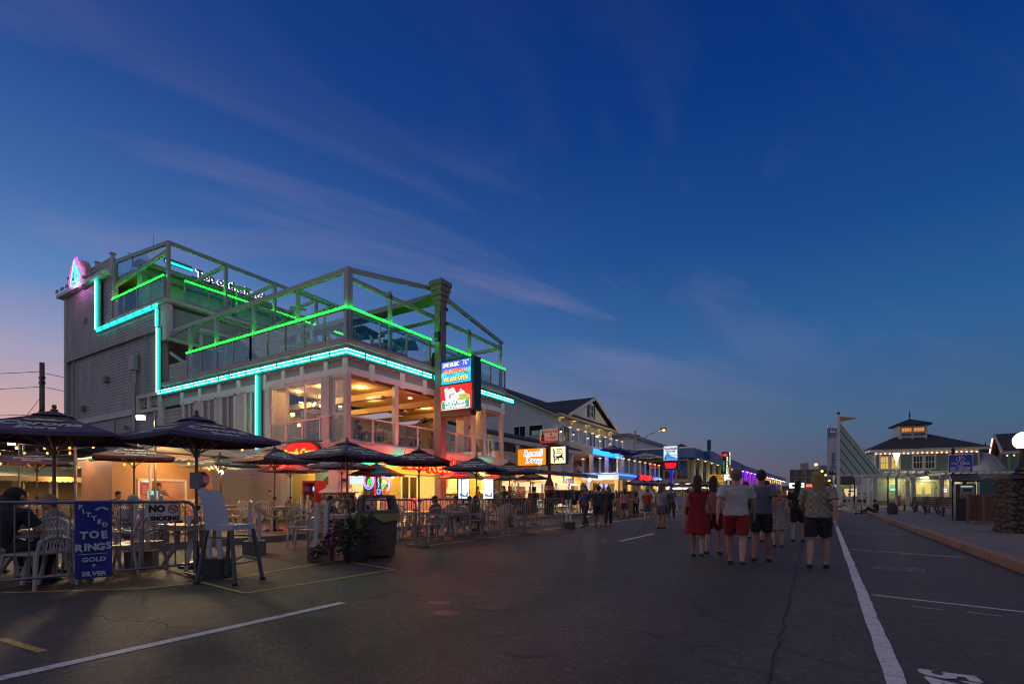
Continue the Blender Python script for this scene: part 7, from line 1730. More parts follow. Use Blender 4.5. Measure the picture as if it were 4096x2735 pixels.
def put_table(x, y, rz, label, z=0, group='white plastic tables of the terrace'):
 o = tb0 if tfirst[0] else copy_tree(tb0); tfirst[0] = False
 o.location = (x, y, z); o.rotation_euler = (0, 0, R(rz)); o['label'] = label; o['group'] = group; return o
def zg(x, y): return .15 if (x < -12.2 and y > 5) else 0
names = ['under the leftmost big parasol', 'under the no smoking sign parasol', 'under the trailer parasol', 'under the pale pole parasol', 'under the charcoal parasol', 'under the red oval sign parasol', 'under the cash machine parasol', 'under the stone pillar parasol', 'under the parasol behind the pillar', 'under the deep red parasol', 'under the drooping navy parasol', 'under the orange sign parasol', 'under the drug store parasol']
layout = {0: [(20, 'n'), (-95, 'w')], 1: [], 2: [(200, 'a'), (100, 'b'), (-40, 'c')], 3: [(30, 'a'), (150, 'b')], 4: [(200, 'a'), (-60, 'b'), (80, 'c')], 5: [(-50, 'a'), (60, 'b'), (210, 'c')], 6: [(0, 'a'), (180, 'b')], 7: [(100, 'a'), (190, 'b')], 8: [(180, 'a'), (20, 'b')], 9: [(-90, 'a'), (10, 'b'), (170, 'c')], 10: [(-80, 'a'), (180, 'b'), (10, 'c')], 11: [(-60, 'a'), (170, 'b')], 12: [(0, 'a'), (180, 'b')]}
side_w = ['road side', 'shop side', 'far end']
SEATS = {}
for i, (x, d, rz, lb, z, k, cl) in enumerate(U):
 p = atd(x, d, 0); zz = zg(p.x, p.y)
 put_table(p.x, p.y, rz * .5, 'white plastic table ' + names[i], zz)
 for j, (ang, _) in enumerate(layout[i]):
  a = R(ang); cx2, cy2 = p.x + .72 * math.cos(a), p.y + .72 * math.sin(a)
  put_chair(cx2, cy2, ang + 90 + random.uniform(-8, 8), 'white plastic chair on the %s of the table %s' % (side_w[j], names[i]), zg(cx2, cy2)); SEATS[(i, j)] = (cx2, cy2, ang + 90)
cup_m = [M('cup_red', (.4, .03, .03), .4), M('cup_white', (.6, .58, .52), .4), M('cup_clear', (.3, .24, .16), .15)]
for i, (x, d, rz, lb, z, k, cl) in enumerate(U):
 p = atd(x, d, zg(*atd(x, d).xy) + .722)
 for j in range(2):
  q = p + Vector((.2 + .1 * j, -.22 + .4 * j, 0)); c_ = thing('cup', '%s cup on the white table %s' % ([['red', 'white'], ['white', 'amber'], ['red', 'amber']][i % 3][j], names[i]), 'cup', q, 0, 'cups on the terrace tables')
  MB().lathe([(.032, 0), (.042, .13)], 8, tuple(q)).build('cup_body', cup_m[[[0, 1], [1, 2], [0, 2]][i % 3][j]], c_); MB().lathe([(.044, .13), (.044, .137)], 8, tuple(q)).build('rim', whiteplastic, c_)
 q = p + Vector((-.2, .05, 0)); c_ = thing('food_basket', 'paper food basket on the white table %s' % names[i], 'basket', q, .3 * i, 'food baskets on the terrace tables')
 MB().lathe([(.07, 0), (.12, .05), (.115, .05), (.06, .01)], 10).build('paper', M('basket_paper', (.42, .26, .15), .8), c_, world=False); MB().cbox(0, 0, .045, .11, .09, .04, .5).build('food', M('fried_food', (.3, .15, .04), .8), c_, world=False)
for (x, y, rz, lb) in ((-8.65, 2.3, -150, 'white plastic chair at the left edge behind the barrier'), (-8.75, 2.75, -60, 'white plastic chair behind the toe rings banner, back to the left'), (-9.0, 3.3, 160, 'white plastic chair right of the toe rings banner facing away'), (-9.3, 3.75, 200, 'white plastic chair just left of the chained white posts'),
  (-9.55, 7.1, 200, 'white plastic chair standing alone beside the white posts and flower barrel'), (-10.6, 7.6, 40, 'white plastic chair behind the barrel barrier'), (-8.75, 10.2, 70, 'white plastic chair with red lit seat behind the second barrier'), (-9.2, 12.5, -15, 'white plastic chair of the couple behind the third barrier'),
  (-8.7, 13.3, 100, 'white plastic chair behind the fourth barrier'), (-14.9, 8.4, -30, 'white plastic chair on the brick paving by the chain'), (-15.5, 7.2, 40, 'white plastic chair near the trailer counter'), (-16.4, 8.2, 120, 'white plastic chair on the paving behind the stool'), (-17.3, 7.4, 0, 'white plastic chair in front of the trailer wheel'), (-13.4, 10.6, 150, 'white plastic chair near the cash machine'), (-12.9, 11.6, 20, 'white plastic chair behind the red posts')):
 put_chair(x, y, rz, lb, zg(x, y))
put_table(-9.35, 2.55, 10, 'white plastic table behind the toe rings banner', 0)
put_table(-9.6, 12.1, 8, 'white plastic table of the couple behind the barrier', 0)
# upstairs
for i, (x, y, cs) in enumerate(((-19.2, 14.7, (0, 180)), (-17.0, 15.6, (90, -90)), (-17.0, 18.0, (90, -90)), (-17.1, 20.6, (90, -90)), (-17.1, 24.2, (90, -90)), (-20.0, 17.6, (0, 180)))):
 put_table(x, y, 0, 'white upstairs dining table %s' % ['behind the picture window', 'at the corner bay', 'left of the sign pylon', 'right of the sign pylon', 'at the north end bay', 'in the middle of the room'][i], 3.3, 'upstairs dining tables')
 for j, a in enumerate(cs): put_chair(x + .68 * math.cos(R(a)), y + .68 * math.sin(R(a)), a + 90, 'white upstairs chair %s, %s' % (['behind the picture window', 'in the corner bay', 'left of the sign pylon', 'right of the sign pylon', 'in the north end bay', 'in the middle of the room'][i], ['facing south', 'facing north'][j] if abs(a) == 90 else ['on the street side', 'on the inner side'][j]), 3.3, 'upstairs dining chairs')
for i, (x, y, rz) in enumerate(((-26.2, 14.6, 160), (-24.6, 14.5, 200), (-23.6, 14.6, 150), (-21.6, 14.4, 200), (-20.6, 14.6, 160), (-18.6, 14.5, 190), (-17.0, 14.6, 30), (-16.7, 15.8, -60), (-16.8, 17.3, -110), (-16.8, 20.6, -70), (-16.7, 23.3, 80), (-16.9, 24.3, 60))):
 put_chair(x, y, rz, 'white roof deck chair, %s along the railing from the left' % ['first', 'second', 'third', 'fourth', 'fifth', 'sixth', 'seventh', 'eighth', 'ninth', 'tenth', 'eleventh', 'last'][i], 7.38, 'roof deck chairs')
for x, y in ((-25.4, 14.9), (-22.4, 14.9), (-19.6, 14.9), (-17.2, 16.6)): put_table(x, y, 0, 'white plastic table on the roof deck %s' % {-25.4: 'left', -22.4: 'second from left', -19.6: 'third from left', -17.2: 'at the corner'}[x], 7.38, 'roof deck tables')
# ---- crowd barriers
def barrier(p, q, label, feet=True):
 p = Vector((*p, 0)); q = Vector((*q, 0)); d = (q - p); Lg = d.length; d.normalize(); rz = math.atan2(d.y, d.x)
 b = thing('crowd_barrier', label, 'barrier', (p + q) / 2, rz, 'steel crowd barriers'); K = dict(parent=b, world=False); h = Lg / 2 - .02; r = .14
 pts = [(-h, 0, .06), (-h, 0, 1.1 - r)] + [(-h + r - r * math.cos(t), 0, 1.1 - r + r * math.sin(t)) for t in [math.pi / 2 * k / 4 for k in range(1, 5)]] + [(h - r + r * math.sin(t), 0, 1.1 - r + r * math.cos(t)) for t in [math.pi / 2 * k / 4 for k in range(0, 5)]] + [(h, 0, .06)]
 MB().tube(pts, .021, 8).build('frame', galv, **K, smooth='auto'); MB().tube([(-h, 0, .2), (h, 0, .2)], .017, 8).build('bottom_rail', galv, **K)
 n = int(Lg / .125)
 for k in range(1, n): x = -h + 2 * h * k / n; MB().tube([(x, 0, .2), (x, 0, 1.09)], .0085, 6).build('bar', galv, **K)
 for x in (-h + .02, h - .02): MB().bar((x, -.3, .035), (x, .3, .035), .05, .03).build('foot', galv, **K); MB().tube([(x, 0, .06), (x, -.28, .04)], .01, 4).build('foot_brace', galv, **K)
 MB().tube([(h, 0, .85), (h + .07, 0, .86), (h + .08, 0, .7)], .009, 5).build('hook', galv, **K)
 return b
barrier((-8.14, 1.33), (-7.72, 3.82), 'steel barrier with the toe rings banner and no smoking sign')
barrier((-8.3, 6.55), (-8.02, 8.8), 'steel barrier behind the flower barrel and litter bin')
barrier((-8.0, 8.86), (-7.95, 11.26), 'steel barrier right of the litter bin')
barrier((-7.93, 11.33), (-7.8, 13.4), 'steel barrier second to the right of the litter bin')
barrier((-7.8, 13.46), (-7.66, 15.85), 'steel barrier farthest along the road')
# signs on the barrier
bx = lambda y: -8.14 + .42 * (y - 1.33) / 2.49
rzb = math.atan2(2.49, .42)
TB = thing('toe_rings_banner', 'blue cloth banner with white hand lettering about toe rings hung on the barrier', 'banner', (bx(2.66) + .035, 2.66, .14), rzb)
mb = MB(); n = 8
for i in range(n):
 for j in range(10):
  X = lambda u: -.185 + .37 * u; Y = lambda u, v: -.012 * math.sin(u * 6 + v * 2) - .02 * v; Zf = lambda v: .97 * (1 - v)
  u0, u1, v0, v1 = i / n, (i + 1) / n, j / 10, (j + 1) / 10
  mb.quad((X(u0), Y(u0, v0), Zf(v0)), (X(u1), Y(u1, v0), Zf(v0)), (X(u1), Y(u1, v1), Zf(v1)), (X(u0), Y(u0, v1), Zf(v1)))
mb.build('cloth', M('banner_royal', (.012, .028, .22), .7, var=.12), TB, world=False, smooth=True)
chalk = M('chalk_white', (.50, .54, .56), .8)
def bt(s, x, z, sz, r=0, b=.004, sx=1): t_ = text('lettering', s, sz, chalk, (x, -.036, z), 0, TB, world=False, ext=.002, bold=b, sx=sx); t_.rotation_euler = (R(90), R(r), 0); return t_
for k, (chh, x, z, r) in enumerate((('F', -.135, .895, 5), ('I', -.105, .84, -8), ('T', -.055, .80, 6), ('T', .0, .755, -5), ('E', .05, .71, 4), ('D', .11, .67, -6))): bt(chh, x, z, .075, r)
for k, (chh, x, z, r) in enumerate((('T', -.1, .54, 3), ('O', -.0, .545, 0), ('E', .1, .54, -4), ('R', -.15, .385, 4), ('I', -.085, .39, 0), ('N', -.02, .39, -3), ('G', .065, .39, 2), ('S', .145, .4, -4))): bt(chh, x, z, .125 if k < 3 else .12, r, .006)
bt('GOLD', 0, .235, .075, 0, .003, 1.15); bt('&', .0, .15, .07); bt('SILVER', 0, .055, .075, 2, .003, 1.1)
MB().box(-.16, -.038, .305, .14, -.034, .312).build('underline', chalk, TB, world=False)
for s_, x, z in ((-1, .03, .87), (1, .10, .885)):
 mb = MB(); mb.prism([(.022 * math.cos(t * .63) * (1.2 + .5 * math.cos(t * .63)) * 1.5, .013 * math.sin(t * .63)) for t in range(10)], (x, -.036, z), (math.cos(.5 * s_), 0, -math.sin(.5 * s_)), (math.sin(.5 * s_), 0, math.cos(.5 * s_)), (0, .002, 0)); mb.build('footprint', chalk, TB, world=False)
NS = thing('no_smoking_sign', 'white No Smoking sign with red prohibition ring on the barrier', 'sign', (bx(3.42) + .035, 3.42, .82), rzb)
MB().prism(rrect(.37, .26, .015), (0, 0, .13), (1, 0, 0), (0, 0, 1), (0, .006, 0)).build('plate', M('sign_white', (.62, .60, .58), .4), NS, world=False)
rdd = M('prohibition_red', (.42, .03, .03), .5); inkb = M('sign_ink', (.015, .015, .015))
for a, b, c_, d_ in ((-.178, .123, .178, .129), (-.178, -.129, .178, -.123), (-.178, -.129, -.172, .129), (.172, -.129, .178, .129)): MB().box(a, -.004, b + .13, c_, -.001, d_ + .13).build('red_border', rdd, NS, world=False)
text('lettering', 'NO', .125, inkb, (-.095, -.004, .18), 0, NS, world=False, ext=.002, bold=.008, sx=.95); text('lettering', 'SMOKING', .085, inkb, (0, -.004, .048), 0, NS, world=False, ext=.002, bold=.005, sx=.88)
MB().box(-.16, -.004, .105, -.03, -.001, .111).build('underline', rdd, NS, world=False)
MB().tube([(.095 + .055 * math.cos(t * .2618), -.006, .18 + .055 * math.sin(t * .2618)) for t in range(24)], .007, 5, closed=True).build('ring', rdd, NS, world=False); MB().bar((.055, -.007, .218), (.135, -.007, .142), .006, .012).build('slash', rdd, NS, world=False)
MB().box(.055, -.005, .172, .12, -.002, .184).build('cigarette', inkb, NS, world=False); MB().tube([(.12, -.004, .19), (.13, -.004, .2), (.115, -.004, .21), (.125, -.004, .22)], .004, 4).build('smoke_curl', inkb, NS, world=False)
s2 = thing('small_no_smoking_sign', 'small white No Smoking plate on the clapboards behind the stool', 'sign', (-21.0, 13.55, 1.25)); MB().box(-.2, -.02, 0, .2, 0, .3).build('plate', MATS['sign_white'], s2, world=False); text('lettering', 'NO', .14, inkb, (-.07, -.025, .17), 0, s2, world=False, ext=.002, bold=.008); MB().tube([(.1 + .06 * math.cos(t * .5), -.025, .17 + .06 * math.sin(t * .5)) for t in range(13)], .008, 4).build('ring', rdd, s2, world=False)
# ---- white posts in concrete boxes, yellow chains
post_w = M('pvc_white', (.58, .56, .54), .4); boxm = M('concrete_box', (.20, .18, .15), .85, var=.2, bump=.3, bs=50); boxd = M('dark_box', (.06, .055, .05), .85, var=.2)
PP = {}
def posts(key, x, y, rz, label, tilt=0, m=boxm, z=0, gap=.17):
 g_ = thing('post_box', label, 'barrier post', (x, y, z), R(rz), 'white plastic posts in heavy boxes')
 mb = MB(); mb.box(-.2, -.15, 0, .2, .15, .26); mb.build('box', m, g_, world=False)
 for s_ in (-1, 1):
  MB().tube([(s_ * gap / 2, 0, .2), (s_ * gap / 2 + tilt, 0, 1.02)], .035, 10).build('post', post_w, g_, world=False); MB().lathe([(.04, 0), (.04, .05), (.0, .07)], 10, (s_ * gap / 2 + tilt, 0, 1.0)).build('cap', post_w, g_, world=False)
 PP[key] = Vector((x, y, z)); return g_
posts('a', -7.62, 4.03, 20, 'pair of white posts in a dark box behind the bar stool', -.05, boxd)
posts('b', -9.75, 3.95, 50, 'pair of white posts in a tan box behind the no smoking sign')
posts('c', -12.5, 5.35, 50, 'pair of white posts in a dark box at the kerb corner', 0, boxd, .15)
posts('d', -9.95, 6.05, 50, 'pair of white posts in a tan box right of the bar stool')
posts('e', -7.85, 6.05, 35, 'pair of white posts in a grey box beside the flower barrel')
posts('f', -13.2, 9.6, 45, 'pair of white posts on the paving near the cash machine', 0, boxm, .15)
posts('g', -7.72, 16.4, 60, 'pair of white posts in a dark box at the end of the barriers', 0, boxd)
yc = M('yellow_chain', (.45, .26, .03), .5)
def chain(k1, k2, h1, h2, sag, label):
 p = PP[k1] + Vector((0, 0, h1)); q = PP[k2] + Vector((0, 0, h2)) if isinstance(k2, str) else Vector(k2)
 c = thing('yellow_chain', label, 'chain', (p + q) / 2, 0, 'yellow plastic chains'); Lg = (q - p).length * 1.08; n = int(Lg / .055)
 pts = [p + (q - p) * (i / n) - Vector((0, 0, sag * 4 * (i / n) * (1 - i / n))) for i in range(n + 1)]
 mb = MB()
 for i in range(n):
  a, b = pts[i], pts[i + 1]; m_ = (a + b) / 2; d = (b - a).normalized(); s = d.cross(Vector((0, 0, 1)) if i % 2 else Vector((d.y, -d.x, .001))).normalized()
  mb.tube([m_ - d * .036, m_ - d * .02 + s * .018, m_ + d * .02 + s * .018, m_ + d * .036, m_ + d * .02 - s * .018, m_ - d * .02 - s * .018], .0065, 4, closed=True)
 mb.build('links', yc, c, kind='stuff'); return c
chain('b', 'a', .85, .9, .3, 'yellow chain sagging behind the no smoking sign'); chain('b', 'c', .85, .9, .2, 'yellow chain running back to the kerb corner posts')
chain('d', 'e', .95, 1.0, .25, 'yellow chain between the tan box and the flower barrel posts'); chain('e', (-7.83, 6.07, .12), 1.0, 0, .02, 'yellow chain hanging straight down the post by the barrel'); chain('f', (-15.6, 11.6, 1.0), .95, 0, .15, 'yellow chain across the red cash machine')
# ---- bar stool
BT = thing('bar_stool', 'tall white woven bar stool with grey legs standing in the road', 'bar stool', (-6.93, 3.87, 0), R(19.5))
K = dict(parent=BT, world=False); legm = M('stool_grey', (.10, .10, .105), .45, .3, var=.15)
wv = M('woven_white', (.52, .53, .55), .5, bump=.6, bs=160)
mb = MB(); mb.prism(rrect(.44, .46, .06), (0.0, 0, .72), (1, 0, 0), (0, 1, 0), (0, 0, .07)); mb.build('seat', wv, **K, smooth='auto')
mb = MB(); n = 8; rows = []
for i in range(n + 1):
 t = i / n; z = .74 + .5 * t; x = -.2 - .13 * t * t; rows.append([(x - .035 * (1 - (2 * j / 6 - 1) ** 2) * 1, (-.2 + .4 * j / 6) * (1 - .06 * t), z + (.02 * (1 - (2 * j / 6 - 1) ** 2) if i == n else 0)) for j in range(7)])
for th in (0, -.03): mb.add([(x + th, y, z) for r_ in rows for x, y, z in r_], [(i * 7 + j, i * 7 + j + 1, (i + 1) * 7 + j + 1, (i + 1) * 7 + j) for i in range(n) for j in range(6)])
mb.add([(x + th, y, z) for th in (0, -.03) for x, y, z in rows[-1]], [(j, j + 1, j + 8, j + 7) for j in range(6)])
for e in (0, 6): mb.add([(rows[i][e][0] + th, rows[i][e][1], rows[i][e][2]) for th in (0, -.03) for i in range(n + 1)], [(i, i + 1, i + n + 2, i + n + 1) for i in range(n)])
mb.build('backrest', wv, **K, smooth='auto')
for sx in (-1, 1):
 for sy in (-1, 1): MB().bar((sx * .19, sy * .2, .73), (sx * .30, sy * .26, 0), .04, .035).build('leg', legm, **K); MB().cbox(sx * .30, sy * .26, .015, .055, .05, .03).build('foot_cap', black, **K)
for z, k in ((.30, .26), ):
 MB().bar((.262, -.24, .28), (.262, .24, .28), .022).build('foot_rest', galv, **K); MB().tube([(-.26, .24, .22), (0, .24, .32), (.26, .24, .28)], .011, 6).build('stretcher', legm, **K)
for sy in (-1, 1): MB().bar((-.205, sy * .21, .62), (.205, sy * .21, .62), .02).build('stretcher', legm, **K)
# ---- litter bin, flower barrel
LB = thing('litter_bin', 'large dark pebbled litter bin with open hood and Hampton Beach plate', 'litter bin', (-7.42, 7.0, 0), R(52))
K = dict(parent=LB, world=False); peb = M('pebble_brown', (.10, .075, .055), .85, var=.4, vs=50, bump=.6, bs=70); hood = M('hood_brown', (.10, .085, .07), .6)
mb = MB(); q_ = .36
mb.add([(-q_ + .05, -q_ + .05, .04), (q_ - .05, -q_ + .05, .04), (q_ - .05, q_ - .05, .04), (-q_ + .05, q_ - .05, .04), (-q_, -q_, .84), (q_, -q_, .84), (q_, q_, .84), (-q_, q_, .84)], [(0, 3, 2, 1), (0, 1, 5, 4), (1, 2, 6, 5), (2, 3, 7, 6), (3, 0, 4, 7), (4, 5, 6, 7)]); mb.build('body', peb, **K)
mb = MB()
for x, y in ((-1, -1), (1, -1), (1, 1), (-1, 1)): mb.bar((x * (q_ - .03), y * (q_ - .03), .86), (x * (q_ - .09), y * (q_ - .09), 1.16), .08)
mb.box(-q_ + .05, -q_ + .05, 1.14, q_ - .05, q_ - .05, 1.2); mb.box(-q_ - .01, -q_ - .01, .84, q_ + .01, q_ + .01, .9); mb.build('hood', hood, **K)
mb = MB(); n = 8
for k in range(n): a = -q_ + 2 * q_ * k / n; b = a + 2 * q_ / n; f = lambda u: .74 - .05 * math.sin(u * 7) - .03 * math.sin(u * 17); mb.quad((a, -q_ - .012, .85), (b, -q_ - .012, .85), (b, -q_ - .03, f(b)), (a, -q_ - .03, f(a)))
mb.build('yellow_liner', M('yellow_bag', (.20, .17, .02), .35), **K)
pt = MB().box(q_ + .0, -.2, .22, q_ + .015, .24, .62).build('plate', M('plate_grey', (.40, .40, .38), .5), **K)
for s_, z, sz in (('KEEP', .56, .07), ('HAMPTON', .45, .10), ('BEACH', .33, .12)): t_ = text('lettering', s_, sz, inkb, (q_ + .018, .02, z), 0, LB, world=False, ext=.002, bold=.007, shear=.15, sx=.85); t_.rotation_euler = (R(90), 0, R(90))
FB_ = thing('flower_barrel', 'half barrel planter spilling over with magenta petunias', 'planter', (-7.17, 6.28, 0))
K = dict(parent=FB_, world=False)
barl = M('barrel_black', (.035, .028, .022), .7, var=.3)
for k in range(16):
 a = k * R(22.5); a2 = a + R(21.5)
 mb = MB(); pr_ = [(.20, 0), (.25, .2), (.27, .42)]
 vs = [(r_ * math.cos(t), r_ * math.sin(t), z) for r_, z in pr_ for t in (a, a2)]; mb.add(vs, [(0, 1, 3, 2), (2, 3, 5, 4)]); mb.build('stave', barl, **K)
for z, r_ in ((.06, .218), (.32, .262)): MB().lathe([(r_, 0), (r_ + .006, .0), (r_ + .01, .04), (r_ + .004, .04)], 20, (0, 0, z)).build('hoop', darkmetal, **K)
MB().lathe([(.19, 0.01), (.255, .38)], 16).build('soil', M('soil', (.03, .02, .015), .95), **K)
pet = MB(); lf = MB(); rnd = random.Random(3)
for k in range(380):
 a = rnd.uniform(0, 6.283); r_ = .5 * math.sqrt(rnd.random()); bias = Vector((-.36, -.22, 0)) if rnd.random() < .75 else Vector((0, .1, 0)); p = Vector((r_ * math.cos(a), r_ * math.sin(a), .42 + .28 * (1 - r_ * 1.7) + rnd.uniform(-.14, .1))) + bias * .8
 if p.xy.length > .3: p.z -= (p.xy.length - .3) * .8
 (pet if rnd.random() < .5 else lf).cbox(p.x, p.y, max(.08, p.z), .055, .05, .012, rnd.random() * 6, rnd.uniform(-1, 1), rnd.uniform(-1, 1))
for k in range(40): a = rnd.uniform(0, 6.28); lf.bar((0, 0, .4), (.25 * math.cos(a) + .12, .25 * math.sin(a), .75 + rnd.uniform(0, .15)), .012)
pet.build('petals', M('magenta_petals', (.16, .012, .045), .7, var=.5, vs=20), **K, kind='stuff'); lf.build('leaves', M('petunia_leaves', (.03, .06, .025), .8, var=.4, vs=20), **K, kind='stuff')
# towel box on the parasol pole
q = atd(798, 8.15, 1.28); td = thing('towel_dispenser', 'grey towel dispenser strapped to the big parasol pole', 'dispenser', q, R(35))
MB().prism([(-.11, -.12), (.03, -.12), (.10, -.03), (.10, .09), (.03, .14), (-.11, .14)], (0, -.08, .14), (1, 0, 0), (0, 0, 1), (0, .16, 0)).build('case', M('case_grey', (.22, .22, .24), .4), td, world=False); MB().prism([(.032, -.11), (.095, -.03), (.105, -.03), (.105, .09), (.04, .148), (.032, .14)], (0, -.085, .14), (1, 0, 0), (0, 0, 1), (0, .17, 0)).build('clear_front', M('smoke_front', (.2, .1, .14), .1), td, world=False)
MB().prism([(-.02, 0), (.05, .04), (.06, .0), (.0, -.05)], (.02, -.07, .0), (1, 0, 0), (0, 0, 1), (0, .14, 0)).build('paper', whiteplastic, td, world=False)
# second bin, boards, clothes racks
B2 = thing('square_bin', 'brown square litter bin with yellow stripe standing in the parking lane', 'litter bin', (-10.1, 29.3, 0), R(20)); MB().box(-.5, -.5, .05, .5, .5, 1.0).build('body', M('bin_brown', (.22, .14, .08), .8, var=.25, vs=20), B2, world=False); MB().box(-.52, -.52, .98, .52, .52, 1.04).build('yellow_stripe', M('stripe_yellow', (.5, .34, .06)), B2, world=False); MB().box(-.5, -.5, 1.04, .5, .5, 1.45).build('hood', hood, B2, world=False); MB().box(-.3, -.51, 1.12, .3, -.5, 1.4).build('opening', black, B2, world=False)
SBd = thing('sandwich_board', 'tall bright printed sandwich board at the edge of the parking lane', 'sandwich board', (-10.36, 34.8, 0), R(25))
MB().cbox(0, 0, .85, 1.1, .06, 1.6, rx=R(-8)).build('board', M('board_pale', (.55, .52, .45), .5), SBd, world=False)
for k, (z, c, w_) in enumerate(((1.35, (.5, .2, .08), .5), (1.05, (.1, .4, .25), .8), (.75, (.55, .4, .1), .7), (.5, (.1, .35, .35), .6), (.24, (.5, .03, .03), .95))): MB().cbox(0, -.04 + (z - .85) * .14, z, w_, .02, .18, rx=R(-8), ry=R(10 * (k % 3 - 1))).build('printed_patch', M('patch%d' % k, c, .5), SBd, world=False)
AF = thing('a_frame_sign', 'grey A-frame sign seen from the side', 'sandwich board', (-10.3, 43.2, 0), R(60))
for s_ in (-1, 1): MB().bar((-.4, s_ * .45, 0), (-.4, s_ * .05, 1.35), .06).build('leg', alum, AF, world=False); MB().bar((.4, s_ * .45, 0), (.4, s_ * .05, 1.35), .06).build('leg', alum, AF, world=False); MB().cbox(0, s_ * .24, .75, .74, .02, .95, rx=R(s_ * 17)).build('panel', M('panel_grey', (.24, .23, .24), .6), AF, world=False)
def rack(x, y, rz, label, n=13):
 g_ = thing('clothes_rack', label, 'clothes rack', (x, y, zg(x, y)), R(rz), 'racks of clothes outside the shops'); K = dict(parent=g_, world=False)
 for sx in (-.8, .8):
  MB().bar((sx, 0, .12), (sx, 0, 1.45), .03).build('upright', darkmetal, **K); MB().bar((sx, -.3, .12), (sx, .3, .12), .03).build('foot', darkmetal, **K)
  for sy in (-.28, .28): MB().ball((sx, sy, .06), .06, 6).build('castor', black, **K)
 MB().bar((-.8, 0, 1.45), (.8, 0, 1.45), .03).build('rail', darkmetal, **K); MB().bar((-.8, 0, .2), (.8, 0, .2), .03).build('low_rail', darkmetal, **K)
 for k in range(n):
  xx = -.72 + 1.44 * k / (n - 1); h = random.uniform(.55, .95); w_ = random.uniform(.19, .26)
  c = random.choice([(.02, .02, .025), (.03, .03, .04), (.25, .07, .06), (.03, .12, .12), (.05, .04, .12), (.10, .10, .11), (.3, .2, .18), (.04, .16, .05)])
  mb = MB(); mb.add([(xx - .03, -.06, 1.43), (xx - .04, -w_, 1.36), (xx - .05, -w_ - .03, 1.40 - h), (xx - .04, w_ + .03, 1.40 - h), (xx - .04, w_, 1.36), (xx - .03, .06, 1.43), (xx + .03, -.06, 1.43), (xx + .04, -w_, 1.36), (xx + .06, -w_ - .03, 1.40 - h), (xx + .05, w_ + .03, 1.40 - h), (xx + .04, w_, 1.36), (xx + .03, .06, 1.43)], [(0, 1, 2, 3, 4, 5), (11, 10, 9, 8, 7, 6), (0, 6, 7, 1), (1, 7, 8, 2), (2, 8, 9, 3), (3, 9, 10, 4), (4, 10, 11, 5)])
  mb.build('garment', M('garment_%d_%d_%d' % tuple(int(v * 100) for v in c), c, .8), **K)
 return g_
for i, (x, y, rz) in enumerate(((-13.6, 31.2, 15), (-13.2, 33.4, 70), (-12.2, 35.2, 20), (-14.6, 36.5, 80), (-12.8, 38.2, 10), (-14.2, 29.6, 60))): rack(x, y, rz, 'clothes rack on castors, %s' % ['with pale shirts nearest the sign post', 'standing end-on behind the nearest', 'with dark garments behind the man in white', 'close to the shop windows', 'farthest along toward the parasols', 'beside the giant bottle'][i])
# bright upright screens by the bar
for x, d, lb, r_ in ((1955, 25.5, 'bright white upright video screen beside the bar', 8), (1853, 24.2, 'narrow upright video screen turned away beside the entrance pillar', 62)):
 q = atd(x, d, .15); g_ = thing('video_totem', lb, 'screen', q, R(r_)); MB().box(-.3, -.05, .85, .3, .05, 1.95).build('case', black, g_, world=False); MB().box(-.27, -.06, .9, .27, -.051, 1.92).build('picture', glow('totem_white', (.75, .9, 1), 1.6), g_, world=False); MB().box(-.04, -.03, 0, .04, .03, .85).build('stem', darkmetal, g_, world=False); MB().prism([(-.2, .2), (.05, 0), (.22, .3), (.22, .0), (-.2, .05)], (0, -.062, 1.0), (1, 0, 0), (0, 0, 1), (0, .001, 0)).build('picture_shape', glow('totem_blue', (.2, .35, .6), .8), g_, world=False)
# low brown bar counter with shrubs near the drug store
q = thing('planter_counter', 'brown wooden counter topped with dark plants outside the bar', 'counter', (-14.6, 24.0, .15)); MB().box(-1.0, -1.2, 0, .4, 1.6, .95).build('counter', M('counter_brown', (.12, .06, .035), .7, var=.2), q, world=False)
mb = MB()
for k in range(160): mb.cbox(random.uniform(-.9, .3), random.uniform(-1.1, 1.5), random.uniform(.95, 1.35), .09, .06, .012, random.random() * 6, random.uniform(-1, 1), random.uniform(-1, 1))
mb.build('foliage', M('dark_foliage', (.035, .05, .03), .8, var=.4), q, world=False, kind='stuff')
sco = thing('kick_scooter', 'small kick scooter standing near the kerb', 'scooter', (2.0, 38.3, 0), R(60)); MB().box(-.3, -.06, .1, .3, .06, .14).build('deck', black, sco, world=False); MB().bar((.32, 0, .1), (.22, 0, .95), .035).build('stem', black, sco, world=False); MB().bar((.22, -.2, .95), (.22, .2, .95), .03).build('handlebar', black, sco, world=False)
for x in (-.36, .36): MB().tube([(x + .08 * math.cos(t * .785), 0, .1 + .08 * math.sin(t * .785)) for t in range(8)], .025, 6, closed=True).build('wheel', black, sco, world=False)

# ------------------------------------------------------------------ people
skin = M('skin', (.40, .22, .15), .55, var=.08, vs=10); skin2 = M('tanned_skin', (.28, .14, .09), .55, var=.08, vs=10)
V = Vector
def ell(mb, pts, rs, right=V((1, 0, 0)), n=12):
 k = len(pts); vs = []
 for i, p in enumerate(pts):
  d = (pts[min(i + 1, k - 1)] - pts[max(i - 1, 0)]).normalized(); a = (right - d * right.dot(d)).normalized(); b = d.cross(a)
  rx, ry = rs[i] if isinstance(rs[i], tuple) else (rs[i], rs[i])
  vs += [p + a * (rx * math.cos(t)) + b * (ry * math.sin(t)) for t in [2 * math.pi * j / n for j in range(n)]]
 fs = [(i * n + j, i * n + (j + 1) % n, (i + 1) * n + (j + 1) % n, (i + 1) * n + j) for i in range(k - 1) for j in range(n)]
 fs += [tuple(range(n - 1, -1, -1)), tuple(range((k - 1) * n, k * n))]
 mb.add(vs, fs)
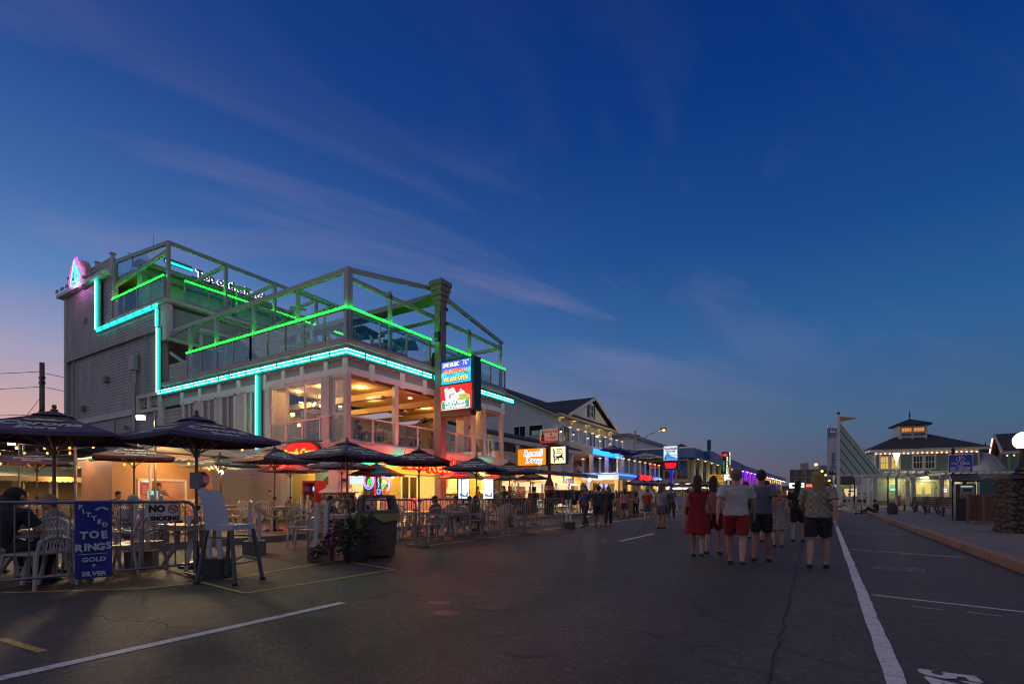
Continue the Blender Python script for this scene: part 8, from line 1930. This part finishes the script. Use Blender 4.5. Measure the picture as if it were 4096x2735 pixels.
def remesh(mb, name, vox, flat=False):
 me = bpy.data.meshes.new(name); me.from_pydata([tuple(p) for p in mb.v], [], mb.f)
 o = bpy.data.objects.new(name, me)
 bm = bmesh.new(); bm.from_mesh(me); bmesh.ops.recalc_face_normals(bm, faces=bm.faces[:]); bm.to_mesh(me); bm.free()
 r = o.modifiers.new('r', 'REMESH'); r.mode = 'VOXEL'; r.voxel_size = vox
 s = o.modifiers.new('s', 'SMOOTH'); s.factor = .5; s.iterations = 3
 out = baked(o); out.name = name; out.shade_smooth(); out.materials.clear(); out.materials.append(None)
 return out
def pose(kind):
 J = dict(pel=V((0, 0, .93)), wst=V((0, 0, 1.08)), cst=V((0, .01, 1.28)), nck=V((0, 0, 1.46)), hd=V((0, .03, 1.60)),
             sh=[V((-.18, 0, 1.40)), V((.18, 0, 1.40))], el=[V((-.24, -.03, 1.13)), V((.24, -.03, 1.13))], wr=[V((-.25, .05, .88)), V((.25, .05, .88))],
             hp=[V((-.09, 0, .90)), V((.09, 0, .90))], kn=[V((-.1, .02, .49)), V((.1, .02, .49))], an=[V((-.1, -.02, .09)), V((.1, -.02, .09))], fwd=V((0, 1, 0)))
 if kind == 'walk':
  J['kn'] = [V((-.1, .14, .50)), V((.1, -.03, .49))]; J['an'] = [V((-.1, .22, .10)), V((.1, -.24, .15))]
  J['el'] = [V((-.24, -.12, 1.15)), V((.24, .07, 1.14))]; J['wr'] = [V((-.25, -.17, .90)), V((.25, .20, .92))]
 if kind == 'walk2':
  J['kn'] = [V((-.1, .0, .49)), V((.1, .10, .50))]; J['an'] = [V((-.1, -.16, .11)), V((.1, .14, .09))]
  J['el'] = [V((-.24, .06, 1.14)), V((.24, -.10, 1.15))]; J['wr'] = [V((-.22, .2, 1.0)), V((.25, -.12, .89))]
 if kind in ('sit', 'sitlean'):
  dz = -.44; ln = .05 if kind == 'sit' else .16
  J['pel'] = V((0, -.02, .51)); J['wst'] = V((0, -.04 + ln * .3, .66)); J['cst'] = V((0, -.03 + ln * .7, .86)); J['nck'] = V((0, -.02 + ln, 1.03)); J['hd'] = V((0, .02 + ln * 1.15, 1.17))
  J['sh'] = [V((-.18, -.02 + ln, .97)), V((.18, -.02 + ln, .97))]; J['el'] = [V((-.25, .1 + ln, .73)), V((.25, .08 + ln, .73))]; J['wr'] = [V((-.14, .33, .76)), V((.16, .31, .76))]
  J['hp'] = [V((-.09, 0, .50)), V((.09, 0, .50))]; J['kn'] = [V((-.11, .42, .50)), V((.12, .42, .50))]; J['an'] = [V((-.1, .40, .10)), V((.13, .36, .10))]
 if kind == 'counter':
  J['el'] = [V((-.33, .08, 1.18)), V((.34, .08, 1.18))]; J['wr'] = [V((-.42, .28, 1.10)), V((.46, .28, 1.10))]
 if kind == 'ground':
  J['pel'] = V((0, 0, .14)); J['wst'] = V((0, -.06, .30)); J['cst'] = V((0, -.06, .5)); J['nck'] = V((0, .0, .66)); J['hd'] = V((0, .06, .80)); J['sh'] = [V((-.18, -.01, .6)), V((.18, -.01, .6))]; J['el'] = [V((-.27, .14, .42)), V((.27, .14, .42))]; J['wr'] = [V((-.1, .34, .42)), V((.1, .34, .42))]
  J['hp'] = [V((-.09, 0, .14)), V((.09, 0, .14))]; J['kn'] = [V((-.14, .40, .42)), V((.14, .44, .30))]; J['an'] = [V((-.12, .52, .08)), V((.12, .84, .08))]
 return J
def build_pose(kind, fem, vox):
 J = pose(kind); w = .92 if fem else 1.0; mb = MB()
 ell(mb, [J['pel'] - V((0, 0, .06)), J['pel'], J['wst'], J['cst'], (J['cst'] + J['nck']) / 2 + V((0, 0, .03)), J['nck'] - V((0, 0, .02))], [(.13, .10), (.165, .115), (.135 * w, .10), (.16 * w, .115), (.15 * w, .10), (.06, .06)])
 hd = J['hd']; up = (hd - J['nck']).normalized()
 ell(mb, [J['nck'] - V((0, 0, .05)), J['nck'] + up * .06], [.062, .058])
 # head: skull, jaw, nose, ears
 ell(mb, [hd + V((0, .0, z)) + V((0, y, 0)) for z, y in ((-.115, .035), (-.09, .03), (-.05, .015), (0, 0), (.05, -.005), (.09, -.005), (.115, -.005))], [(.03, .035), (.05, .06), (.066, .085), (.076, .098), (.074, .096), (.052, .07), (.015, .02)])
 mb.bar(hd + V((0, .085, -.0)), hd + V((0, .112, -.03)), .022, .02)
 for s in (-1, 1): ell(mb, [hd + V((s * .07, -.01, -.03)), hd + V((s * .088, -.015, 0)), hd + V((s * .078, -.015, .03))], [.012, .02, .012], n=6)
 mb.bar(hd + V((-.02, .082, -.062)), hd + V((.02, .082, -.062)), .012, .012)
 for i in (0, 1):
  ell(mb, [J['cst'] + (J['sh'][i] - J['cst']) * .55 + V((0, 0, .06)), J['sh'][i], J['sh'][i] + (J['el'][i] - J['sh'][i]) * .4, J['el'][i], J['el'][i] + (J['wr'][i] - J['el'][i]) * .35, J['wr'][i]], [.06, .058, .05, .038, .039, .026], n=8)
  d = (J['wr'][i] - J['el'][i]).normalized(); sd = V((-1 if i == 0 else 1, 0, 0)); q = d.cross(V((1, 0, 0))).normalized()
  pw = J['wr'][i]; ell(mb, [pw, pw + d * .05, pw + d * .095], [(.022, .026), (.018, .04), (.015, .038)], right=sd, n=8)
  for f in range(4):
   b = pw + d * .09 + q * (-.03 + .02 * f); Lf = (.07, .085, .08, .062)[f]; m_ = b + d * Lf * .55 + sd * -.008; ell(mb, [b, m_, m_ + d * Lf * .4 - sd * .02], [.0105, .0095, .008], n=6)
  b = pw + d * .03 + q * -.035; ell(mb, [b, b + d * .04 - q * .025, b + d * .075 - q * .03 - sd * .01], [.013, .011, .009], n=6)
  h, k, a = J['hp'][i], J['kn'][i], J['an'][i]; up_ = V((0, 0, 1))
  ell(mb, [h + (V((0, 0, .03)) if kind not in ('sit', 'sitlean', 'ground') else V((0, -.06, 0))), h + (k - h) * .3, h + (k - h) * .8, k, k + (a - k) * .35, a], [.092 if not fem else .1, .085, .06, .055, .056, .034], n=10)
  ft = V((0, 1, 0)); ell(mb, [a - ft * .06 - V((0, 0, .04)), a - V((0, 0, .045)), a + ft * .08 - V((0, 0, .055)), a + ft * .15 - V((0, 0, .065))], [(.035, .03), (.04, .045), (.045, .03), (.035, .015)], n=8); ell(mb, [a + V((0, 0, .02)), a - V((0, 0, .05))], [.033, .04], n=8)
 body = remesh(mb, 'body', vox)
 g = {}
 g['body'] = body
 s = MB(); hem = J['pel'] + (V((0, 0, -.03)) if kind not in ('sit', 'sitlean', 'ground') else V((0, 0, -.03)))
 ell(s, [hem, J['pel'] + V((0, 0, .05)), J['wst'], J['cst'], (J['cst'] + J['nck']) / 2 + V((0, 0, .04)), J['nck'] - V((0, 0, .03))], [(.19, .135), (.185, .13), (.165 * w, .122), (.185 * w, .135), (.165 * w, .115), (.075, .075)])
 for i in (0, 1): ell(s, [J['cst'] + (J['sh'][i] - J['cst']) * .4 + V((0, 0, .07)), J['sh'][i] + V((0, 0, .01)), J['sh'][i] + (J['el'][i] - J['sh'][i]) * .72], [.075, .074, .072], n=9)
 g['shirt'] = remesh(s, 'shirt', vox)
 s = MB(); ell(s, [J['pel'] + V((0, 0, .08)), J['pel'] - V((0, 0, .02)), J['pel'] - V((0, 0, .08))], [(.165, .12), (.18, .13), (.15, .11)])
 for i in (0, 1): h, k = J['hp'][i], J['kn'][i]; ell(s, [h + (k - h) * -.05, h + (k - h) * .3, h + (k - h) * .82], [.108, .106, .092], n=10)
 g['shorts'] = remesh(s, 'shorts', vox)
 s = MB(); ell(s, [J['pel'] + V((0, 0, .08)), J['pel'] - V((0, 0, .02)), J['pel'] - V((0, 0, .08))], [(.165, .12), (.18, .13), (.15, .11)])
 for i in (0, 1): h, k, a = J['hp'][i], J['kn'][i], J['an'][i]; ell(s, [h + (k - h) * -.05, h + (k - h) * .3, k, k + (a - k) * .4, a + V((0, 0, .02))], [.105, .1, .074, .072, .06], n=10)
 g['trousers'] = remesh(s, 'trousers', vox)
 if kind in ('walk', 'walk2', 'stand'):
  s = MB(); ell(s, [V((0, .01, .52)), V((0, 0, .75)), J['pel'], J['wst'], J['cst'], (J['cst'] + J['nck']) / 2 + V((0, 0, .03))], [(.27, .24), (.225, .185), (.185, .14), (.15, .115), (.175, .13), (.14, .10)], n=16)
  for i in (0, 1): ell(s, [J['cst'] + (J['sh'][i] - J['cst']) * .4 + V((0, 0, .05)), J['sh'][i], J['sh'][i] + (J['el'][i] - J['sh'][i]) * .25], [.07, .065, .06], n=8)
  g['dress'] = remesh(s, 'dress', vox)
 s = MB(); ell(s, [hd + V((0, -.015, z)) for z in (-.02, .02, .06, .1, .13, .142)], [(.083, .09), (.09, .104), (.088, .104), (.07, .085), (.04, .05), (.012, .015)]); ell(s, [hd + V((0, -.07, -.07)), hd + V((0, -.06, 0)), hd + V((0, -.04, .08))], [(.05, .03), (.075, .05), (.07, .06)])
 g['short_hair'] = remesh(s, 'hair', vox)
 s = MB(); ell(s, [hd + V((0, -.02, z)) for z in (-.02, .02, .06, .1, .13, .145)], [(.082, .088), (.086, .1), (.082, .1), (.066, .082), (.04, .05), (.012, .015)]); ell(s, [hd + V((0, -.11, -.32)), hd + V((.01, -.11, -.2)), hd + V((0, -.075, -.08)), hd + V((0, -.05, .04))], [(.045, .022), (.082, .032), (.085, .05), (.08, .065)])
 g['long_hair'] = remesh(s, 'hair', vox)
 s = MB()
 for i in (0, 1):
  a = J['an'][i]; ell(s, [a - V((0, .07, .045)), a - V((0, .0, .05)), a + V((0, .09, -.06)), a + V((0, .165, -.066))], [(.042, .036), (.048, .04), (.052, .034), (.04, .02)], n=8)
 g['shoes'] = remesh(s, 'shoes', vox)
 s = MB()
 ell(s, [hd + V((0, -.01, .03)), hd + V((0, -.01, .07)), hd + V((0, -.01, .12)), hd + V((0, -.01, .15))], [(.095, .108), (.094, .106), (.075, .085), (.02, .02)]); s.prism([(-.075, 0), (.075, 0), (.06, .1), (0, .13), (-.06, .1)], hd + V((0, .07, .035)), (1, 0, 0), (0, 1, -.15), (0, 0, .02))
 g['cap'] = remesh(s, 'cap', vox)
 return g
ARCH = {}
CLM = {}
def cl(c, rough=.85): return M('cloth_%d_%d_%d' % tuple(int(v * 1000) for v in c), c, rough, var=.2, vs=7, bump=.7, bs=10)
SLOT = {}
def person(label, x, y, rz, kind='stand', fem=False, shirt=(.3, .3, .3), legs=('shorts', (.1, .1, .1)), hair=(.03, .02, .015), long_=False, z=0, h=1.0, shoes=(.03, .03, .03), dress=None, sk=skin, group=None, near=True, extra=None, cap=None, wide=1.0, parent=None):
 key = (kind, fem, near)
 if key not in ARCH: ARCH[key] = build_pose(kind, fem, .013 if near else .022)
 g = ARCH[key]; p = thing('person', label, 'person', (x, y, z), R(rz), group); h *= .915; p.scale = (h * wide, h * wide, h)
 def part(nm, mesh, m_):
  o = bpy.data.objects.new(nm, g[mesh]); COL.objects.link(o); o.parent = p
  o.material_slots[0].link = 'OBJECT'; o.material_slots[0].material = m_; return o
 part('body', 'body', sk)
 if dress: part('dress', 'dress' if 'dress' in g else 'shirt', cl(dress) if isinstance(dress, tuple) else dress)
 else: part('shirt', 'shirt', cl(shirt) if isinstance(shirt, tuple) else shirt); part(legs[0], legs[0], cl(legs[1]))
 part('hair', 'long_hair' if long_ else 'short_hair', cl(hair))
 if shoes: part('shoes', 'shoes', cl(shoes))
 if cap: part('cap', 'cap', cl(cap))
 return p
def checks(name, a, b, s):
 m = bpy.data.materials.new(name); m.use_nodes = True; t = m.node_tree; k = nd(t, 'ShaderNodeTexChecker'); k.inputs['Scale'].default_value = s; k.inputs[1].default_value = (*a, 1); k.inputs[2].default_value = (*b, 1)
 c = nd(t, 'ShaderNodeTexCoord'); lk(t, c.outputs['Object'], k.inputs[0]); n = nd(t, 'ShaderNodeTexNoise'); n.inputs['Scale'].default_value = 8; lk(t, c.outputs['Object'], n.inputs[0]); lk(t, mixc(t, .3, k.outputs[0], mixc(t, .85, n.outputs['Fac'], a)), t.nodes['Principled BSDF'].inputs['Base Color']); t.nodes['Principled BSDF'].inputs['Roughness'].default_value = .85; return m
chk = checks('tan_checked_cloth', (.30, .25, .17), (.12, .10, .075), 17); chk2 = checks('dark_checked_cloth', (.28, .24, .22), (.04, .04, .05), 22)
WK = 'people walking up the road'
# walkers on the road
person('person in a red dress walking away on the road, leftmost of the group', -2.0, 9.95, 6, 'walk', True, dress=(.24, .009, .011), hair=(.05, .025, .015), long_=True, group=WK)
person('person in a dark red patterned top behind the red dress', -1.85, 10.7, -4, 'walk2', True, shirt=checks('red_patterned_cloth', (.30, .02, .02), (.35, .22, .2), 30), legs=('shorts', (.12, .012, .012)), hair=(.03, .02, .015), long_=True, group=WK)
person('person in a loose white shirt and red shorts walking away', -1.22, 9.15, 4, 'walk', False, shirt=(.40, .37, .35), legs=('shorts', (.26, .012, .016)), hair=(.14, .10, .07), group=WK, h=1.03, wide=1.14)
person('person in a slate blue shirt and dark shorts beside the white shirt', -.92, 10.0, -3, 'walk2', False, shirt=(.10, .11, .16), legs=('shorts', (.02, .02, .03)), hair=(.02, .015, .01), group=WK, h=1.04, sk=skin2)
person('person in a magenta top and dark shorts further up the road', -1.22, 14.5, 3, 'stand', True, shirt=(.32, .015, .10), legs=('shorts', (.025, .02, .03)), hair=(.03, .02, .02), group=WK, wide=1.1)
person('person in a red shirt just left of the magenta top', -1.75, 14.9, 8, 'walk', False, shirt=(.28, .02, .05), legs=('shorts', (.04, .03, .04)), hair=(.03, .02, .02), group=WK)
person('child with orange hair in a patterned dress', -.86, 13.2, 0, 'stand', True, dress=chk2, hair=(.40, .13, .03), long_=True, group=WK, h=.86)
person('person all in black walking ahead of the child', -.52, 14.9, -6, 'walk2', True, shirt=(.018, .018, .022), legs=('shorts', (.015, .015, .018)), hair=(.02, .015, .012), long_=True, group=WK)
bagp = person('person with long blond hair in a tan checked loose top', -.05, 9.6, -5, 'walk2', True, shirt=chk, legs=('shorts', (.02, .02, .024)), hair=(.26, .17, .05), long_=True, group=WK, wide=1.12)
bk = thing('backpack', 'small dark backpack on the back of the magenta top', 'backpack', (-1.22, 14.3, 1.05)); q = MB(); ell(q, [V((-1.22, 14.3, 1.02)), V((-1.22, 14.28, 1.1)), V((-1.22, 14.29, 1.32)), V((-1.22, 14.31, 1.4))], [(.08, .05), (.13, .09), (.12, .08), (.07, .04)]); q.build('pack', cl((.02, .018, .03)), bk, smooth='auto')
DK = 'people in dark clothes passing the barriers'
for i, (x, y, rz, c, lc, lb) in enumerate(((-7.05, 17.6, 20, (.03, .045, .04), (.03, .03, .035), 'bulky person in a dark green top at the barrier end'), (-7.2, 19.0, 200, (.025, .025, .03), (.02, .02, .025), 'person in black walking toward the camera by the barrier end'), (-8.9, 22.8, 190, (.03, .03, .035), (.28, .08, .05), 'person in dark top and coral shorts by the white posts'), (-8.6, 25.0, 30, (.40, .18, .16), (.06, .05, .07), 'person in a pink top near the clothes racks'))):
 person(lb, x, y, rz, ('walk', 'walk2', 'stand', 'walk')[i], i == 3, shirt=c, legs=('shorts' if i != 1 else 'trousers', lc), group=DK, sk=skin2 if i < 3 else skin, long_=i == 3, wide=1.15 if i == 0 else 1)
person('person in a white shirt and grey shorts looking at the clothes racks', -11.45, 31.6, 10, 'stand', False, shirt=(.50, .46, .45), legs=('shorts', (.16, .12, .09)), hair=(.10, .07, .05), near=False)
person('girl in pink top and black leggings beside the square bin', -9.5, 29.6, 30, 'stand', True, shirt=(.40, .20, .18), legs=('trousers', (.02, .02, .025)), hair=(.05, .03, .02), long_=True, h=.9, near=False)
person('person in a white tee and khaki shorts standing on the white line', -8.3, 29.3, 200, 'stand', False, shirt=(.55, .52, .50), legs=('shorts', (.20, .15, .11)), hair=(.04, .03, .02), near=False)
person('person in black vest and grey shorts walking past the sandwich boards', -10.7, 40.8, 190, 'walk', False, shirt=(.03, .03, .035), legs=('shorts', (.3, .28, .25)), hair=(.03, .02, .02), near=False, shoes=(.6, .6, .62))
for i in range(12):
 x = (-7.5, -6.8, -9.3, -5.5, -6.0, -3.0, -2.2, -4.2, -1.2, -7.0, .2, -3.4)[i]; y = (36, 44, 47, 52, 61, 46, 56, 70, 64, 78, 50, 84)[i]
 c = random.choice([(.3, .28, .3), (.03, .03, .04), (.25, .05, .06), (.05, .08, .2), (.4, .38, .34), (.12, .05, .12)])
 person('far stroller on the road, %s' % ['nearest the sandwich board', 'second beyond the board', 'by the hotel parasols', 'left of the lane dashes', 'level with the white fascia sign', 'behind the white shirt walker', 'behind the magenta walker', 'before the yellow board', 'behind the black clothed walker', 'near the ballroom sign', 'right of the blond walker', 'farthest of all'][i], x, y, random.uniform(-20, 20) + 180 * (i % 2), ('walk', 'walk2', 'stand')[i % 3], i % 2 == 0, shirt=c, legs=('shorts', random.choice([(.03, .03, .04), (.15, .12, .1), (.08, .09, .14)])), long_=i % 2 == 0, near=False, group='far strollers on the road', sk=random.choice([skin, skin2]))
random.seed(4)
ords = 'first second third fourth fifth sixth seventh eighth ninth tenth eleventh twelfth thirteenth fourteenth fifteenth sixteenth seventeenth eighteenth nineteenth twentieth'.split(); ords += ['twenty-' + o_ for o_ in ords[:9]] + ['thirtieth'] + ['thirty-' + o_ for o_ in ords[:9]] + ['fortieth']
spots = []
for i in range(52):
 sx = random.uniform(2640, 3320) if i % 4 else random.uniform(2230, 2700); d = random.uniform(16, 44) if i < 38 else random.uniform(40, 90); q = atd(sx, d)
 if -7.8 < q.x < 1.0 and all(abs(sx - t[0]) > 9 for t in spots): spots.append((sx, d, q))
for i, (sx, d, q) in enumerate(sorted(spots, key=lambda t: t[0])):
 cn, c = random.choice([('grey', (.25, .23, .25)), ('black', (.03, .03, .04)), ('red', (.28, .03, .04)), ('blue', (.05, .07, .16)), ('brown', (.16, .12, .09)), ('plum', (.10, .04, .09)), ('black', (.02, .02, .03)), ('coral', (.3, .1, .07))])
 person('walker in a %s top in the road crowd, %s from the left' % (cn, ords[i]), q.x, q.y, random.uniform(-25, 25) + 180 * (i % 3 == 0), ('walk', 'walk2', 'stand')[i % 3], i % 2 == 0, shirt=c, legs=('shorts' if i % 4 else 'trousers', random.choice([(.03, .03, .04), (.12, .10, .08), (.07, .08, .12)])), hair=random.choice([(.03, .02, .015), (.12, .07, .03), (.2, .14, .06)]), long_=i % 2 == 0, near=False, group='crowd in the middle of the road', sk=random.choice([skin, skin2]), h=random.uniform(.92, 1.06))
for i, (sx, d, lb) in enumerate(((2135, 21, 'dark figure passing behind the farthest barrier'), (2330, 30, 'dark figure browsing the nearest clothes rack'), (2380, 33, 'figure in grey browsing the end-on clothes rack'), (2440, 36, 'figure in navy behind the man in white'), (2560, 37, 'figure in plum near the sandwich board'), (2600, 44, 'figure in grey by the far parasols'), (2700, 49, 'figure in black by the blue sign post'))):
 q = atd(sx, d); person(lb, q.x, q.y, 40 * i, ('stand', 'walk', 'stand')[i % 3], i % 2 == 1, shirt=[(.03, .03, .035), (.03, .03, .035), (.16, .16, .17), (.03, .04, .1), (.12, .04, .09), (.2, .2, .2), (.02, .02, .025)][i], legs=('shorts', (.06, .05, .05)), near=False, long_=i % 2 == 1, z=zg(q.x, q.y), group='people by the shop fronts')
for i, (sx, d) in enumerate(((3378, 58), (3395, 62), (3418, 66), (3437, 57), (3460, 55), (3470, 68), (3340, 44))):
 q = atd(sx, d, .15); person('distant stroller on the plaza, %s' % ['just right of the mast', 'second right of the mast', 'under the pavilion eave', 'left of the notice board', 'right of the notice board', 'behind the notice board', 'in front of the mast base'][i], q.x, q.y, random.uniform(0, 360), ('walk', 'stand', 'walk2')[i % 3], i % 2 == 1, shirt=random.choice([(.03, .03, .04), (.12, .1, .1), (.3, .3, .3)]), legs=('shorts', (.05, .05, .06)), near=False, group='distant strollers on the plaza')
person('person in dark clothes sitting on the kerb near the scooter', 2.72, 36.6, 75, 'ground', False, shirt=(.03, .03, .035), legs=('trousers', (.03, .03, .035)), z=.15, near=False)
pk_ = thing('rucksack', 'dark rucksack lying on the pavement behind the sitting person', 'rucksack', (3.5, 36.4, .15)); MB().lathe([(.22, 0), (.27, .15), (.24, .5), (.12, .65), (.02, .68)], 12, (3.5, 36.4, .15)).build('pack', cl((.06, .04, .035)), pk_, smooth='auto')
# waiter and terrace guests
w = person('waiter in grey tee and white face mask behind the trailer counter', -21.35, 9.2, -90, 'counter', False, shirt=(.16, .17, .22), legs=('trousers', (.03, .03, .04)), hair=(.05, .03, .02), z=.1)
q = MB(); ell(q, [V((0, .058, 1.50)), V((0, .072, 1.53)), V((0, .078, 1.565)), V((0, .07, 1.59))], [(.045, .03), (.066, .045), (.07, .05), (.06, .04)]); q.build('face_mask', cl((.5, .6, .62)), w, world=False, smooth='auto')
ST = 'guests seated on the terrace'
def seated(i, j, label, **k):
 x, y, a = SEATS[(i, j)]; return person(label, x, y, a, k.pop('kind', 'sitlean'), z=zg(x, y), group=ST, **k)
person('dark haired person in black seen from behind at the left edge', -8.95, 2.0, 20, 'sitlean', True, shirt=(.018, .016, .018), legs=('trousers', (.03, .03, .03)), hair=(.025, .015, .012), long_=True, group=ST, wide=1.25, h=1.08)
person('brown haired person further back at the left edge', -10.2, 2.35, 60, 'sit', True, shirt=(.05, .05, .06), legs=('trousers', (.03, .03, .03)), hair=(.12, .06, .03), long_=True, group=ST)
person('person in a striped top with sun visor behind the toe rings banner', -9.95, 3.0, 150, 'sitlean', True, shirt=checks('striped_cloth', (.4, .38, .36), (.03, .03, .03), 28), legs=('shorts', (.03, .03, .04)), hair=(.10, .06, .04), cap=(.3, .26, .2), group=ST)
person('person in a pale grey tee and white cap facing right', -11.2, 4.35, -70, 'sit', False, shirt=(.42, .38, .36), legs=('shorts', (.1, .1, .12)), hair=(.2, .18, .16), cap=(.5, .48, .48), group=ST)
seated(2, 0, 'person in dark blue at the table before the trailer', shirt=(.04, .05, .10), legs=('shorts', (.06, .06, .07)))
seated(4, 0, 'blond person half hidden behind the bar stool', fem=True, shirt=(.05, .05, .06), legs=('shorts', (.1, .1, .1)), hair=(.35, .24, .10), long_=True)
seated(7, 0, 'person in black with a dark ponytail behind the flower barrel', fem=True, shirt=(.03, .03, .035), legs=('trousers', (.03, .03, .04)), hair=(.06, .02, .02), long_=True)
seated(7, 1, 'person in grey beside the dark ponytail', shirt=(.14, .13, .13), legs=('shorts', (.08, .08, .09)), hair=(.03, .02, .02))
person('long haired person in a dark cardigan behind the litter bin', -12.1, 10.4, 160, 'sitlean', True, shirt=(.03, .025, .03), legs=('trousers', (.03, .03, .04)), hair=(.06, .035, .02), long_=True, group=ST)
person('fair haired person beyond the dark cardigan', -13.2, 12.2, 200, 'sit', True, shirt=(.25, .2, .2), legs=('shorts', (.1, .1, .1)), hair=(.30, .18, .07), group=ST, z=.15)
person('curly dark haired person behind the hood of the litter bin', -10.9, 9.4, 210, 'sit', True, shirt=(.03, .03, .03), legs=('trousers', (.03, .03, .03)), hair=(.02, .012, .01), long_=True, group=ST)
person('person in a sky blue tee behind the second barrier', -11.0, 11.1, 110, 'sit', False, shirt=(.12, .24, .38), legs=('shorts', (.06, .06, .08)), hair=(.05, .03, .02), group=ST)
seated(9, 1, 'person in a dark flowered shirt under the deep red parasol', shirt=checks('flowered_cloth', (.03, .025, .03), (.25, .10, .08), 26), legs=('shorts', (.05, .05, .06)), sk=skin2)
person('broad person in a floral shirt of the couple at the third barrier', -9.95, 12.8, 190, 'sit', False, shirt=checks('leafy_cloth', (.14, .15, .14), (.3, .27, .2), 20), legs=('shorts', (.06, .06, .08)), hair=(.02, .015, .01), group=ST, wide=1.12)
person('long dark haired person of the couple at the third barrier', -9.2, 12.55, -15, 'sitlean', True, shirt=(.07, .04, .03), legs=('trousers', (.05, .05, .06)), hair=(.03, .015, .01), long_=True, group=ST)
seated(10, 0, 'person in black under the drooping navy parasol', shirt=(.03, .03, .035), legs=('shorts', (.05, .05, .06)))
seated(11, 0, 'person in maroon near the orange drug store sign', fem=True, shirt=(.16, .04, .05), legs=('shorts', (.05, .05, .06)), long_=True)
person('bald person in a white shirt standing at the ice cream counter', -19.0, 17.2, 75, 'stand', False, shirt=(.55, .52, .45), legs=('trousers', (.06, .06, .07)), hair=(.2, .15, .1), z=.15)
person('person in coral top with pale hair at the ice cream counter', -18.9, 18.4, 95, 'stand', True, shirt=(.5, .22, .14), legs=('shorts', (.1, .1, .1)), hair=(.5, .38, .25), long_=True, z=.15)
person('person in black standing beside the bright bar screen', -14.4, 22.6, 180, 'stand', False, shirt=(.03, .03, .035), legs=('trousers', (.03, .03, .03)), z=.15)
person('person in a red top standing left of the bright bar screen', -15.9, 22.3, 150, 'stand', False, shirt=(.35, .08, .05), legs=('trousers', (.04, .04, .05)), z=.15)
UPS = 'guests dining upstairs'
for i, (x, y, rz, c, fem, lb) in enumerate(((-18.52, 14.7, 90, (.05, .05, .06), False, 'in dark clothes at the picture window, facing left'), (-19.88, 14.7, -90, (.30, .04, .03), True, 'in a red top at the picture window, facing right'), (-17.0, 14.9, 0, (.06, .06, .09), False, 'in navy in the corner bay with back to the south'), (-17.0, 16.3, 180, checks('bright_print', (.3, .1, .15), (.1, .3, .25), 24), True, 'in a bright printed dress in the corner bay'), (-17.3, 17.3, 0, (.48, .42, .32), False, 'in a cream shirt left of the sign pylon'), (-17.0, 18.7, 180, (.10, .05, .05), False, 'in dark red left of the sign pylon'), (-17.1, 19.9, 0, (.42, .22, .18), False, 'in a salmon shirt right of the sign pylon'), (-17.1, 24.9, 180, (.35, .3, .26), False, 'in beige at the north end'), (-17.1, 23.5, 0, (.3, .2, .12), True, 'in tan at the north end'))):
 person('diner on the second storey ' + lb, x, y, rz, 'sit', fem, shirt=c, legs=('shorts', (.06, .06, .08)), z=3.3, group=UPS, near=False, long_=fem, hair=random.choice([(.03, .02, .015), (.2, .15, .1), (.1, .06, .03)]))
for i, (x, y, rz) in enumerate(((-24.7, 14.9, 90), (-21.7, 14.95, 90), (-18.9, 14.95, 90), (-17.2, 17.3, 180), (-17.0, 19.9, 0), (-32.0, 18.0, 90))):
 person('guest in dark clothes on the %s' % ['roof deck, first from the left', 'roof deck, second from the left', 'roof deck, third from the left', 'roof deck near the corner', 'roof deck near the sign pylon', 'uppermost deck'][i], x, y, rz, 'sit', i % 2 == 0, shirt=(.04, .045, .05), legs=('trousers', (.03, .03, .04)), z=7.38 if i < 5 else 12.05, group='guests on the roof decks', near=False, long_=i % 2 == 0)
for i, (x, y) in enumerate(((-20.3, 44.2), (-20.6, 46.2), (-20.2, 48.9), (-16.2, 43.8), (-16.0, 47.4), (-15.9, 51))):
 person('guest on the inn %s' % ['porch, first from the left', 'porch, second from the left', 'porch beside the middle column', 'glass railed deck, first from the left', 'glass railed deck in the middle', 'glass railed deck at the far end'][i], x, y, 90 * i, 'sit', i % 2 == 0, shirt=random.choice([(.3, .3, .35), (.05, .05, .06), (.1, .12, .2)]), legs=('shorts', (.05, .05, .06)), z=3.25, group='guests at the inn', near=False, long_=i % 2 == 0)
 put_chair(x, y, 90 * i, 'chair of the guest on the inn %s' % ['porch, first from the left', 'porch, second from the left', 'porch beside the middle column', 'glass railed deck, first from the left', 'glass railed deck in the middle', 'glass railed deck at the far end'][i], 3.25, 'chairs at the inn')
bpy.data.scenes.remove(TMP)
